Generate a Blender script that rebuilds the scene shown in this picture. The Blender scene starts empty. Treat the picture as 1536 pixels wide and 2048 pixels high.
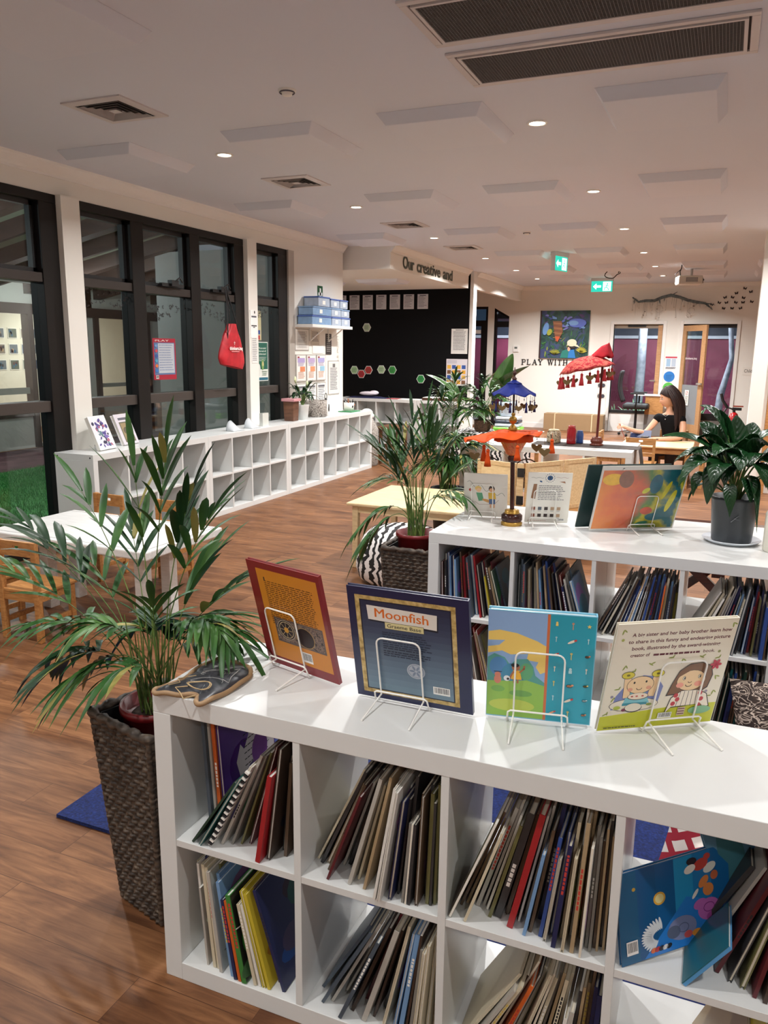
import bpy, bmesh, math, random
from math import sin, cos, pi, radians, sqrt, tan, atan2
from mathutils import Vector, Matrix, Euler
random.seed(7)
R = radians
scene = bpy.context.scene
col = scene.collection
# ------------------------------------------------------------------ camera
CAMH, CYAW, CPITCH, CROLL, FPX = 1.604, 0.4031, 0.2034, 0.0109, 1568.93
_f = Vector((-sin(CYAW)*cos(CPITCH), cos(CYAW)*cos(CPITCH), -sin(CPITCH)))
_r0 = Vector((cos(CYAW), sin(CYAW), 0)); _u0 = _r0.cross(_f)
_r = _r0*cos(CROLL) + _u0*sin(CROLL); _u = -_r0*sin(CROLL) + _u0*cos(CROLL)
cd = bpy.data.cameras.new('camera'); cam = bpy.data.objects.new('camera', cd); col.objects.link(cam)
cam.matrix_world = Matrix(((_r.x, _u.x, -_f.x, 0), (_r.y, _u.y, -_f.y, 0), (_r.z, _u.z, -_f.z, CAMH), (0, 0, 0, 1)))
cd.sensor_fit = 'VERTICAL'; cd.sensor_height = 24.0; cd.sensor_width = 18.0
cd.lens = FPX/2048*24.0; cd.clip_start = 0.05; cd.clip_end = 200
scene.camera = cam
# ------------------------------------------------------------------ world, exposure
scene.view_settings.view_transform = 'Standard'; scene.view_settings.look = 'None'
scene.view_settings.gamma = 1.0; scene.view_settings.use_curve_mapping = False
scene.view_settings.exposure = 0.0
W = bpy.data.worlds.new('dusk_sky'); scene.world = W; W.use_nodes = True
_bg = W.node_tree.nodes['Background']; _bg.inputs[0].default_value = (0.42, 0.58, 0.85, 1); _bg.inputs[1].default_value = 0.42
LIGHT_W = 34.0
LIGHT_COL = (1.0, 0.985, 0.965)
LIGHT_X = (-3.4, -1.17, 1.06)
LIGHT_Y = (-1.55, 0.65, 2.83, 5.02, 7.21, 9.43, 11.68, 13.55, 15.18)
LIGHT_K = (0.6, 0.55, 0.8, 1.0, 1.25, 1.6, 2.1, 2.3, 2.3)   # near downlights dimmed, far ones full
CEIL = 2.95
# ------------------------------------------------------------------ materials
def lin(c):
    c = c/255.0
    return c/12.92 if c <= 0.04045 else ((c+0.055)/1.055)**2.4
def rgb(*c): return (lin(c[0]), lin(c[1]), lin(c[2]), 1.0)
_mc = {}
def newmat(name):
    m = bpy.data.materials.new(name); m.use_nodes = True
    nt = m.node_tree; b = nt.nodes['Principled BSDF']
    return m, nt, b
def C(c, rough=0.55, metal=0.0, spec=0.5, vary=0.06, scale=9.0, bump=0.0, coat=0.0, emit=0.0, trans=0.0, sss=0.0):
    """procedural paint/plastic/paper colour with a slight noise variation"""
    key = (tuple(c), rough, metal, spec, vary, scale, bump, coat, emit, trans, sss)
    if key in _mc: return _mc[key]
    m, nt, b = newmat('surface_%d_%d_%d' % tuple(int(x) for x in c[:3]))
    base = rgb(*c)
    b.inputs['Roughness'].default_value = rough; b.inputs['Metallic'].default_value = metal
    b.inputs['Specular IOR Level'].default_value = spec
    if coat: b.inputs['Coat Weight'].default_value = coat; b.inputs['Coat Roughness'].default_value = 0.12
    if trans: b.inputs['Transmission Weight'].default_value = trans
    tc = nt.nodes.new('ShaderNodeTexCoord'); n = nt.nodes.new('ShaderNodeTexNoise')
    n.inputs['Scale'].default_value = scale; n.inputs['Detail'].default_value = 3
    nt.links.new(tc.outputs['Object'], n.inputs['Vector'])
    mx = nt.nodes.new('ShaderNodeMix'); mx.data_type = 'RGBA'
    mx.inputs[6].default_value = tuple(x*(1-vary) for x in base[:3])+(1,)
    mx.inputs[7].default_value = tuple(min(1, x*(1+vary)) for x in base[:3])+(1,)
    nt.links.new(n.outputs['Fac'], mx.inputs[0]); nt.links.new(mx.outputs[2], b.inputs['Base Color'])
    if emit:
        nt.links.new(mx.outputs[2], b.inputs['Emission Color']); b.inputs['Emission Strength'].default_value = emit
    if bump:
        bp = nt.nodes.new('ShaderNodeBump'); bp.inputs['Strength'].default_value = bump; bp.inputs['Distance'].default_value = 0.002
        n2 = nt.nodes.new('ShaderNodeTexNoise'); n2.inputs['Scale'].default_value = scale*14; nt.links.new(tc.outputs['Object'], n2.inputs['Vector'])
        nt.links.new(n2.outputs['Fac'], bp.inputs['Height']); nt.links.new(bp.outputs['Normal'], b.inputs['Normal'])
    _mc[key] = m
    return m
def ramp(nt, stops, interp='LINEAR'):
    r = nt.nodes.new('ShaderNodeValToRGB'); r.color_ramp.interpolation = interp
    el = r.color_ramp.elements
    while len(el) < len(stops): el.new(0.5)
    for e, (p, c) in zip(el, stops): e.position = p; e.color = rgb(*c)
    return r
def texco(nt, scale=(1, 1, 1), rot=(0, 0, 0), kind='Object'):
    tc = nt.nodes.new('ShaderNodeTexCoord'); mp = nt.nodes.new('ShaderNodeMapping')
    mp.inputs['Scale'].default_value = scale; mp.inputs['Rotation'].default_value = rot
    nt.links.new(tc.outputs[kind], mp.inputs['Vector']); return mp
def wood(name, stops, scale=(1, 14, 14), rough=0.45, nscale=4.0, coat=0.0, rot=(0, 0, 0)):
    if name in _mc: return _mc[name]
    m, nt, b = newmat(name); mp = texco(nt, scale, rot)
    n = nt.nodes.new('ShaderNodeTexNoise'); n.inputs['Scale'].default_value = nscale; n.inputs['Detail'].default_value = 6; n.inputs['Distortion'].default_value = 0.6
    nt.links.new(mp.outputs[0], n.inputs['Vector']); r = ramp(nt, stops); nt.links.new(n.outputs['Fac'], r.inputs[0])
    nt.links.new(r.outputs[0], b.inputs['Base Color']); b.inputs['Roughness'].default_value = rough
    if coat: b.inputs['Coat Weight'].default_value = coat
    _mc[name] = m; return m
def noise_mat(name, stops, scale=5.0, rough=0.6, detail=4, dist=0.0, interp='LINEAR', mscale=(1, 1, 1), bump=0.0, spec=0.5, coat=0.0, kind='noise'):
    if name in _mc: return _mc[name]
    m, nt, b = newmat(name); mp = texco(nt, mscale)
    if kind == 'wave':
        n = nt.nodes.new('ShaderNodeTexWave'); n.inputs['Scale'].default_value = scale; n.inputs['Distortion'].default_value = dist
        n.inputs['Detail'].default_value = detail; n.inputs['Detail Scale'].default_value = 1.2
    elif kind == 'voronoi':
        n = nt.nodes.new('ShaderNodeTexVoronoi'); n.inputs['Scale'].default_value = scale
    else:
        n = nt.nodes.new('ShaderNodeTexNoise'); n.inputs['Scale'].default_value = scale; n.inputs['Detail'].default_value = detail; n.inputs['Distortion'].default_value = dist
    nt.links.new(mp.outputs[0], n.inputs['Vector']); r = ramp(nt, stops, interp)
    nt.links.new(n.outputs['Distance' if kind == 'voronoi' else 'Fac'], r.inputs[0])
    nt.links.new(r.outputs[0], b.inputs['Base Color']); b.inputs['Roughness'].default_value = rough; b.inputs['Specular IOR Level'].default_value = spec
    if coat: b.inputs['Coat Weight'].default_value = coat
    if bump:
        bp = nt.nodes.new('ShaderNodeBump'); bp.inputs['Strength'].default_value = bump; bp.inputs['Distance'].default_value = 0.003
        nt.links.new(n.outputs['Distance' if kind == 'voronoi' else 'Fac'], bp.inputs['Height']); nt.links.new(bp.outputs['Normal'], b.inputs['Normal'])
    _mc[name] = m; return m
def floor_mat():
    m, nt, b = newmat('vinyl_plank_floor')
    tc = nt.nodes.new('ShaderNodeTexCoord')
    br = nt.nodes.new('ShaderNodeTexBrick'); br.offset = 0.37; br.inputs['Scale'].default_value = 1.0
    br.inputs['Brick Width'].default_value = 0.92; br.inputs['Row Height'].default_value = 0.152
    br.inputs['Mortar Size'].default_value = 0.0012; br.inputs['Mortar Smooth'].default_value = 0.6
    br.inputs['Color1'].default_value = (0, 0, 0, 1); br.inputs['Color2'].default_value = (1, 1, 1, 1); br.inputs['Mortar'].default_value = (0.3, 0.3, 0.3, 1)
    nt.links.new(tc.outputs['Object'], br.inputs['Vector'])
    # a different grain offset for every plank
    mp = nt.nodes.new('ShaderNodeMapping'); mp.inputs['Scale'].default_value = (1.3, 13, 1)
    va = nt.nodes.new('ShaderNodeVectorMath'); va.operation = 'MULTIPLY_ADD'; va.inputs[1].default_value = (3.1, 7.7, 5.0)
    nt.links.new(br.outputs['Color'], va.inputs[0]); nt.links.new(tc.outputs['Object'], va.inputs[2]); nt.links.new(va.outputs[0], mp.inputs['Vector'])
    n1 = nt.nodes.new('ShaderNodeTexNoise'); n1.inputs['Scale'].default_value = 2.6; n1.inputs['Detail'].default_value = 7; n1.inputs['Roughness'].default_value = 0.62; n1.inputs['Distortion'].default_value = 0.9
    nt.links.new(mp.outputs[0], n1.inputs['Vector'])
    mp2 = nt.nodes.new('ShaderNodeMapping'); mp2.inputs['Scale'].default_value = (1.2, 3.4, 1); nt.links.new(va.outputs[0], mp2.inputs['Vector'])
    n2 = nt.nodes.new('ShaderNodeTexNoise'); n2.inputs['Scale'].default_value = 2.2; n2.inputs['Detail'].default_value = 3; nt.links.new(mp2.outputs[0], n2.inputs['Vector'])
    r1 = ramp(nt, [(0.25, (92, 62, 42)), (0.45, (132, 92, 62)), (0.60, (152, 109, 75)), (0.8, (170, 127, 90))]); nt.links.new(n1.outputs['Fac'], r1.inputs[0])
    r2 = ramp(nt, [(0.30, (176, 158, 148)), (0.52, (232, 224, 216)), (0.7, (255, 248, 240))]); nt.links.new(n2.outputs['Fac'], r2.inputs[0])
    mu = nt.nodes.new('ShaderNodeMix'); mu.data_type = 'RGBA'; mu.blend_type = 'MULTIPLY'; mu.inputs[0].default_value = 0.85
    nt.links.new(r1.outputs[0], mu.inputs[6]); nt.links.new(r2.outputs[0], mu.inputs[7])
    r3 = ramp(nt, [(0.0, (205, 196, 192)), (1.0, (255, 255, 255))]); nt.links.new(br.outputs['Color'], r3.inputs[0])
    mu2 = nt.nodes.new('ShaderNodeMix'); mu2.data_type = 'RGBA'; mu2.blend_type = 'MULTIPLY'; mu2.inputs[0].default_value = 0.7
    nt.links.new(mu.outputs[2], mu2.inputs[6]); nt.links.new(r3.outputs[0], mu2.inputs[7])
    mr = nt.nodes.new('ShaderNodeMix'); mr.data_type = 'RGBA'; mr.blend_type = 'MULTIPLY'
    nt.links.new(br.outputs['Fac'], mr.inputs[0]); nt.links.new(mu2.outputs[2], mr.inputs[6]); mr.inputs[7].default_value = (0.35, 0.3, 0.28, 1)
    nt.links.new(mr.outputs[2], b.inputs['Base Color'])
    b.inputs['Roughness'].default_value = 0.45; b.inputs['Specular IOR Level'].default_value = 0.28
    bp = nt.nodes.new('ShaderNodeBump'); bp.inputs['Strength'].default_value = 0.12; bp.inputs['Distance'].default_value = 0.002
    nt.links.new(n1.outputs['Fac'], bp.inputs['Height']); nt.links.new(bp.outputs['Normal'], b.inputs['Normal'])
    return m
def glass_mat(name='window_glass', tint=(0.86, 0.9, 0.88), refl=0.035):
    if name in _mc: return _mc[name]
    m = bpy.data.materials.new(name); m.use_nodes = True; nt = m.node_tree; nt.nodes.clear()
    o = nt.nodes.new('ShaderNodeOutputMaterial'); t = nt.nodes.new('ShaderNodeBsdfTransparent'); t.inputs[0].default_value = tint+(1,)
    g = nt.nodes.new('ShaderNodeBsdfGlossy'); g.inputs['Roughness'].default_value = 0.02
    fr = nt.nodes.new('ShaderNodeLayerWeight'); pw = nt.nodes.new('ShaderNodeMath'); pw.operation = 'POWER'; pw.inputs[1].default_value = 4.0
    ad = nt.nodes.new('ShaderNodeMath'); ad.operation = 'ADD'; ad.inputs[1].default_value = refl; ad.use_clamp = True
    mx = nt.nodes.new('ShaderNodeMixShader')
    nt.links.new(fr.outputs['Facing'], pw.inputs[0]); nt.links.new(pw.outputs[0], ad.inputs[0]); nt.links.new(ad.outputs[0], mx.inputs[0])
    nt.links.new(t.outputs[0], mx.inputs[1]); nt.links.new(g.outputs[0], mx.inputs[2]); nt.links.new(mx.outputs[0], o.inputs[0])
    _mc[name] = m; return m
def emis(name, c, s):
    if name in _mc: return _mc[name]
    m, nt, b = newmat(name); b.inputs['Base Color'].default_value = rgb(*c); b.inputs['Emission Color'].default_value = rgb(*c); b.inputs['Emission Strength'].default_value = s
    _mc[name] = m; return m
WHITE = C((219, 221, 220), 0.28, vary=0.015, spec=0.5)          # lacquered shelf board
PAINT = C((232, 229, 222), 0.7, vary=0.012, scale=2)            # wall paint
CEILM = C((214, 218, 229), 0.85, vary=0.012, scale=1.5)
TRIMW = C((232, 230, 226), 0.5, vary=0.01)
PANELW = C((216, 219, 229), 0.8, vary=0.01)
BLACK = C((26, 26, 28), 0.45)
DARKFR = C((21, 17, 15), 0.5, vary=0.08, spec=0.3)                       # window frames
WIRE = C((244, 243, 238), 0.35, vary=0.01)
BIRCH = wood('birch_wood', [(0.3, (198, 166, 122)), (0.6, (216, 186, 142)), (0.8, (226, 199, 158))], (3, 22, 22))
PINE = wood('oiled_pine_wood', [(0.3, (158, 104, 56)), (0.55, (184, 130, 74)), (0.8, (200, 148, 92))], (4, 22, 22), rot=(0, R(90), 0))
MAPLE = wood('pale_maple_wood', [(0.3, (210, 182, 138)), (0.6, (226, 200, 156)), (0.85, (233, 211, 170))], (2, 16, 16))
DARKW = wood('dark_red_wood', [(0.3, (46, 18, 14)), (0.6, (66, 28, 20)), (0.85, (84, 40, 28))], (3, 14, 14), rough=0.25)
PAPER = C((238, 236, 230), 0.7, vary=0.03)
INK = C((34, 34, 38), 0.6)
SOFTINK = C((96, 96, 104), 0.7)
# ------------------------------------------------------------------ mesh builder
_tc = {}
def text_geo(s, bold=0.0):
    k = (s, bold)
    if k in _tc: return _tc[k]
    cu = bpy.data.curves.new('glyphs', 'FONT'); cu.body = s; cu.size = 1.0; cu.resolution_u = 3; cu.offset = bold; cu.fill_mode = 'FRONT'
    ob = bpy.data.objects.new('glyphs', cu); col.objects.link(ob); bpy.context.view_layer.update()
    dg = bpy.context.evaluated_depsgraph_get(); ev = ob.evaluated_get(dg); me = ev.to_mesh()
    vs = [(v.co.x, v.co.y) for v in me.vertices]; fs = [tuple(p.vertices) for p in me.polygons]
    ev.to_mesh_clear(); bpy.data.objects.remove(ob); bpy.data.curves.remove(cu)
    _tc[k] = (vs, fs); return _tc[k]
class MB:
    def __init__(s, M=None): s.v = []; s.f = []; s.m = []; s.sm = []; s.mats = []; s.M = M
    def mi(s, m):
        if m not in s.mats: s.mats.append(m)
        return s.mats.index(m)
    def add(s, vs, fs, m, smooth=False, M=None):
        o = len(s.v)
        T = M if M is not None else s.M
        for v in vs:
            v = Vector(v)
            s.v.append(tuple(T @ v) if T is not None else tuple(v))
        k = s.mi(m)
        for f in fs: s.f.append(tuple(i+o for i in f)); s.m.append(k); s.sm.append(smooth)
        return s
    def box(s, a, b, m, M=None):
        x0, y0, z0 = a; x1, y1, z1 = b
        vs = [(x0, y0, z0), (x1, y0, z0), (x1, y1, z0), (x0, y1, z0), (x0, y0, z1), (x1, y0, z1), (x1, y1, z1), (x0, y1, z1)]
        return s.add(vs, [(0, 3, 2, 1), (4, 5, 6, 7), (0, 1, 5, 4), (1, 2, 6, 5), (2, 3, 7, 6), (3, 0, 4, 7)], m, False, M)
    def frustum(s, a0, b0, a1, b1, z0, z1, m):
        vs = [(a0[0], a0[1], z0), (b0[0], a0[1], z0), (b0[0], b0[1], z0), (a0[0], b0[1], z0), (a1[0], a1[1], z1), (b1[0], a1[1], z1), (b1[0], b1[1], z1), (a1[0], b1[1], z1)]
        return s.add(vs, [(0, 3, 2, 1), (4, 5, 6, 7), (0, 1, 5, 4), (1, 2, 6, 5), (2, 3, 7, 6), (3, 0, 4, 7)], m)
    def prism(s, pts, z0, z1, m, M=None, smooth=False):
        n = len(pts); vs = [(p[0], p[1], z0) for p in pts]+[(p[0], p[1], z1) for p in pts]
        fs = [tuple(range(n-1, -1, -1)), tuple(range(n, 2*n))]
        s.add(vs, fs, m, False, M)
        return s.add(vs, [(i, (i+1) % n, (i+1) % n+n, i+n) for i in range(n)], m, smooth, M)
    def tube(s, pts, r, m, seg=6, cap=True, flat=None):
        pts = [Vector(p) for p in pts]; n = len(pts)
        rr = r if isinstance(r, (list, tuple)) else [r]*n
        vs = []; fs = []; up = None
        for i, p in enumerate(pts):
            d = (pts[min(i+1, n-1)]-pts[max(i-1, 0)])
            if d.length < 1e-9: d = Vector((0, 0, 1))
            d.normalize()
            if up is None: up = Vector((0, 0, 1)) if abs(d.z) < 0.9 else Vector((1, 0, 0))
            a = d.cross(up)
            if a.length < 1e-6: a = d.cross(Vector((0, 1, 0)))
            a.normalize(); b = a.cross(d).normalized(); up = b
            for k in range(seg):
                t = 2*pi*k/seg; fl = flat if flat else 1.0
                vs.append(p+a*cos(t)*rr[i]+b*sin(t)*rr[i]*fl)
        for i in range(n-1):
            for k in range(seg):
                k2 = (k+1) % seg; fs.append((i*seg+k, i*seg+k2, (i+1)*seg+k2, (i+1)*seg+k))
        s.add(vs, fs, m, seg > 4)
        if cap: s.add(vs[:seg], [tuple(range(seg))], m); s.add(vs[-seg:], [tuple(range(seg-1, -1, -1))], m)
        return s
    def lathe(s, prof, m, seg=24, c=(0, 0, 0), ax=None, smooth=True, wob=None):
        vs = []; fs = []; n = len(prof)
        for i, (r, z) in enumerate(prof):
            for k in range(seg):
                t = 2*pi*k/seg; q = r*(wob(t, i) if wob else 1)
                vs.append((c[0]+q*cos(t), c[1]+q*sin(t), c[2]+z))
        for i in range(n-1):
            for k in range(seg):
                k2 = (k+1) % seg; fs.append((i*seg+k, i*seg+k2, (i+1)*seg+k2, (i+1)*seg+k))
        s.add(vs, fs, m, smooth)
        if prof[0][0] > 1e-5: s.add(vs[:seg], [tuple(range(seg-1, -1, -1))], m)
        if prof[-1][0] > 1e-5: s.add(vs[-seg:], [tuple(range(seg))], m)
        return s
    def ball(s, c, r, m, seg=12, rings=8):
        rx, ry, rz = r if isinstance(r, (tuple, list)) else (r, r, r)
        vs = []; fs = []
        for i in range(rings+1):
            ph = pi*i/rings
            for k in range(seg):
                t = 2*pi*k/seg; vs.append((c[0]+rx*sin(ph)*cos(t), c[1]+ry*sin(ph)*sin(t), c[2]-rz*cos(ph)))
        for i in range(rings):
            for k in range(seg):
                k2 = (k+1) % seg; fs.append((i*seg+k, i*seg+k2, (i+1)*seg+k2, (i+1)*seg+k))
        return s.add(vs, fs, m, True)
    def sheet(s, fn, nu, nv, m, smooth=True, M=None):
        vs = [fn(i/nu, j/nv) for j in range(nv+1) for i in range(nu+1)]
        fs = [(j*(nu+1)+i, j*(nu+1)+i+1, (j+1)*(nu+1)+i+1, (j+1)*(nu+1)+i) for j in range(nv) for i in range(nu)]
        return s.add(vs, fs, m, smooth, M)
    def build(s, name, parent=None, bevel=0.0, solid=0.0, subd=0, **kw):
        me = bpy.data.meshes.new(name); me.from_pydata(s.v, [], s.f)
        for m in s.mats: me.materials.append(m)
        me.polygons.foreach_set('material_index', s.m); me.polygons.foreach_set('use_smooth', s.sm); me.update()
        ob = bpy.data.objects.new(name, me); col.objects.link(ob)
        if parent is not None: ob.parent = parent
        if solid: md = ob.modifiers.new('thickness', 'SOLIDIFY'); md.thickness = solid; md.offset = 0
        if bevel: md = ob.modifiers.new('bevel', 'BEVEL'); md.width = bevel; md.segments = 2; md.limit_method = 'ANGLE'
        if subd: md = ob.modifiers.new('subd', 'SUBSURF'); md.levels = subd; md.render_levels = subd
        for k, v in kw.items(): ob[k] = v
        return ob
def thing(name, label, cat, loc=(0, 0, 0), rz=0.0, group=None, rot=None):
    o = bpy.data.objects.new(name, None); col.objects.link(o); o.location = loc; o.empty_display_size = 0.05
    o.rotation_euler = rot if rot else (0, 0, rz); o['label'] = label; o['category'] = cat
    if group: o['group'] = group
    return o
def tag(o, label, cat, group=None, kind=None):
    o['label'] = label; o['category'] = cat
    if group: o['group'] = group
    if kind: o['kind'] = kind
    return o
def struct(o): o['kind'] = 'structure'; return o
class Art:
    """flat print on a face: origin o, in-plane axes ux, uy; each layer lies a hair above the last"""
    def __init__(s, mb, o, ux, uy, gap=0.00006):
        s.mb = mb; s.o = Vector(o); s.ux = Vector(ux).normalized(); s.uy = Vector(uy).normalized(); s.n = s.ux.cross(s.uy); s.k = 0; s.g = gap
    def P(s, u, v): return s.o+s.ux*u+s.uy*v+s.n*(s.g*(s.k+1))
    def poly(s, pts, m, up=True):
        s.mb.add([s.P(*p) for p in pts], [tuple(range(len(pts)))], m)
        if up: s.k += 1
        return s
    def rect(s, a, b, c, d, m, up=True): return s.poly([(a, b), (c, b), (c, d), (a, d)], m, up)
    def ell(s, cu, cv, ru, rv, m, rot=0.0, seg=20, up=True):
        return s.poly([(cu+ru*cos(t)*cos(rot)-rv*sin(t)*sin(rot), cv+ru*cos(t)*sin(rot)+rv*sin(t)*cos(rot)) for t in [2*pi*i/seg for i in range(seg)]], m, up)
    def line(s, pts, w, m, up=True):
        for a, b in zip(pts, pts[1:]):
            dx, dy = b[0]-a[0], b[1]-a[1]; l = sqrt(dx*dx+dy*dy) or 1; nx, ny = -dy/l*w/2, dx/l*w/2
            ex, ey = dx/l*w*0.3, dy/l*w*0.3
            s.mb.add([s.P(a[0]+nx-ex, a[1]+ny-ey), s.P(a[0]-nx-ex, a[1]-ny-ey), s.P(b[0]-nx+ex, b[1]-ny+ey), s.P(b[0]+nx+ex, b[1]+ny+ey)], [(0, 1, 2, 3)], m)
        if up: s.k += 1
        return s
    def ring(s, cu, cv, ru, rv, w, m, seg=20, a0=0, a1=2*pi):
        return s.line([(cu+ru*cos(a0+(a1-a0)*i/seg), cv+rv*sin(a0+(a1-a0)*i/seg)) for i in range(seg+1)], w, m)
    def text(s, t, u, v, h, m, align='l', bold=0.0, wid=None, rot=0.0):
        vs, fs = text_geo(t, bold)
        if not vs: return s
        x0 = min(p[0] for p in vs); x1 = max(p[0] for p in vs); sc = h/0.7
        sx = (wid/(x1-x0)) if wid else sc
        off = {'l': -x0, 'c': -(x0+x1)/2, 'r': -x1}[align]
        q = []
        for x, y in vs:
            a, b = (x+off)*sx, y*sc
            q.append(s.P(u+a*cos(rot)-b*sin(rot), v+a*sin(rot)+b*cos(rot)))
        s.mb.add(q, fs, m); s.k += 1; return s
    def para(s, u0, v0, u1, n, dv, m, th=None, rag=0.2, seed=1):
        """rows of tiny word blocks: print too small to read"""
        rd = random.Random(seed); th = th or dv*0.42
        for i in range(n):
            v = v0-i*dv; end = u1-(u1-u0)*rag*rd.random(); u = u0
            while u < end:
                w = (u1-u0)*rd.uniform(0.04, 0.13); w = min(w, end-u)
                if w > 0: s.mb.add([s.P(u, v), s.P(u+w, v), s.P(u+w, v+th), s.P(u, v+th)], [(0, 1, 2, 3)], m)
                u += w+(u1-u0)*0.018
        s.k += 1; return s
    def barcode(s, u, v, w, h):
        s.rect(u, v, u+w, v+h, C((240, 240, 238), 0.5)); rd = random.Random(3); x = u+w*0.08
        while x < u+w*0.9:
            b = w*rd.uniform(0.012, 0.04); s.mb.add([s.P(x, v+h*0.2), s.P(x+b, v+h*0.2), s.P(x+b, v+h*0.9), s.P(x, v+h*0.9)], [(0, 1, 2, 3)], INK); x += b+w*rd.uniform(0.015, 0.04)
        s.k += 1; return s
def place(mb_fn, name, parent=None, **kw):
    mb = MB(); mb_fn(mb); return mb.build(name, parent, **kw)
# ================================================================== SETTING
WX = -4.80; FY = 16.95
fl = MB(); fl.box((-4.95, -2.6, -0.1), (3.6, 17.1, 0), floor_mat()); fl.box((-7.75, 9.9, -0.1), (-4.95, 17.1, 0), fl.mats[0])
struct(fl.build('floor'))
c = MB(); c.box((-4.95, -2.6, CEIL), (3.6, 17.1, CEIL+0.1), CEILM); c.box((-7.75, 9.77, CEIL), (-4.95, 17.1, CEIL+0.1), CEILM); struct(c.build('ceiling'))
# left wall: header, columns, solid ends
w = MB()
w.box((-4.95, -2.6, 2.73), (WX, 8.41, CEIL), PAINT); w.box((-4.95, -2.6, 0), (WX, 1.9, 2.73), PAINT)
w.box((-4.95, 4.81, 0), (-4.74, 5.0, 2.73), PAINT); w.box((-4.95, 7.37, 0), (-4.74, 7.55, 2.73), PAINT)
w.box((-4.95, 8.41, 0), (WX, 9.77, CEIL), PAINT)
struct(w.build('wall_left'))
w = MB(); w.box((-4.95, 8.28, 0), (-4.77, 8.41, 2.73), C((176, 170, 162), 0.35, vary=0.03)); struct(w.build('trim_1'))
w = MB(); w.box((-7.75, 9.6, 0), (-4.95, 9.68, CEIL), C((150, 150, 150), .8)); w.box((-7.75, 9.68, 0), (-4.95, 9.77, CEIL), PAINT); w.box((-7.75, 9.77, 0), (-7.6, 17.1, CEIL), PAINT); struct(w.build('wall_alcove'))
w = MB(); w.box((-4.95, -2.75, 0), (3.6, -2.6, CEIL), PAINT); struct(w.build('wall_back'))
w = MB(); w.box((3.6, -2.75, 0), (3.75, 17.1, CEIL), PAINT); struct(w.build('wall_right'))
w = MB(); w.box((0.285, 10.1, 0), (0.47, 10.35, CEIL), PAINT); w.box((0.53, 10.15, 0), (3.6, 10.3, CEIL), PAINT); struct(w.build('wall_pillar'))
w = MB(); w.box((0.472, 10.06, 0), (0.528, 10.36, 2.95), PINE); struct(w.build('trim_2'))
# black feature wall with white end, bulkheads, beam
BW = C((15, 15, 17), 0.8, vary=0.1, scale=2, spec=0.15)
w = MB(); w.box((-7.6, 13.5, 0), (-4.17, 13.62, CEIL), BW); struct(w.build('wall_black'))
w = MB(); w.box((-4.17, 13.47, 0), (-4.11, 13.66, CEIL), TRIMW); struct(w.build('trim_3'))
w = MB(); w.box((-7.6, 9.85, 2.65), (-4.15, 13.28, CEIL), PAINT); bh = struct(w.build('ceiling_bulkhead'))
w = MB(); w.box((-4.22, 13.66, 2.66), (-4.12, FY, CEIL), PAINT); struct(w.build('ceiling_beam'))
# far wall with two doorways and the side glazing
w = MB()
def wallseg(x0, x1, z0, z1): w.box((x0, FY, z0), (x1, FY+0.15, z1), PAINT)
wallseg(-7.6, -5.45, 0, CEIL); wallseg(-5.45, -4.83, 2.55, CEIL); wallseg(-5.45, -4.83, 0, 0.1); wallseg(-4.83, -4.69, 0, CEIL)
wallseg(-4.69, -4.36, 2.52, CEIL); wallseg(-4.36, -2.17, 0, CEIL); wallseg(-2.17, -1.22, 2.17, CEIL); wallseg(-1.22, -0.84, 0, CEIL)
wallseg(-0.84, 0.13, 2.17, CEIL); wallseg(0.13, 3.6, 0, CEIL)
w.add([(-4.69, FY, 2.52), (-4.36, FY, 2.34), (-4.36, FY, 2.52), (-4.69, FY+.15, 2.52), (-4.36, FY+.15, 2.34), (-4.36, FY+.15, 2.52)], [(0, 1, 2), (3, 5, 4), (0, 3, 4, 1)], PAINT)
struct(w.build('wall_far'))
w = MB(); w.box((-4.36, FY-0.014, 0), (-2.25, FY, 0.10), TRIMW); w.box((-1.14, FY-0.014, 0), (-0.90, FY, 0.10), TRIMW); w.box((0.2, FY-0.014, 0), (3.6, FY, 0.10), TRIMW); struct(w.build('baseboard_far'))
# cornices (stepped coving)
def cove(mb, a, b, nx, ny):
    a = Vector(a+(0,)); b = Vector(b+(0,)); n = Vector((nx, ny, 0))
    prof = [(0, 2.855), (0.012, 2.855), (0.014, 2.872), (0.032, 2.886), (0.060, 2.925), (0.075, 2.935), (0.078, 2.95), (0, 2.95)]
    vs = [tuple(p+n*q+Vector((0, 0, z))) for p in (a, b) for q, z in prof]; k = len(prof)
    mb.add(vs, [(i, (i+1) % k, (i+1) % k+k, i+k) for i in range(k)]+[tuple(range(k)), tuple(range(2*k-1, k-1, -1))], TRIMW)
w = MB(); cove(w, (WX, -2.6), (WX, 9.77), 1, 0); struct(w.build('trim_4'))
w = MB(); cove(w, (-4.12, FY), (3.6, FY), 0, -1); struct(w.build('trim_5'))
w = MB(); cove(w, (-4.15, 9.85), (-4.15, 13.28), 1, 0); cove(w, (-4.12, 13.66), (-4.12, FY), 1, 0); struct(w.build('trim_6'))
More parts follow.
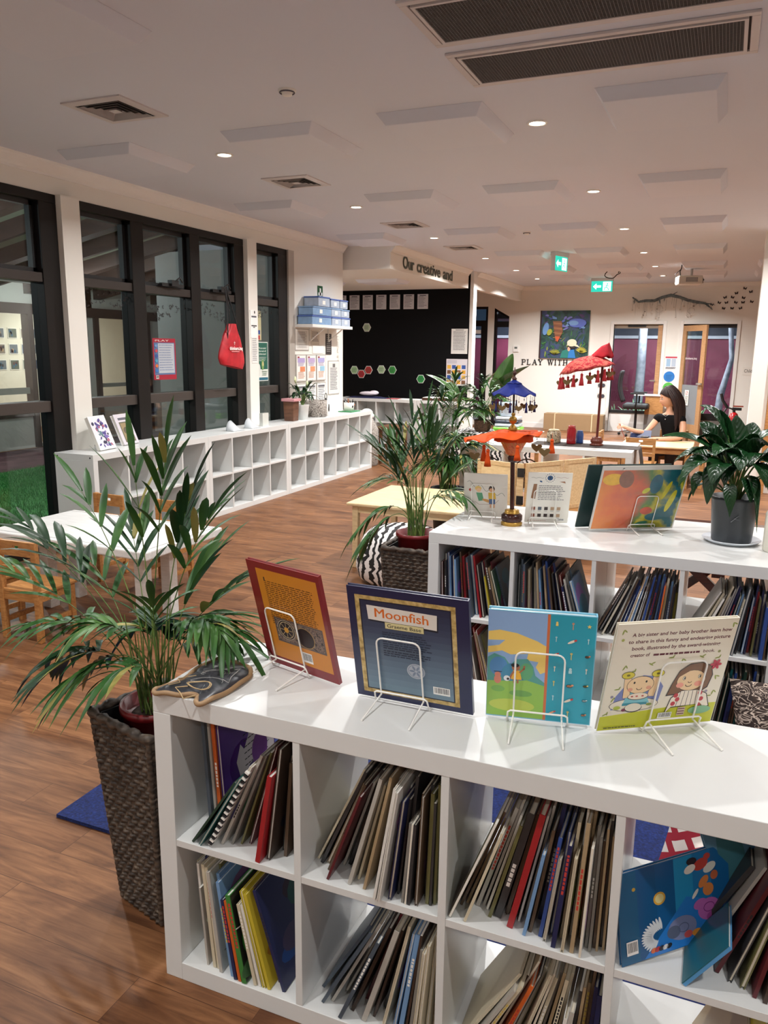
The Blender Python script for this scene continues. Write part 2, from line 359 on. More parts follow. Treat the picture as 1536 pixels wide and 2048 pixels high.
# ------------------------------------------------------------------ left glazing
GL = glass_mat()
def pane(parent, y0, y1, z0, z1, x=-4.87):
    m = MB(); m.box((x-0.003, y0, z0), (x+0.003, y1, z1), GL); return m.build('pane', parent)
def glazing(name, y0, y1, muls, right=0.10, left=0.06):
    root = bpy.data.objects.new(name, None); col.objects.link(root); root['kind'] = 'structure'
    f = MB(); X0, X1 = -4.93, -4.80
    f.box((X0, y0, 2.665), (X1+0.01, y1, 2.73), DARKFR)
    f.box((X0, y0, 0.02), (X1+0.01, y0+left, 2.665), DARKFR); f.box((X0, y1-right, 0.02), (X1+0.01, y1, 2.665), DARKFR)
    f.box((X0, y0+left, 2.08), (X1, y1-right, 2.15), C((50, 43, 39), 0.45))
    f.box((X0, y0, 0.0), (X1, y1, 0.07), DARKFR)
    f.box((X0, y0+left, 1.105), (X1-0.01, y1-right, 1.19), C((66, 59, 55), 0.45))
    for a, b in muls: f.box((X0, a, 0.07), (X1+0.012, b, 2.665), DARKFR)
    f.build('frame', root, bevel=0.004)
    edges = [y0+left]+[q for ab in muls for q in ab]+[y1-right]
    for i in range(0, len(edges), 2):
        a, b = edges[i], edges[i+1]
        # inner sash of every upper light, and its winder
        s = MB()
        for q in ((a, a+0.035), (b-0.035, b)): s.box((-4.90, q[0], 2.15), (-4.85, q[1], 2.665), BLACK)
        s.box((-4.90, a, 2.15), (-4.85, b, 2.185), BLACK); s.box((-4.90, a, 2.63), (-4.85, b, 2.665), BLACK); s.build('sash', root)
        pane(root, a, b, 2.15, 2.665, -4.875); pane(root, a, b, 1.19, 2.08, -4.865); pane(root, a, b, 0.07, 1.105, -4.865)
        if i != 0 or name == 'window_1':
            m = (a+b)/2+0.03; h = MB(); h.box((-4.80, m-0.16, 2.155), (-4.765, m+0.16, 2.185), BLACK); h.box((-4.79, m-0.05, 2.16), (-4.74, m+0.05, 2.215), BLACK)
            h.tube([(-4.75, m, 2.2), (-4.72, m+0.04, 2.24), (-4.73, m+0.09, 2.2)], 0.008, BLACK, 5); h.build('winder', root)
    return root
glazing('window_1', 1.9, 4.81, [(3.15, 3.33)], right=0.17)
glazing('window_2', 5.0, 7.37, [(5.63, 5.79), (6.45, 6.60)], right=0.17)
glazing('window_3', 7.55, 8.28, [], right=0.20)
# band of small butterfly stickers across the panes (each pane strip one sticker band)
bt = MB(); rd = random.Random(5)
for y0, y1 in ((5.07, 5.62), (5.8, 6.44), (6.62, 7.19), (7.62, 8.06)):
    n = int((y1-y0)*62)
    for i in range(n):
        y = rd.uniform(y0, y1); z = 1.97+0.05*sin(y*5)+rd.uniform(-0.07, 0.07); s = rd.uniform(0.010, 0.019); a = rd.uniform(0, 6)
        for q in (1, -1):
            pts = [(0, 0), (0.9*q, 0.9), (1.1*q, 0.2), (0.4*q, 0), (0.8*q, -0.7), (0.2*q, -0.5)]
            bt.add([(-4.856, y+s*(u*cos(a)-v*sin(a)), z+s*(u*sin(a)+v*cos(a))) for u, v in pts], [tuple(range(6))], C((40, 34, 34), 0.7))
tag(bt.build('butterfly_stickers'), 'band of tiny dark butterfly stickers across the left window panes', 'stickers', kind='stuff')
# ------------------------------------------------------------------ outdoors left: yard, turf, building opposite
noturf = noise_mat('maroon_soft_fall', [(0.35, (72, 44, 52)), (0.65, (96, 62, 70))], 6, 0.9)
w = MB(); w.box((-10.2, -1, -0.12), (-8.55, 16, -0.012), noturf); w.box((-4.97, -1, -0.12), (-4.95, 9.6, -0.01), C((120, 118, 112), 0.8)); struct(w.build('floor_yard'))
tg = MB(); turf = noise_mat('green_synthetic_turf', [(0.3, (34, 96, 46)), (0.55, (62, 138, 66)), (0.8, (112, 176, 100))], 60, 0.95, 2)
tg.box((-8.55, 1.0, -0.12), (-4.97, 9.6, -0.012), turf)
rd = random.Random(2)
for i in range(26000):
    x = -5.0-3.5*rd.random(); y = rd.uniform(3.2, 9.4) if x < -6 else rd.uniform(4.0, 8.0); h = rd.uniform(0.02, 0.05); a = rd.uniform(0, 6.28); l = rd.uniform(-0.02, 0.02); q = 0.004
    tg.add([(x-q*cos(a), y-q*sin(a), -0.012), (x+q*cos(a), y+q*sin(a), -0.012), (x+l, y+l, h)], [(0, 1, 2)], turf)
tag(tg.build('turf_lawn'), 'green synthetic lawn outside the left glass doors', 'lawn', kind='stuff')
OW = -10.2; OWM = C((186, 184, 176), 0.8, vary=0.03, scale=2); w = MB(); BR = C((58, 40, 34), 0.6)
for y0, y1, z0, z1 in ((2, 6.6, 0, 0.55), (6.6, 9.5, 0, 0.52), (9.5, 10.05, 0, 0.05), (10.05, 10.9, 0, 4.0), (10.9, 14.2, 0, 0.62), (2, 14.2, 2.22, 4.0), (14.2, 16, 0, 4.0), (2, 5.4, 0.5, 2.25), (12.3, 14.2, 0.6, 2.25)):
    w.box((OW-0.15, y0, z0), (OW, y1, z1), OWM)
w.box((OW-2.7, 2, 0), (OW-2.55, 16, 3), C((232, 228, 214), 0.8)); w.box((OW-2.7, 2, -0.1), (OW, 16, 0), C((150, 110, 78), 0.6)); w.box((OW-2.7, 2, 2.6), (OW-0.15, 16, 2.7), CEILM)
w.box((OW-2.6, 2, 0), (OW, 2.1, 2.7), PAINT); w.box((OW-2.6, 15.9, 0), (OW, 16, 2.7), PAINT)
w.box((OW, 2, 2.1), (OW+0.06, 14.2, 2.26), BR); w.box((OW, 2, 0.5), (OW+0.03, 9.5, 0.56), BR)
for y in (5.4, 7.2, 9.45, 10.0, 10.9, 12.25): w.box((OW-0.1, y, 0), (OW+0.05, y+0.10, 2.22), BR)
w.box((OW-0.06, 5.4, 0.86), (OW-0.02, 9.45, 0.96), C((150, 150, 140), 0.5)); w.box((OW-0.06, 11, 0.9), (OW-0.02, 12.25, 0.97), C((150, 150, 140), 0.5))
struct(w.build('wall_opposite'))
# verandah roof: sloping boards carried by dark rafters
w = MB(); sl = -0.20
w.add([(-4.97, -1, 3.65), (OW, -1, 3.65+5.2*sl), (OW, 16, 3.65+5.2*sl), (-4.97, 16, 3.65)], [(0, 1, 2, 3)], C((132, 136, 120), 0.8)); struct(w.build('ceiling_verandah'))
w = MB()
for i in range(20):
    y = 1.2+i*.75; wd = 0.16 if i % 2 else 0.06
    w.add([(-4.97, y, 3.45), (OW, y+0.0, 3.45+5.2*sl), (OW, y, 3.65+5.2*sl), (-4.97, y, 3.65), (-4.97, y+wd, 3.45), (OW, y+wd, 3.45+5.2*sl), (OW, y+wd, 3.65+5.2*sl), (-4.97, y+wd, 3.65)], [(0, 1, 2, 3), (7, 6, 5, 4), (0, 4, 5, 1), (1, 5, 6, 2), (3, 2, 6, 7)], BR)
struct(w.build('trim_7'))
w = MB(); w.box((-8.62, 8.35, 0), (-8.5, 8.47, 3.3), C((196, 200, 214), 0.5)); w.box((-8.64, 3, 2.42), (-8.48, 8.47, 2.56), C((196, 200, 214), 0.5)); struct(w.build('trim_8'))
for i, (y, z) in enumerate([(7.5, 2.55), (12, 2.55), (4, 2.55)]):
    l = bpy.data.lights.new('room_light', 'AREA'); l.shape = 'DISK'; l.size = 0.5; l.energy = 70; l.color = (1, 0.96, 0.88); o = bpy.data.objects.new('room_light', l); o.location = (OW-1.3, y, z); col.objects.link(o)
for i, (x, y, z, e) in enumerate(((-7.0, 5.6, 2.45, 110), (-7.6, 2.6, 2.5, 60), (-8.9, 9.0, 2.45, 60))):  # lamps added to brighten the turf, yard walls and verandah ceiling
    t = thing('yard_fill_lamp', 'added round lamp lighting the yard under the verandah roof, %s' % ('middle one', 'nearest one', 'far one')[i], 'lamp', (x, y, z), group='added verandah lamps'); m = MB(); m.tube([(0, 0, .09), (0, 0, 3.65+(-4.97-x)*sl-z)], .008, BLACK, 6); m.build('stem', t); m = MB(); m.lathe([(0, .10), (.10, .09), (.12, .06), (.12, .055), (0, .055)], C((210, 210, 206)), 20); m.build('shade', t)
    l = bpy.data.lights.new('lamp', 'POINT'); l.shadow_soft_size = 0.06; l.energy = e; l.color = (0.92, 0.97, 1); o = bpy.data.objects.new('lamp', l); o.parent = t; o.location = (0, 0, -.03); col.objects.link(o)
# ------------------------------------------------------------------ outdoors far: burgundy fence, dusk garden
w = MB(); BUR = noise_mat('burgundy_fence_paint', [(0.3, (116, 40, 66)), (0.7, (138, 54, 82))], 1.5, 0.6)
w.box((-8, 20.6, -0.1), (4, 20.75, 1.95), BUR); w.box((-8, 20.55, 1.95), (4, 20.8, 2.02), C((190, 190, 200), 0.5)); w.box((-8, 20.9, 2.0), (4, 21.0, 2.35), C((58, 62, 76), 0.6)); struct(w.build('wall_burgundy'))
w = MB(); w.box((-8, 17.1, -0.12), (4, 20.6, -0.02), noise_mat('pale_pebble_ground', [(0.35, (96, 82, 84)), (0.6, (156, 142, 144)), (0.7, (196, 186, 186))], 40, 0.9, 2, bump=0.6)); struct(w.build('floor_garden'))
w = MB(); w.box((-8, 23, 2.35), (4, 23.1, 5.5), C((96, 112, 128), 0.8)); struct(w.build('wall_beyond')); w = MB(); w.box((-4.9, 17.1, 2.3), (-2.6, 19.2, 2.42), C((70, 76, 88), 0.6)); struct(w.build('ceiling_awning'))
# far doors ------------------------------------------------------------
def frame(mb, x0, x1, z0, z1, t, d0, d1, m):
    mb.box((x0, d0, z0), (x0+t, d1, z1), m); mb.box((x1-t, d0, z0), (x1, d1, z1), m); mb.box((x0+t, d0, z1-t), (x1-t, d1, z1), m)
def fixed(name): o = bpy.data.objects.new(name, None); col.objects.link(o); o['kind'] = 'structure'; return o
d1 = fixed('door_1')
m = MB(); frame(m, -2.235, -1.155, 0, 2.235, 0.065, FY-0.025, FY+0.16, TRIMW); m.build('door_frame', d1, bevel=0.004)
m = MB(); m.box((-2.17, FY+0.05, 0), (-1.22, FY+0.10, 0.38), TRIMW); m.box((-2.17, FY+0.03, 0.38), (-1.22, FY+0.12, 0.44), BLACK); m.box((-2.17, FY+0.05, 2.09), (-1.22, FY+0.10, 2.17), C((150, 136, 120), 0.5)); m.box((-1.9, FY+0.03, 2.12), (-1.55, FY+0.06, 2.16), BLACK); m.build('lower_panel', d1)
m = MB(); m.box((-2.17, FY+0.07, 0.44), (-1.22, FY+0.076, 2.09), GL); m.build('pane', d1)
DW = wood('door_timber', [(.3, (168, 124, 84)), (.6, (188, 146, 104)), (.8, (204, 164, 122))], (2, 20, 20)); lf = MB(); lf.box((-1.31, FY-0.02, 0.0), (-1.225, FY+0.03, 2.15), DW); lf.build('door_leaf_edge', d1)
m = MB(); m.box((-1.40, FY-0.06, 1.045), (-1.29, FY-0.035, 1.07), C((200, 198, 192), 0.25, metal=0.9)); m.build('handle', d1)
d2 = fixed('door_2')
m = MB(); frame(m, -0.905, 0.195, 0, 2.235, 0.065, FY-0.025, FY+0.16, TRIMW); m.build('door_frame', d2, bevel=0.004)
m = MB(); m.box((-0.84, FY+0.06, 0.40), (0.13, FY+0.066, 2.12), GL); m.build('pane', d2)
m = MB(); m.box((-0.84, FY+0.05, 2.10), (0.13, FY+0.10, 2.17), BLACK); m.box((-0.84, FY+0.05, 0.36), (0.13, FY+0.10, 0.43), BLACK); m.box((-0.84, FY+0.05, 0.0), (0.13, FY+0.07, 0.30), C((150, 146, 142), 0.6)); m.box((-0.84, FY+0.04, 0.30), (0.13, FY+0.10, 0.36), BLACK); m.build('lower_panel', d2)
lf = MB(); M = Matrix.Translation((-0.84, FY-0.03, 0)) @ Matrix.Rotation(R(-52), 4, 'Z')
for a, b in (((0, 0, 0.02), (0.10, 0.04, 2.14)), ((0.60, 0, 0.02), (0.72, 0.04, 2.14)), ((0.10, 0, 2.03), (0.60, 0.04, 2.14)), ((0.10, 0, 0.02), (0.60, 0.04, 0.24))): lf.box(a, b, DW, M)
lf2 = lf.build('door_leaf', d2)
m = MB(); m.box((0.10, 0.017, 1.0), (0.60, 0.023, 2.03), GL, M); m.build('pane', lf2)
m = MB(); m.box((0.10, 0.012, 0.24), (0.60, 0.028, 1.0), C((132, 136, 140), 0.6), M); m.build('kick_panel', lf2)
m = MB(); m.box((0.62, -0.06, 1.02), (0.76, -0.03, 1.05), C((210, 206, 198), 0.25, metal=0.9), M); m.box((0.65, -0.04, 1.02), (0.68, 0.0, 1.05), C((210, 206, 198), 0.25, metal=0.9), M); m.build('handle', lf2)
m = MB(M); a = Art(m, (0.22, -0.001, 0.60), (1, 0, 0), (0, 0, 1)); a.rect(0, 0, 0.13, 0.30, PAPER); a.ring(0.065, 0.24, 0.035, 0.035, 0.008, C((190, 50, 50))); a.line([(0.04, 0.215), (0.09, 0.265)], 0.008, C((190, 50, 50))); a.para(0.02, 0.17, 0.115, 7, 0.022, INK); m.build('notice', lf2)
m = MB(M); a = Art(m, (0.14, -0.001, 1.49), (1, 0, 0), (0, 0, 1)); a.text('thinkers.inq', 0, 0, 0.045, C((236, 232, 228)), wid=0.36); m.build('lettering', lf2)
# side windows left of the far wall
s = fixed('window_4'); m = MB(); frame(m, -5.45, -4.83, 0.1, 2.55, 0.05, FY+0.02, FY+0.12, DARKFR); m.box((-5.40, FY+0.02, 2.14), (-4.88, FY+0.12, 2.26), DARKFR); m.box((-4.98, FY+0.02, 0.1), (-4.88, FY+0.12, 2.14), DARKFR); m.box((-5.4, FY+0.03, 1.98), (-4.98, FY+0.08, 2.06), TRIMW); m.build('frame', s)
m = MB(); m.box((-5.4, FY+0.06, 0.15), (-4.88, FY+0.066, 2.5), GL); m.build('pane', s)
s = fixed('window_5'); m = MB(); m.box((-4.69, FY+0.02, 0.1), (-4.64, FY+0.12, 2.52), DARKFR); m.box((-4.64, FY+0.02, 2.12), (-4.36, FY+0.12, 2.24), DARKFR); m.box((-4.69, FY+0.02, 0.0), (-4.36, FY+0.12, 0.1), DARKFR)
m.add([(-4.69, FY+0.02, 2.52), (-4.69, FY+0.02, 2.47), (-4.36, FY+0.02, 2.29), (-4.36, FY+0.02, 2.34)], [(0, 1, 2, 3)], DARKFR); m.build('frame', s)
m = MB(); m.add([(-4.64, FY+0.06, 0.1), (-4.36, FY+0.06, 0.1), (-4.36, FY+0.06, 2.3), (-4.64, FY+0.06, 2.46)], [(0, 1, 2, 3)], GL); m.build('pane', s)
# ------------------------------------------------------------------ ceiling fittings
_o = ['first', 'second', 'third', 'fourth', 'fifth', 'sixth', 'seventh', 'eighth', 'ninth']
ORD = _o+['tenth', 'eleventh', 'twelfth', 'thirteenth', 'fourteenth', 'fifteenth', 'sixteenth', 'seventeenth', 'eighteenth', 'nineteenth']
for _t, _n in (('twent', 'twenty'), ('thirt', 'thirty'), ('fort', 'forty')): ORD += [_t+'ieth']+[_n+'-'+q for q in _o]
LENS = emis('downlight_lens', (255, 246, 228), 22.0); RIMC = C((238, 236, 230), 0.4)
NX = {-3.4: 'window-side', -1.17: 'middle', 1.06: 'right-hand'}
def downlight(x, y, k, i):
    t = thing('downlight', 'recessed round white ceiling downlight, lit, in the %s row, %s from the front' % (NX[k], ORD[i]), 'light', (x, y, CEIL), group='ceiling downlights')
    m = MB(); m.lathe([(0.062, 0), (0.062, -0.006), (0.050, -0.009), (0.046, -0.003)], RIMC, 24); m.build('trim_ring', t)
    m = MB(); m.lathe([(0.0, -0.0035), (0.046, -0.004)], LENS, 20, smooth=False); m.build('lens', t)
    l = bpy.data.lights.new('lamp', 'AREA'); l.shape = 'DISK'; l.size = 0.085; l.energy = LIGHT_W*LIGHT_K[LIGHT_Y.index(y)]; l.color = LIGHT_COL; l.spread = R(150)
    o = bpy.data.objects.new('lamp', l); o.location = (0, 0, -0.012); o.parent = t; col.objects.link(o)
for k in LIGHT_X:
    n = 0
    for y in LIGHT_Y:
        x = k
        if k > 0 and y > 10: continue
        downlight(x, y, k, n); n += 1
# acoustic ceiling panels with bevelled edges
PX = [((-4.44, -3.80), 'window-side'), ((-3.08, -2.42), 'second'), ((-2.0, -1.36), 'third'), ((-0.76, -0.12), 'fourth'), ((0.30, 0.94), 'right-hand')]
PY = [2.33, 4.50, 6.68, 8.84, 10.98, 13.0, 14.6]
for i, y in enumerate(PY):
    for (x0, x1), nm in PX:
        if i == 0 and x0 > -3: continue
        if i >= 4 and x0 < -4: continue
        m = MB(); m.frustum((0.045, 0.045), (x1-x0-0.045, 0.68), (0, 0), (x1-x0, 0.725), -0.062, 0, PANELW)
        o = m.build('acoustic_panel', bevel=0.003); o.location = (x0, y, CEIL); tag(o, 'square white ceiling panel, row %s from the front, %s column' % (['one', 'two', 'three', 'four', 'five', 'six', 'seven'][i], nm), 'ceiling panel', 'white ceiling panels')
# square air diffusers
VW = C((206, 200, 200), 0.45, vary=0.02)
for (x, y), w_ in zip([(-3.37, 3.89), (-3.37, 6.0), (-3.36, 8.38), (-3.34, 10.42)], ['nearest', 'second nearest', 'third nearest', 'farthest']):
    t = thing('air_diffuser', 'square white louvred ceiling air vent, %s of the four' % w_, 'vent', (x, y, CEIL), group='square ceiling vents')
    m = MB(); s = 0.21
    for a, b, z in ((0.21, 0.155, -0.008),):
        for q in range(4):
            M = Matrix.Rotation(q*pi/2, 4, 'Z'); m.add([(-a, -a, z), (a, -a, z), (b, -b, z-0.004), (-b, -b, z-0.004), (-a, -a, 0), (a, -a, 0)], [(0, 3, 2, 1), (0, 1, 5, 4)], VW, False, M)
    m.build('rim', t)
    m = MB(); m.box((-0.155, -0.155, -0.004), (0.155, 0.155, -0.001), C((30, 28, 30), 0.9)); m.build('cavity', t)
    for j, a in enumerate((0.148, 0.116, 0.084, 0.052)):
        m = MB()
        for q in range(4):
            M = Matrix.Rotation(q*pi/2, 4, 'Z'); b = a-0.022; m.add([(-a, -a, -0.016), (a, -a, -0.016), (b, -b, -0.005), (-b, -b, -0.005)], [(0, 1, 2, 3), (3, 2, 1, 0)], VW, False, M)
        m.build('louvre', t)
    m = MB(); m.frustum((-0.03, -0.03), (0.03, 0.03), (-0.022, -0.022), (0.022, 0.022), -0.014, -0.004, VW); m.build('centre_plate', t)
# long return-air grilles
for y0, y1, nm in ((3.16, 3.66, 'nearer'), (3.76, 4.24, 'farther')):
    t = thing('return_air_grille', 'long grey egg-crate air grille in the ceiling, the %s of the pair' % nm, 'vent', (-0.66, (y0+y1)/2, CEIL), group='long ceiling grilles')
    a, b = 0.665, (y1-y0)/2
    m = MB()
    for p, q in (((-a, -b), (a, -b+0.035)), ((-a, b-0.035), (a, b)), ((-a, -b+0.035), (-a+0.035, b-0.035)), ((a-0.035, -b+0.035), (a, b-0.035))): m.box((p[0], p[1], -0.012), (q[0], q[1], 0), VW)
    m.build('rim', t, bevel=0.003)
    m = MB()
    for p, q in (((-a+.045, -b+.045), (a-.045, -b+0.06)), ((-a+.045, b-0.06), (a-.045, b-.045)), ((-a+.045, -b+0.06), (-a+0.06, b-0.06)), ((a-0.06, -b+0.06), (a-.045, b-0.06))): m.box((p[0], p[1], -0.016), (q[0], q[1], -0.002), VW)
    m.build('inner_frame', t)
    m = MB(); m.box((-a+.036, -b+.036, -0.003), (a-.036, b-.036, -0.001), C((60, 56, 56), 0.9)); m.build('cavity', t)
    m = MB(); g = C((120, 116, 114), 0.6); n = 88
    for i in range(n): x = -a+0.062+(2*a-0.124)*i/(n-1); m.box((x-0.0008, -b+0.06, -0.013), (x+0.0008, b-0.06, -0.004), g)
    for i in range(28): y = -b+0.062+(2*b-0.124)*i/27; m.box((-a+0.06, y-0.0008, -0.013), (a-0.06, y+0.0008, -0.004), g)
    m.build('mesh_grid', t)
for (x, y), nm in (((-2.27, 3.95), 'near the front air vent'), ((-2.24, 9.34), 'beyond the middle downlights')):
    t = thing('smoke_detector', 'small round white ceiling detector %s' % nm, 'detector', (x, y, CEIL), group='ceiling detectors')
    m = MB(); m.lathe([(0.048, 0), (0.048, -0.008), (0.030, -0.012), (0.026, -0.028), (0, -0.030)], RIMC, 22); m.build('housing', t)
    m = MB(); m.lathe([(0.040, -0.010), (0.043, -0.014), (0.040, -0.018), (0.036, -0.014), (0.040, -0.010)], SOFTINK, 20); m.build('ring', t)
# exit signs
TEAL = emis('exit_sign_green', (30, 170, 150), 1.6); EWH = emis('exit_sign_white', (225, 255, 248), 2.2); GR = C((210, 212, 212), 0.4)
def exit_sign(loc, rz, label, w=0.38, h=0.20):
    t = thing('exit_sign', label, 'sign', loc, rz, group='lit exit signs')
    m = MB(); m.box((-w/2, -0.03, -0.05-h), (w/2, 0.03, -0.05), GR); m.box((-w/2, -0.045, -0.055), (w/2, 0.045, 0), GR); m.build('housing', t, bevel=0.004)
    for sg in (1, -1):
        M = Matrix.Rotation(0 if sg > 0 else pi, 4, 'Z')
        m = MB(M); a = Art(m, (-w/2+0.01, -0.0305, -0.045-h), (1, 0, 0), (0, 0, 1)); ww, hh = w-0.02, h-0.01
        a.rect(0, 0, ww, hh, TEAL); a.rect(ww*0.55, hh*0.08, ww*0.93, hh*0.92, EWH)
        a.ell(ww*0.76, hh*0.74, 0.012, 0.012, TEAL); a.line([(ww*0.75, hh*0.65), (ww*0.72, hh*0.42), (ww*0.64, hh*0.36), (ww*0.62, hh*0.18)], 0.014, TEAL); a.line([(ww*0.72, hh*0.42), (ww*0.80, hh*0.30), (ww*0.82, hh*0.14)], 0.014, TEAL); a.line([(ww*0.66, hh*0.5), (ww*0.74, hh*0.62), (ww*0.84, hh*0.5)], 0.010, TEAL)
        a.poly([(ww*0.08, hh*0.5), (ww*0.24, hh*0.78), (ww*0.24, hh*0.60), (ww*0.46, hh*0.60), (ww*0.46, hh*0.40), (ww*0.24, hh*0.40), (ww*0.24, hh*0.22)], EWH)
        m.build('face', t)
    return t
exit_sign((-2.25, 11.38, CEIL), R(72), 'lit green exit sign hanging edge-on from the ceiling, the nearer one', w=0.36)
exit_sign((-2.24, 15.42, CEIL), 0, 'lit green exit sign facing the room near the far wall', w=0.40)
# projector
t = thing('ceiling_projector', 'off-white projector hung on a short pole from the ceiling', 'projector', (-0.64, 13.5, CEIL))
PW = C((206, 200, 190), 0.4)
m = MB(); m.tube([(0.02, 0, 0), (0.02, 0, -0.16)], 0.02, C((180, 178, 176), 0.3, metal=0.7), 10); m.lathe([(0.10, 0), (0.10, -0.01), (0.0, -0.012)], C((180, 178, 176), 0.3, metal=0.7), 18, (0.02, 0, 0)); m.build('mount', t)
m = MB(); m.box((-0.19, -0.14, -0.30), (0.17, 0.14, -0.17), PW, Matrix.Rotation(R(14), 4, 'Z')); m.build('body', t, bevel=0.02)
m = MB(Matrix.Rotation(R(14), 4, 'Z')); m.box((-0.08, -0.145, -0.265), (0.09, -0.139, -0.20), SOFTINK)
for i in range(6): m.box((-0.075, -0.147, -0.262+i*0.010), (0.085, -0.144, -0.258+i*0.010), PW)
m.build('front_grille', t)
m = MB(Matrix.Rotation(R(14), 4, 'Z')); m.lathe([(0.035, 0), (0.035, 0.02), (0.02, 0.022)], BLACK, 14, (0.17, -0.05, -0.24)); m.box((0.168, -0.06, -0.28), (0.19, 0.08, -0.2), BLACK); m.build('lens', t)
m = MB(); m.tube([(-0.13, -0.02, 0), (-0.13, -0.03, -0.05), (-0.15, -0.02, -0.10), (-0.14, 0, -0.17)], 0.009, BLACK, 6); m.tube([(-0.13, -0.02, -0.06), (-0.22, -0.02, -0.14), (-0.18, -0.02, -0.2)], 0.006, BLACK, 5); m.build('cable', t)
m = MB(); m.tube([(-1.83+0.10*cos(a)*(1+0.3*sin(a*2)), 13.57, 2.86+0.08*sin(a)) for a in [i*0.4 for i in range(16)]]+[(-1.73, 13.80, 2.88), (-1.73, 13.85, 2.948)], 0.008, BLACK, 5)
tag(m.build('hanging_cable'), 'loop of black cable dangling from the ceiling by the far exit sign', 'cable')
# lettering on the bulkhead
OLV = C((52, 62, 44), 0.35)
for wd_, y_, w_ in (('Our', 0, .42), ('creative', .53, 1.00), ('and', 1.66, .46)):
    m = MB(); a = Art(m, (-4.15, 10.28+y_, 2.70), (0, 1, 0), (0, 0, 1), gap=0.004); a.text(wd_, 0, 0, 0.16, OLV, bold=0.015, wid=w_); a.text(wd_, 0.006, 0, 0.16, OLV, bold=0.015, wid=w_)
    tag(m.build('wall_lettering'), 'dark green raised word %s on the white bulkhead' % wd_, 'lettering', 'lettering on the bulkhead')
# ================================================================== OPEN SHELF UNITS
def shelf_unit(label, loc, rz, ncol=4, length=1.49, depth=0.39, h=0.79, group=None, back=False):
    t = thing('cube_bookcase', label, 'bookcase', loc, rz, group)
    T, D = 0.05, 0.018
    MB().box((0, 0, h-T), (length, depth, h), WHITE).build('top_panel', t, bevel=0.0015)
    MB().box((T, 0, 0), (length-T, depth, T), WHITE).build('bottom_panel', t, bevel=0.0015)
    for x in (0, length-T):
        MB().box((x, 0, 0), (x+T, depth, h-T), WHITE).build('side_panel', t, bevel=0.0015)
    cw = (length-2*T-(ncol-1)*D)/ncol; zm = h/2-D/2
    for k in range(1, ncol):
        x = T+k*cw+(k-1)*D; MB().box((x, 0.001, T), (x+D, depth-0.001, h-T), WHITE).build('divider', t, bevel=0.0008)
    for k in range(ncol):
        x = T+k*(cw+D); MB().box((x, 0.002, zm), (x+cw, depth-0.002, zm+D), WHITE).build('shelf_board', t, bevel=0.0008)
    if back:
        MB().box((T, depth-0.006, T), (length-T, depth-0.002, h-T), WHITE).build('back_board', t)
    return t, cw, zm+D
NB = (-1.2038, 1.4065); NR = 0.0105
near, CW, ZM = shelf_unit('white open cube bookcase in the foreground, packed with picture books', (NB[0], NB[1], 0), NR)
MBX = (-1.185, 3.305)
mid, _, _ = shelf_unit('white open cube bookcase with a peace lily and parasol on top, second from the front', (MBX[0], MBX[1], 0), 0.0)
midb, _, _ = shelf_unit('white open cube bookcase standing back to back behind the second one', (MBX[0], MBX[1]+0.395, 0), 0.0)
FB = (-2.145, 6.77)
far, _, _ = shelf_unit('white open cube bookcase topped by a dark runner and red parasol', (FB[0], FB[1], 0), 0.01)
farb, _, _ = shelf_unit('white open cube bookcase back to back behind the runner-topped one', (FB[0]-.004, FB[1]+.395, 0), 0.01)
# the row under the windows faces +x: local x runs towards the back of the room
for i, (y0, L, n, nm) in enumerate([(4.625, 1.487, 4, 'nearest the glass doors'), (6.115, 1.487, 4, 'second along the window wall'), (7.605, 0.788, 2, 'short two-column one in the window row'), (8.396, 1.487, 4, 'last in the window row, beside the alcove')]):
    t, _, _ = shelf_unit('empty white cube shelf unit, %s' % nm, (-4.409, y0, 0), R(90), n, L, group='empty white shelf units along the window wall', back=True)
    if i == 0:
        m = MB()
        for yy in (0.03, 0.36): m.lathe([(0.006, 0), (0.006, 0.0015), (0, 0.0016)], BLACK, 10, (0, 0, 0))
        for k, (yy, zz) in enumerate(((0.03, 0.765), (0.36, 0.765))):
            b = MB(); b.ball((-0.001, yy, zz), (0.002, 0.007, 0.007), BLACK, 8, 6); b.build('screw_cap', t)
alc = [shelf_unit('white cube shelf unit in the alcove, %s' % nm, (x, 12.36, 0), 0.0, 4 if L > 1 else 2, L, group='white shelf units under the black wall', back=True) for x, L, nm in ((-6.19, 1.487, 'left under the black wall'), (-4.70, 0.788, 'right, partly hidden by palms'))]
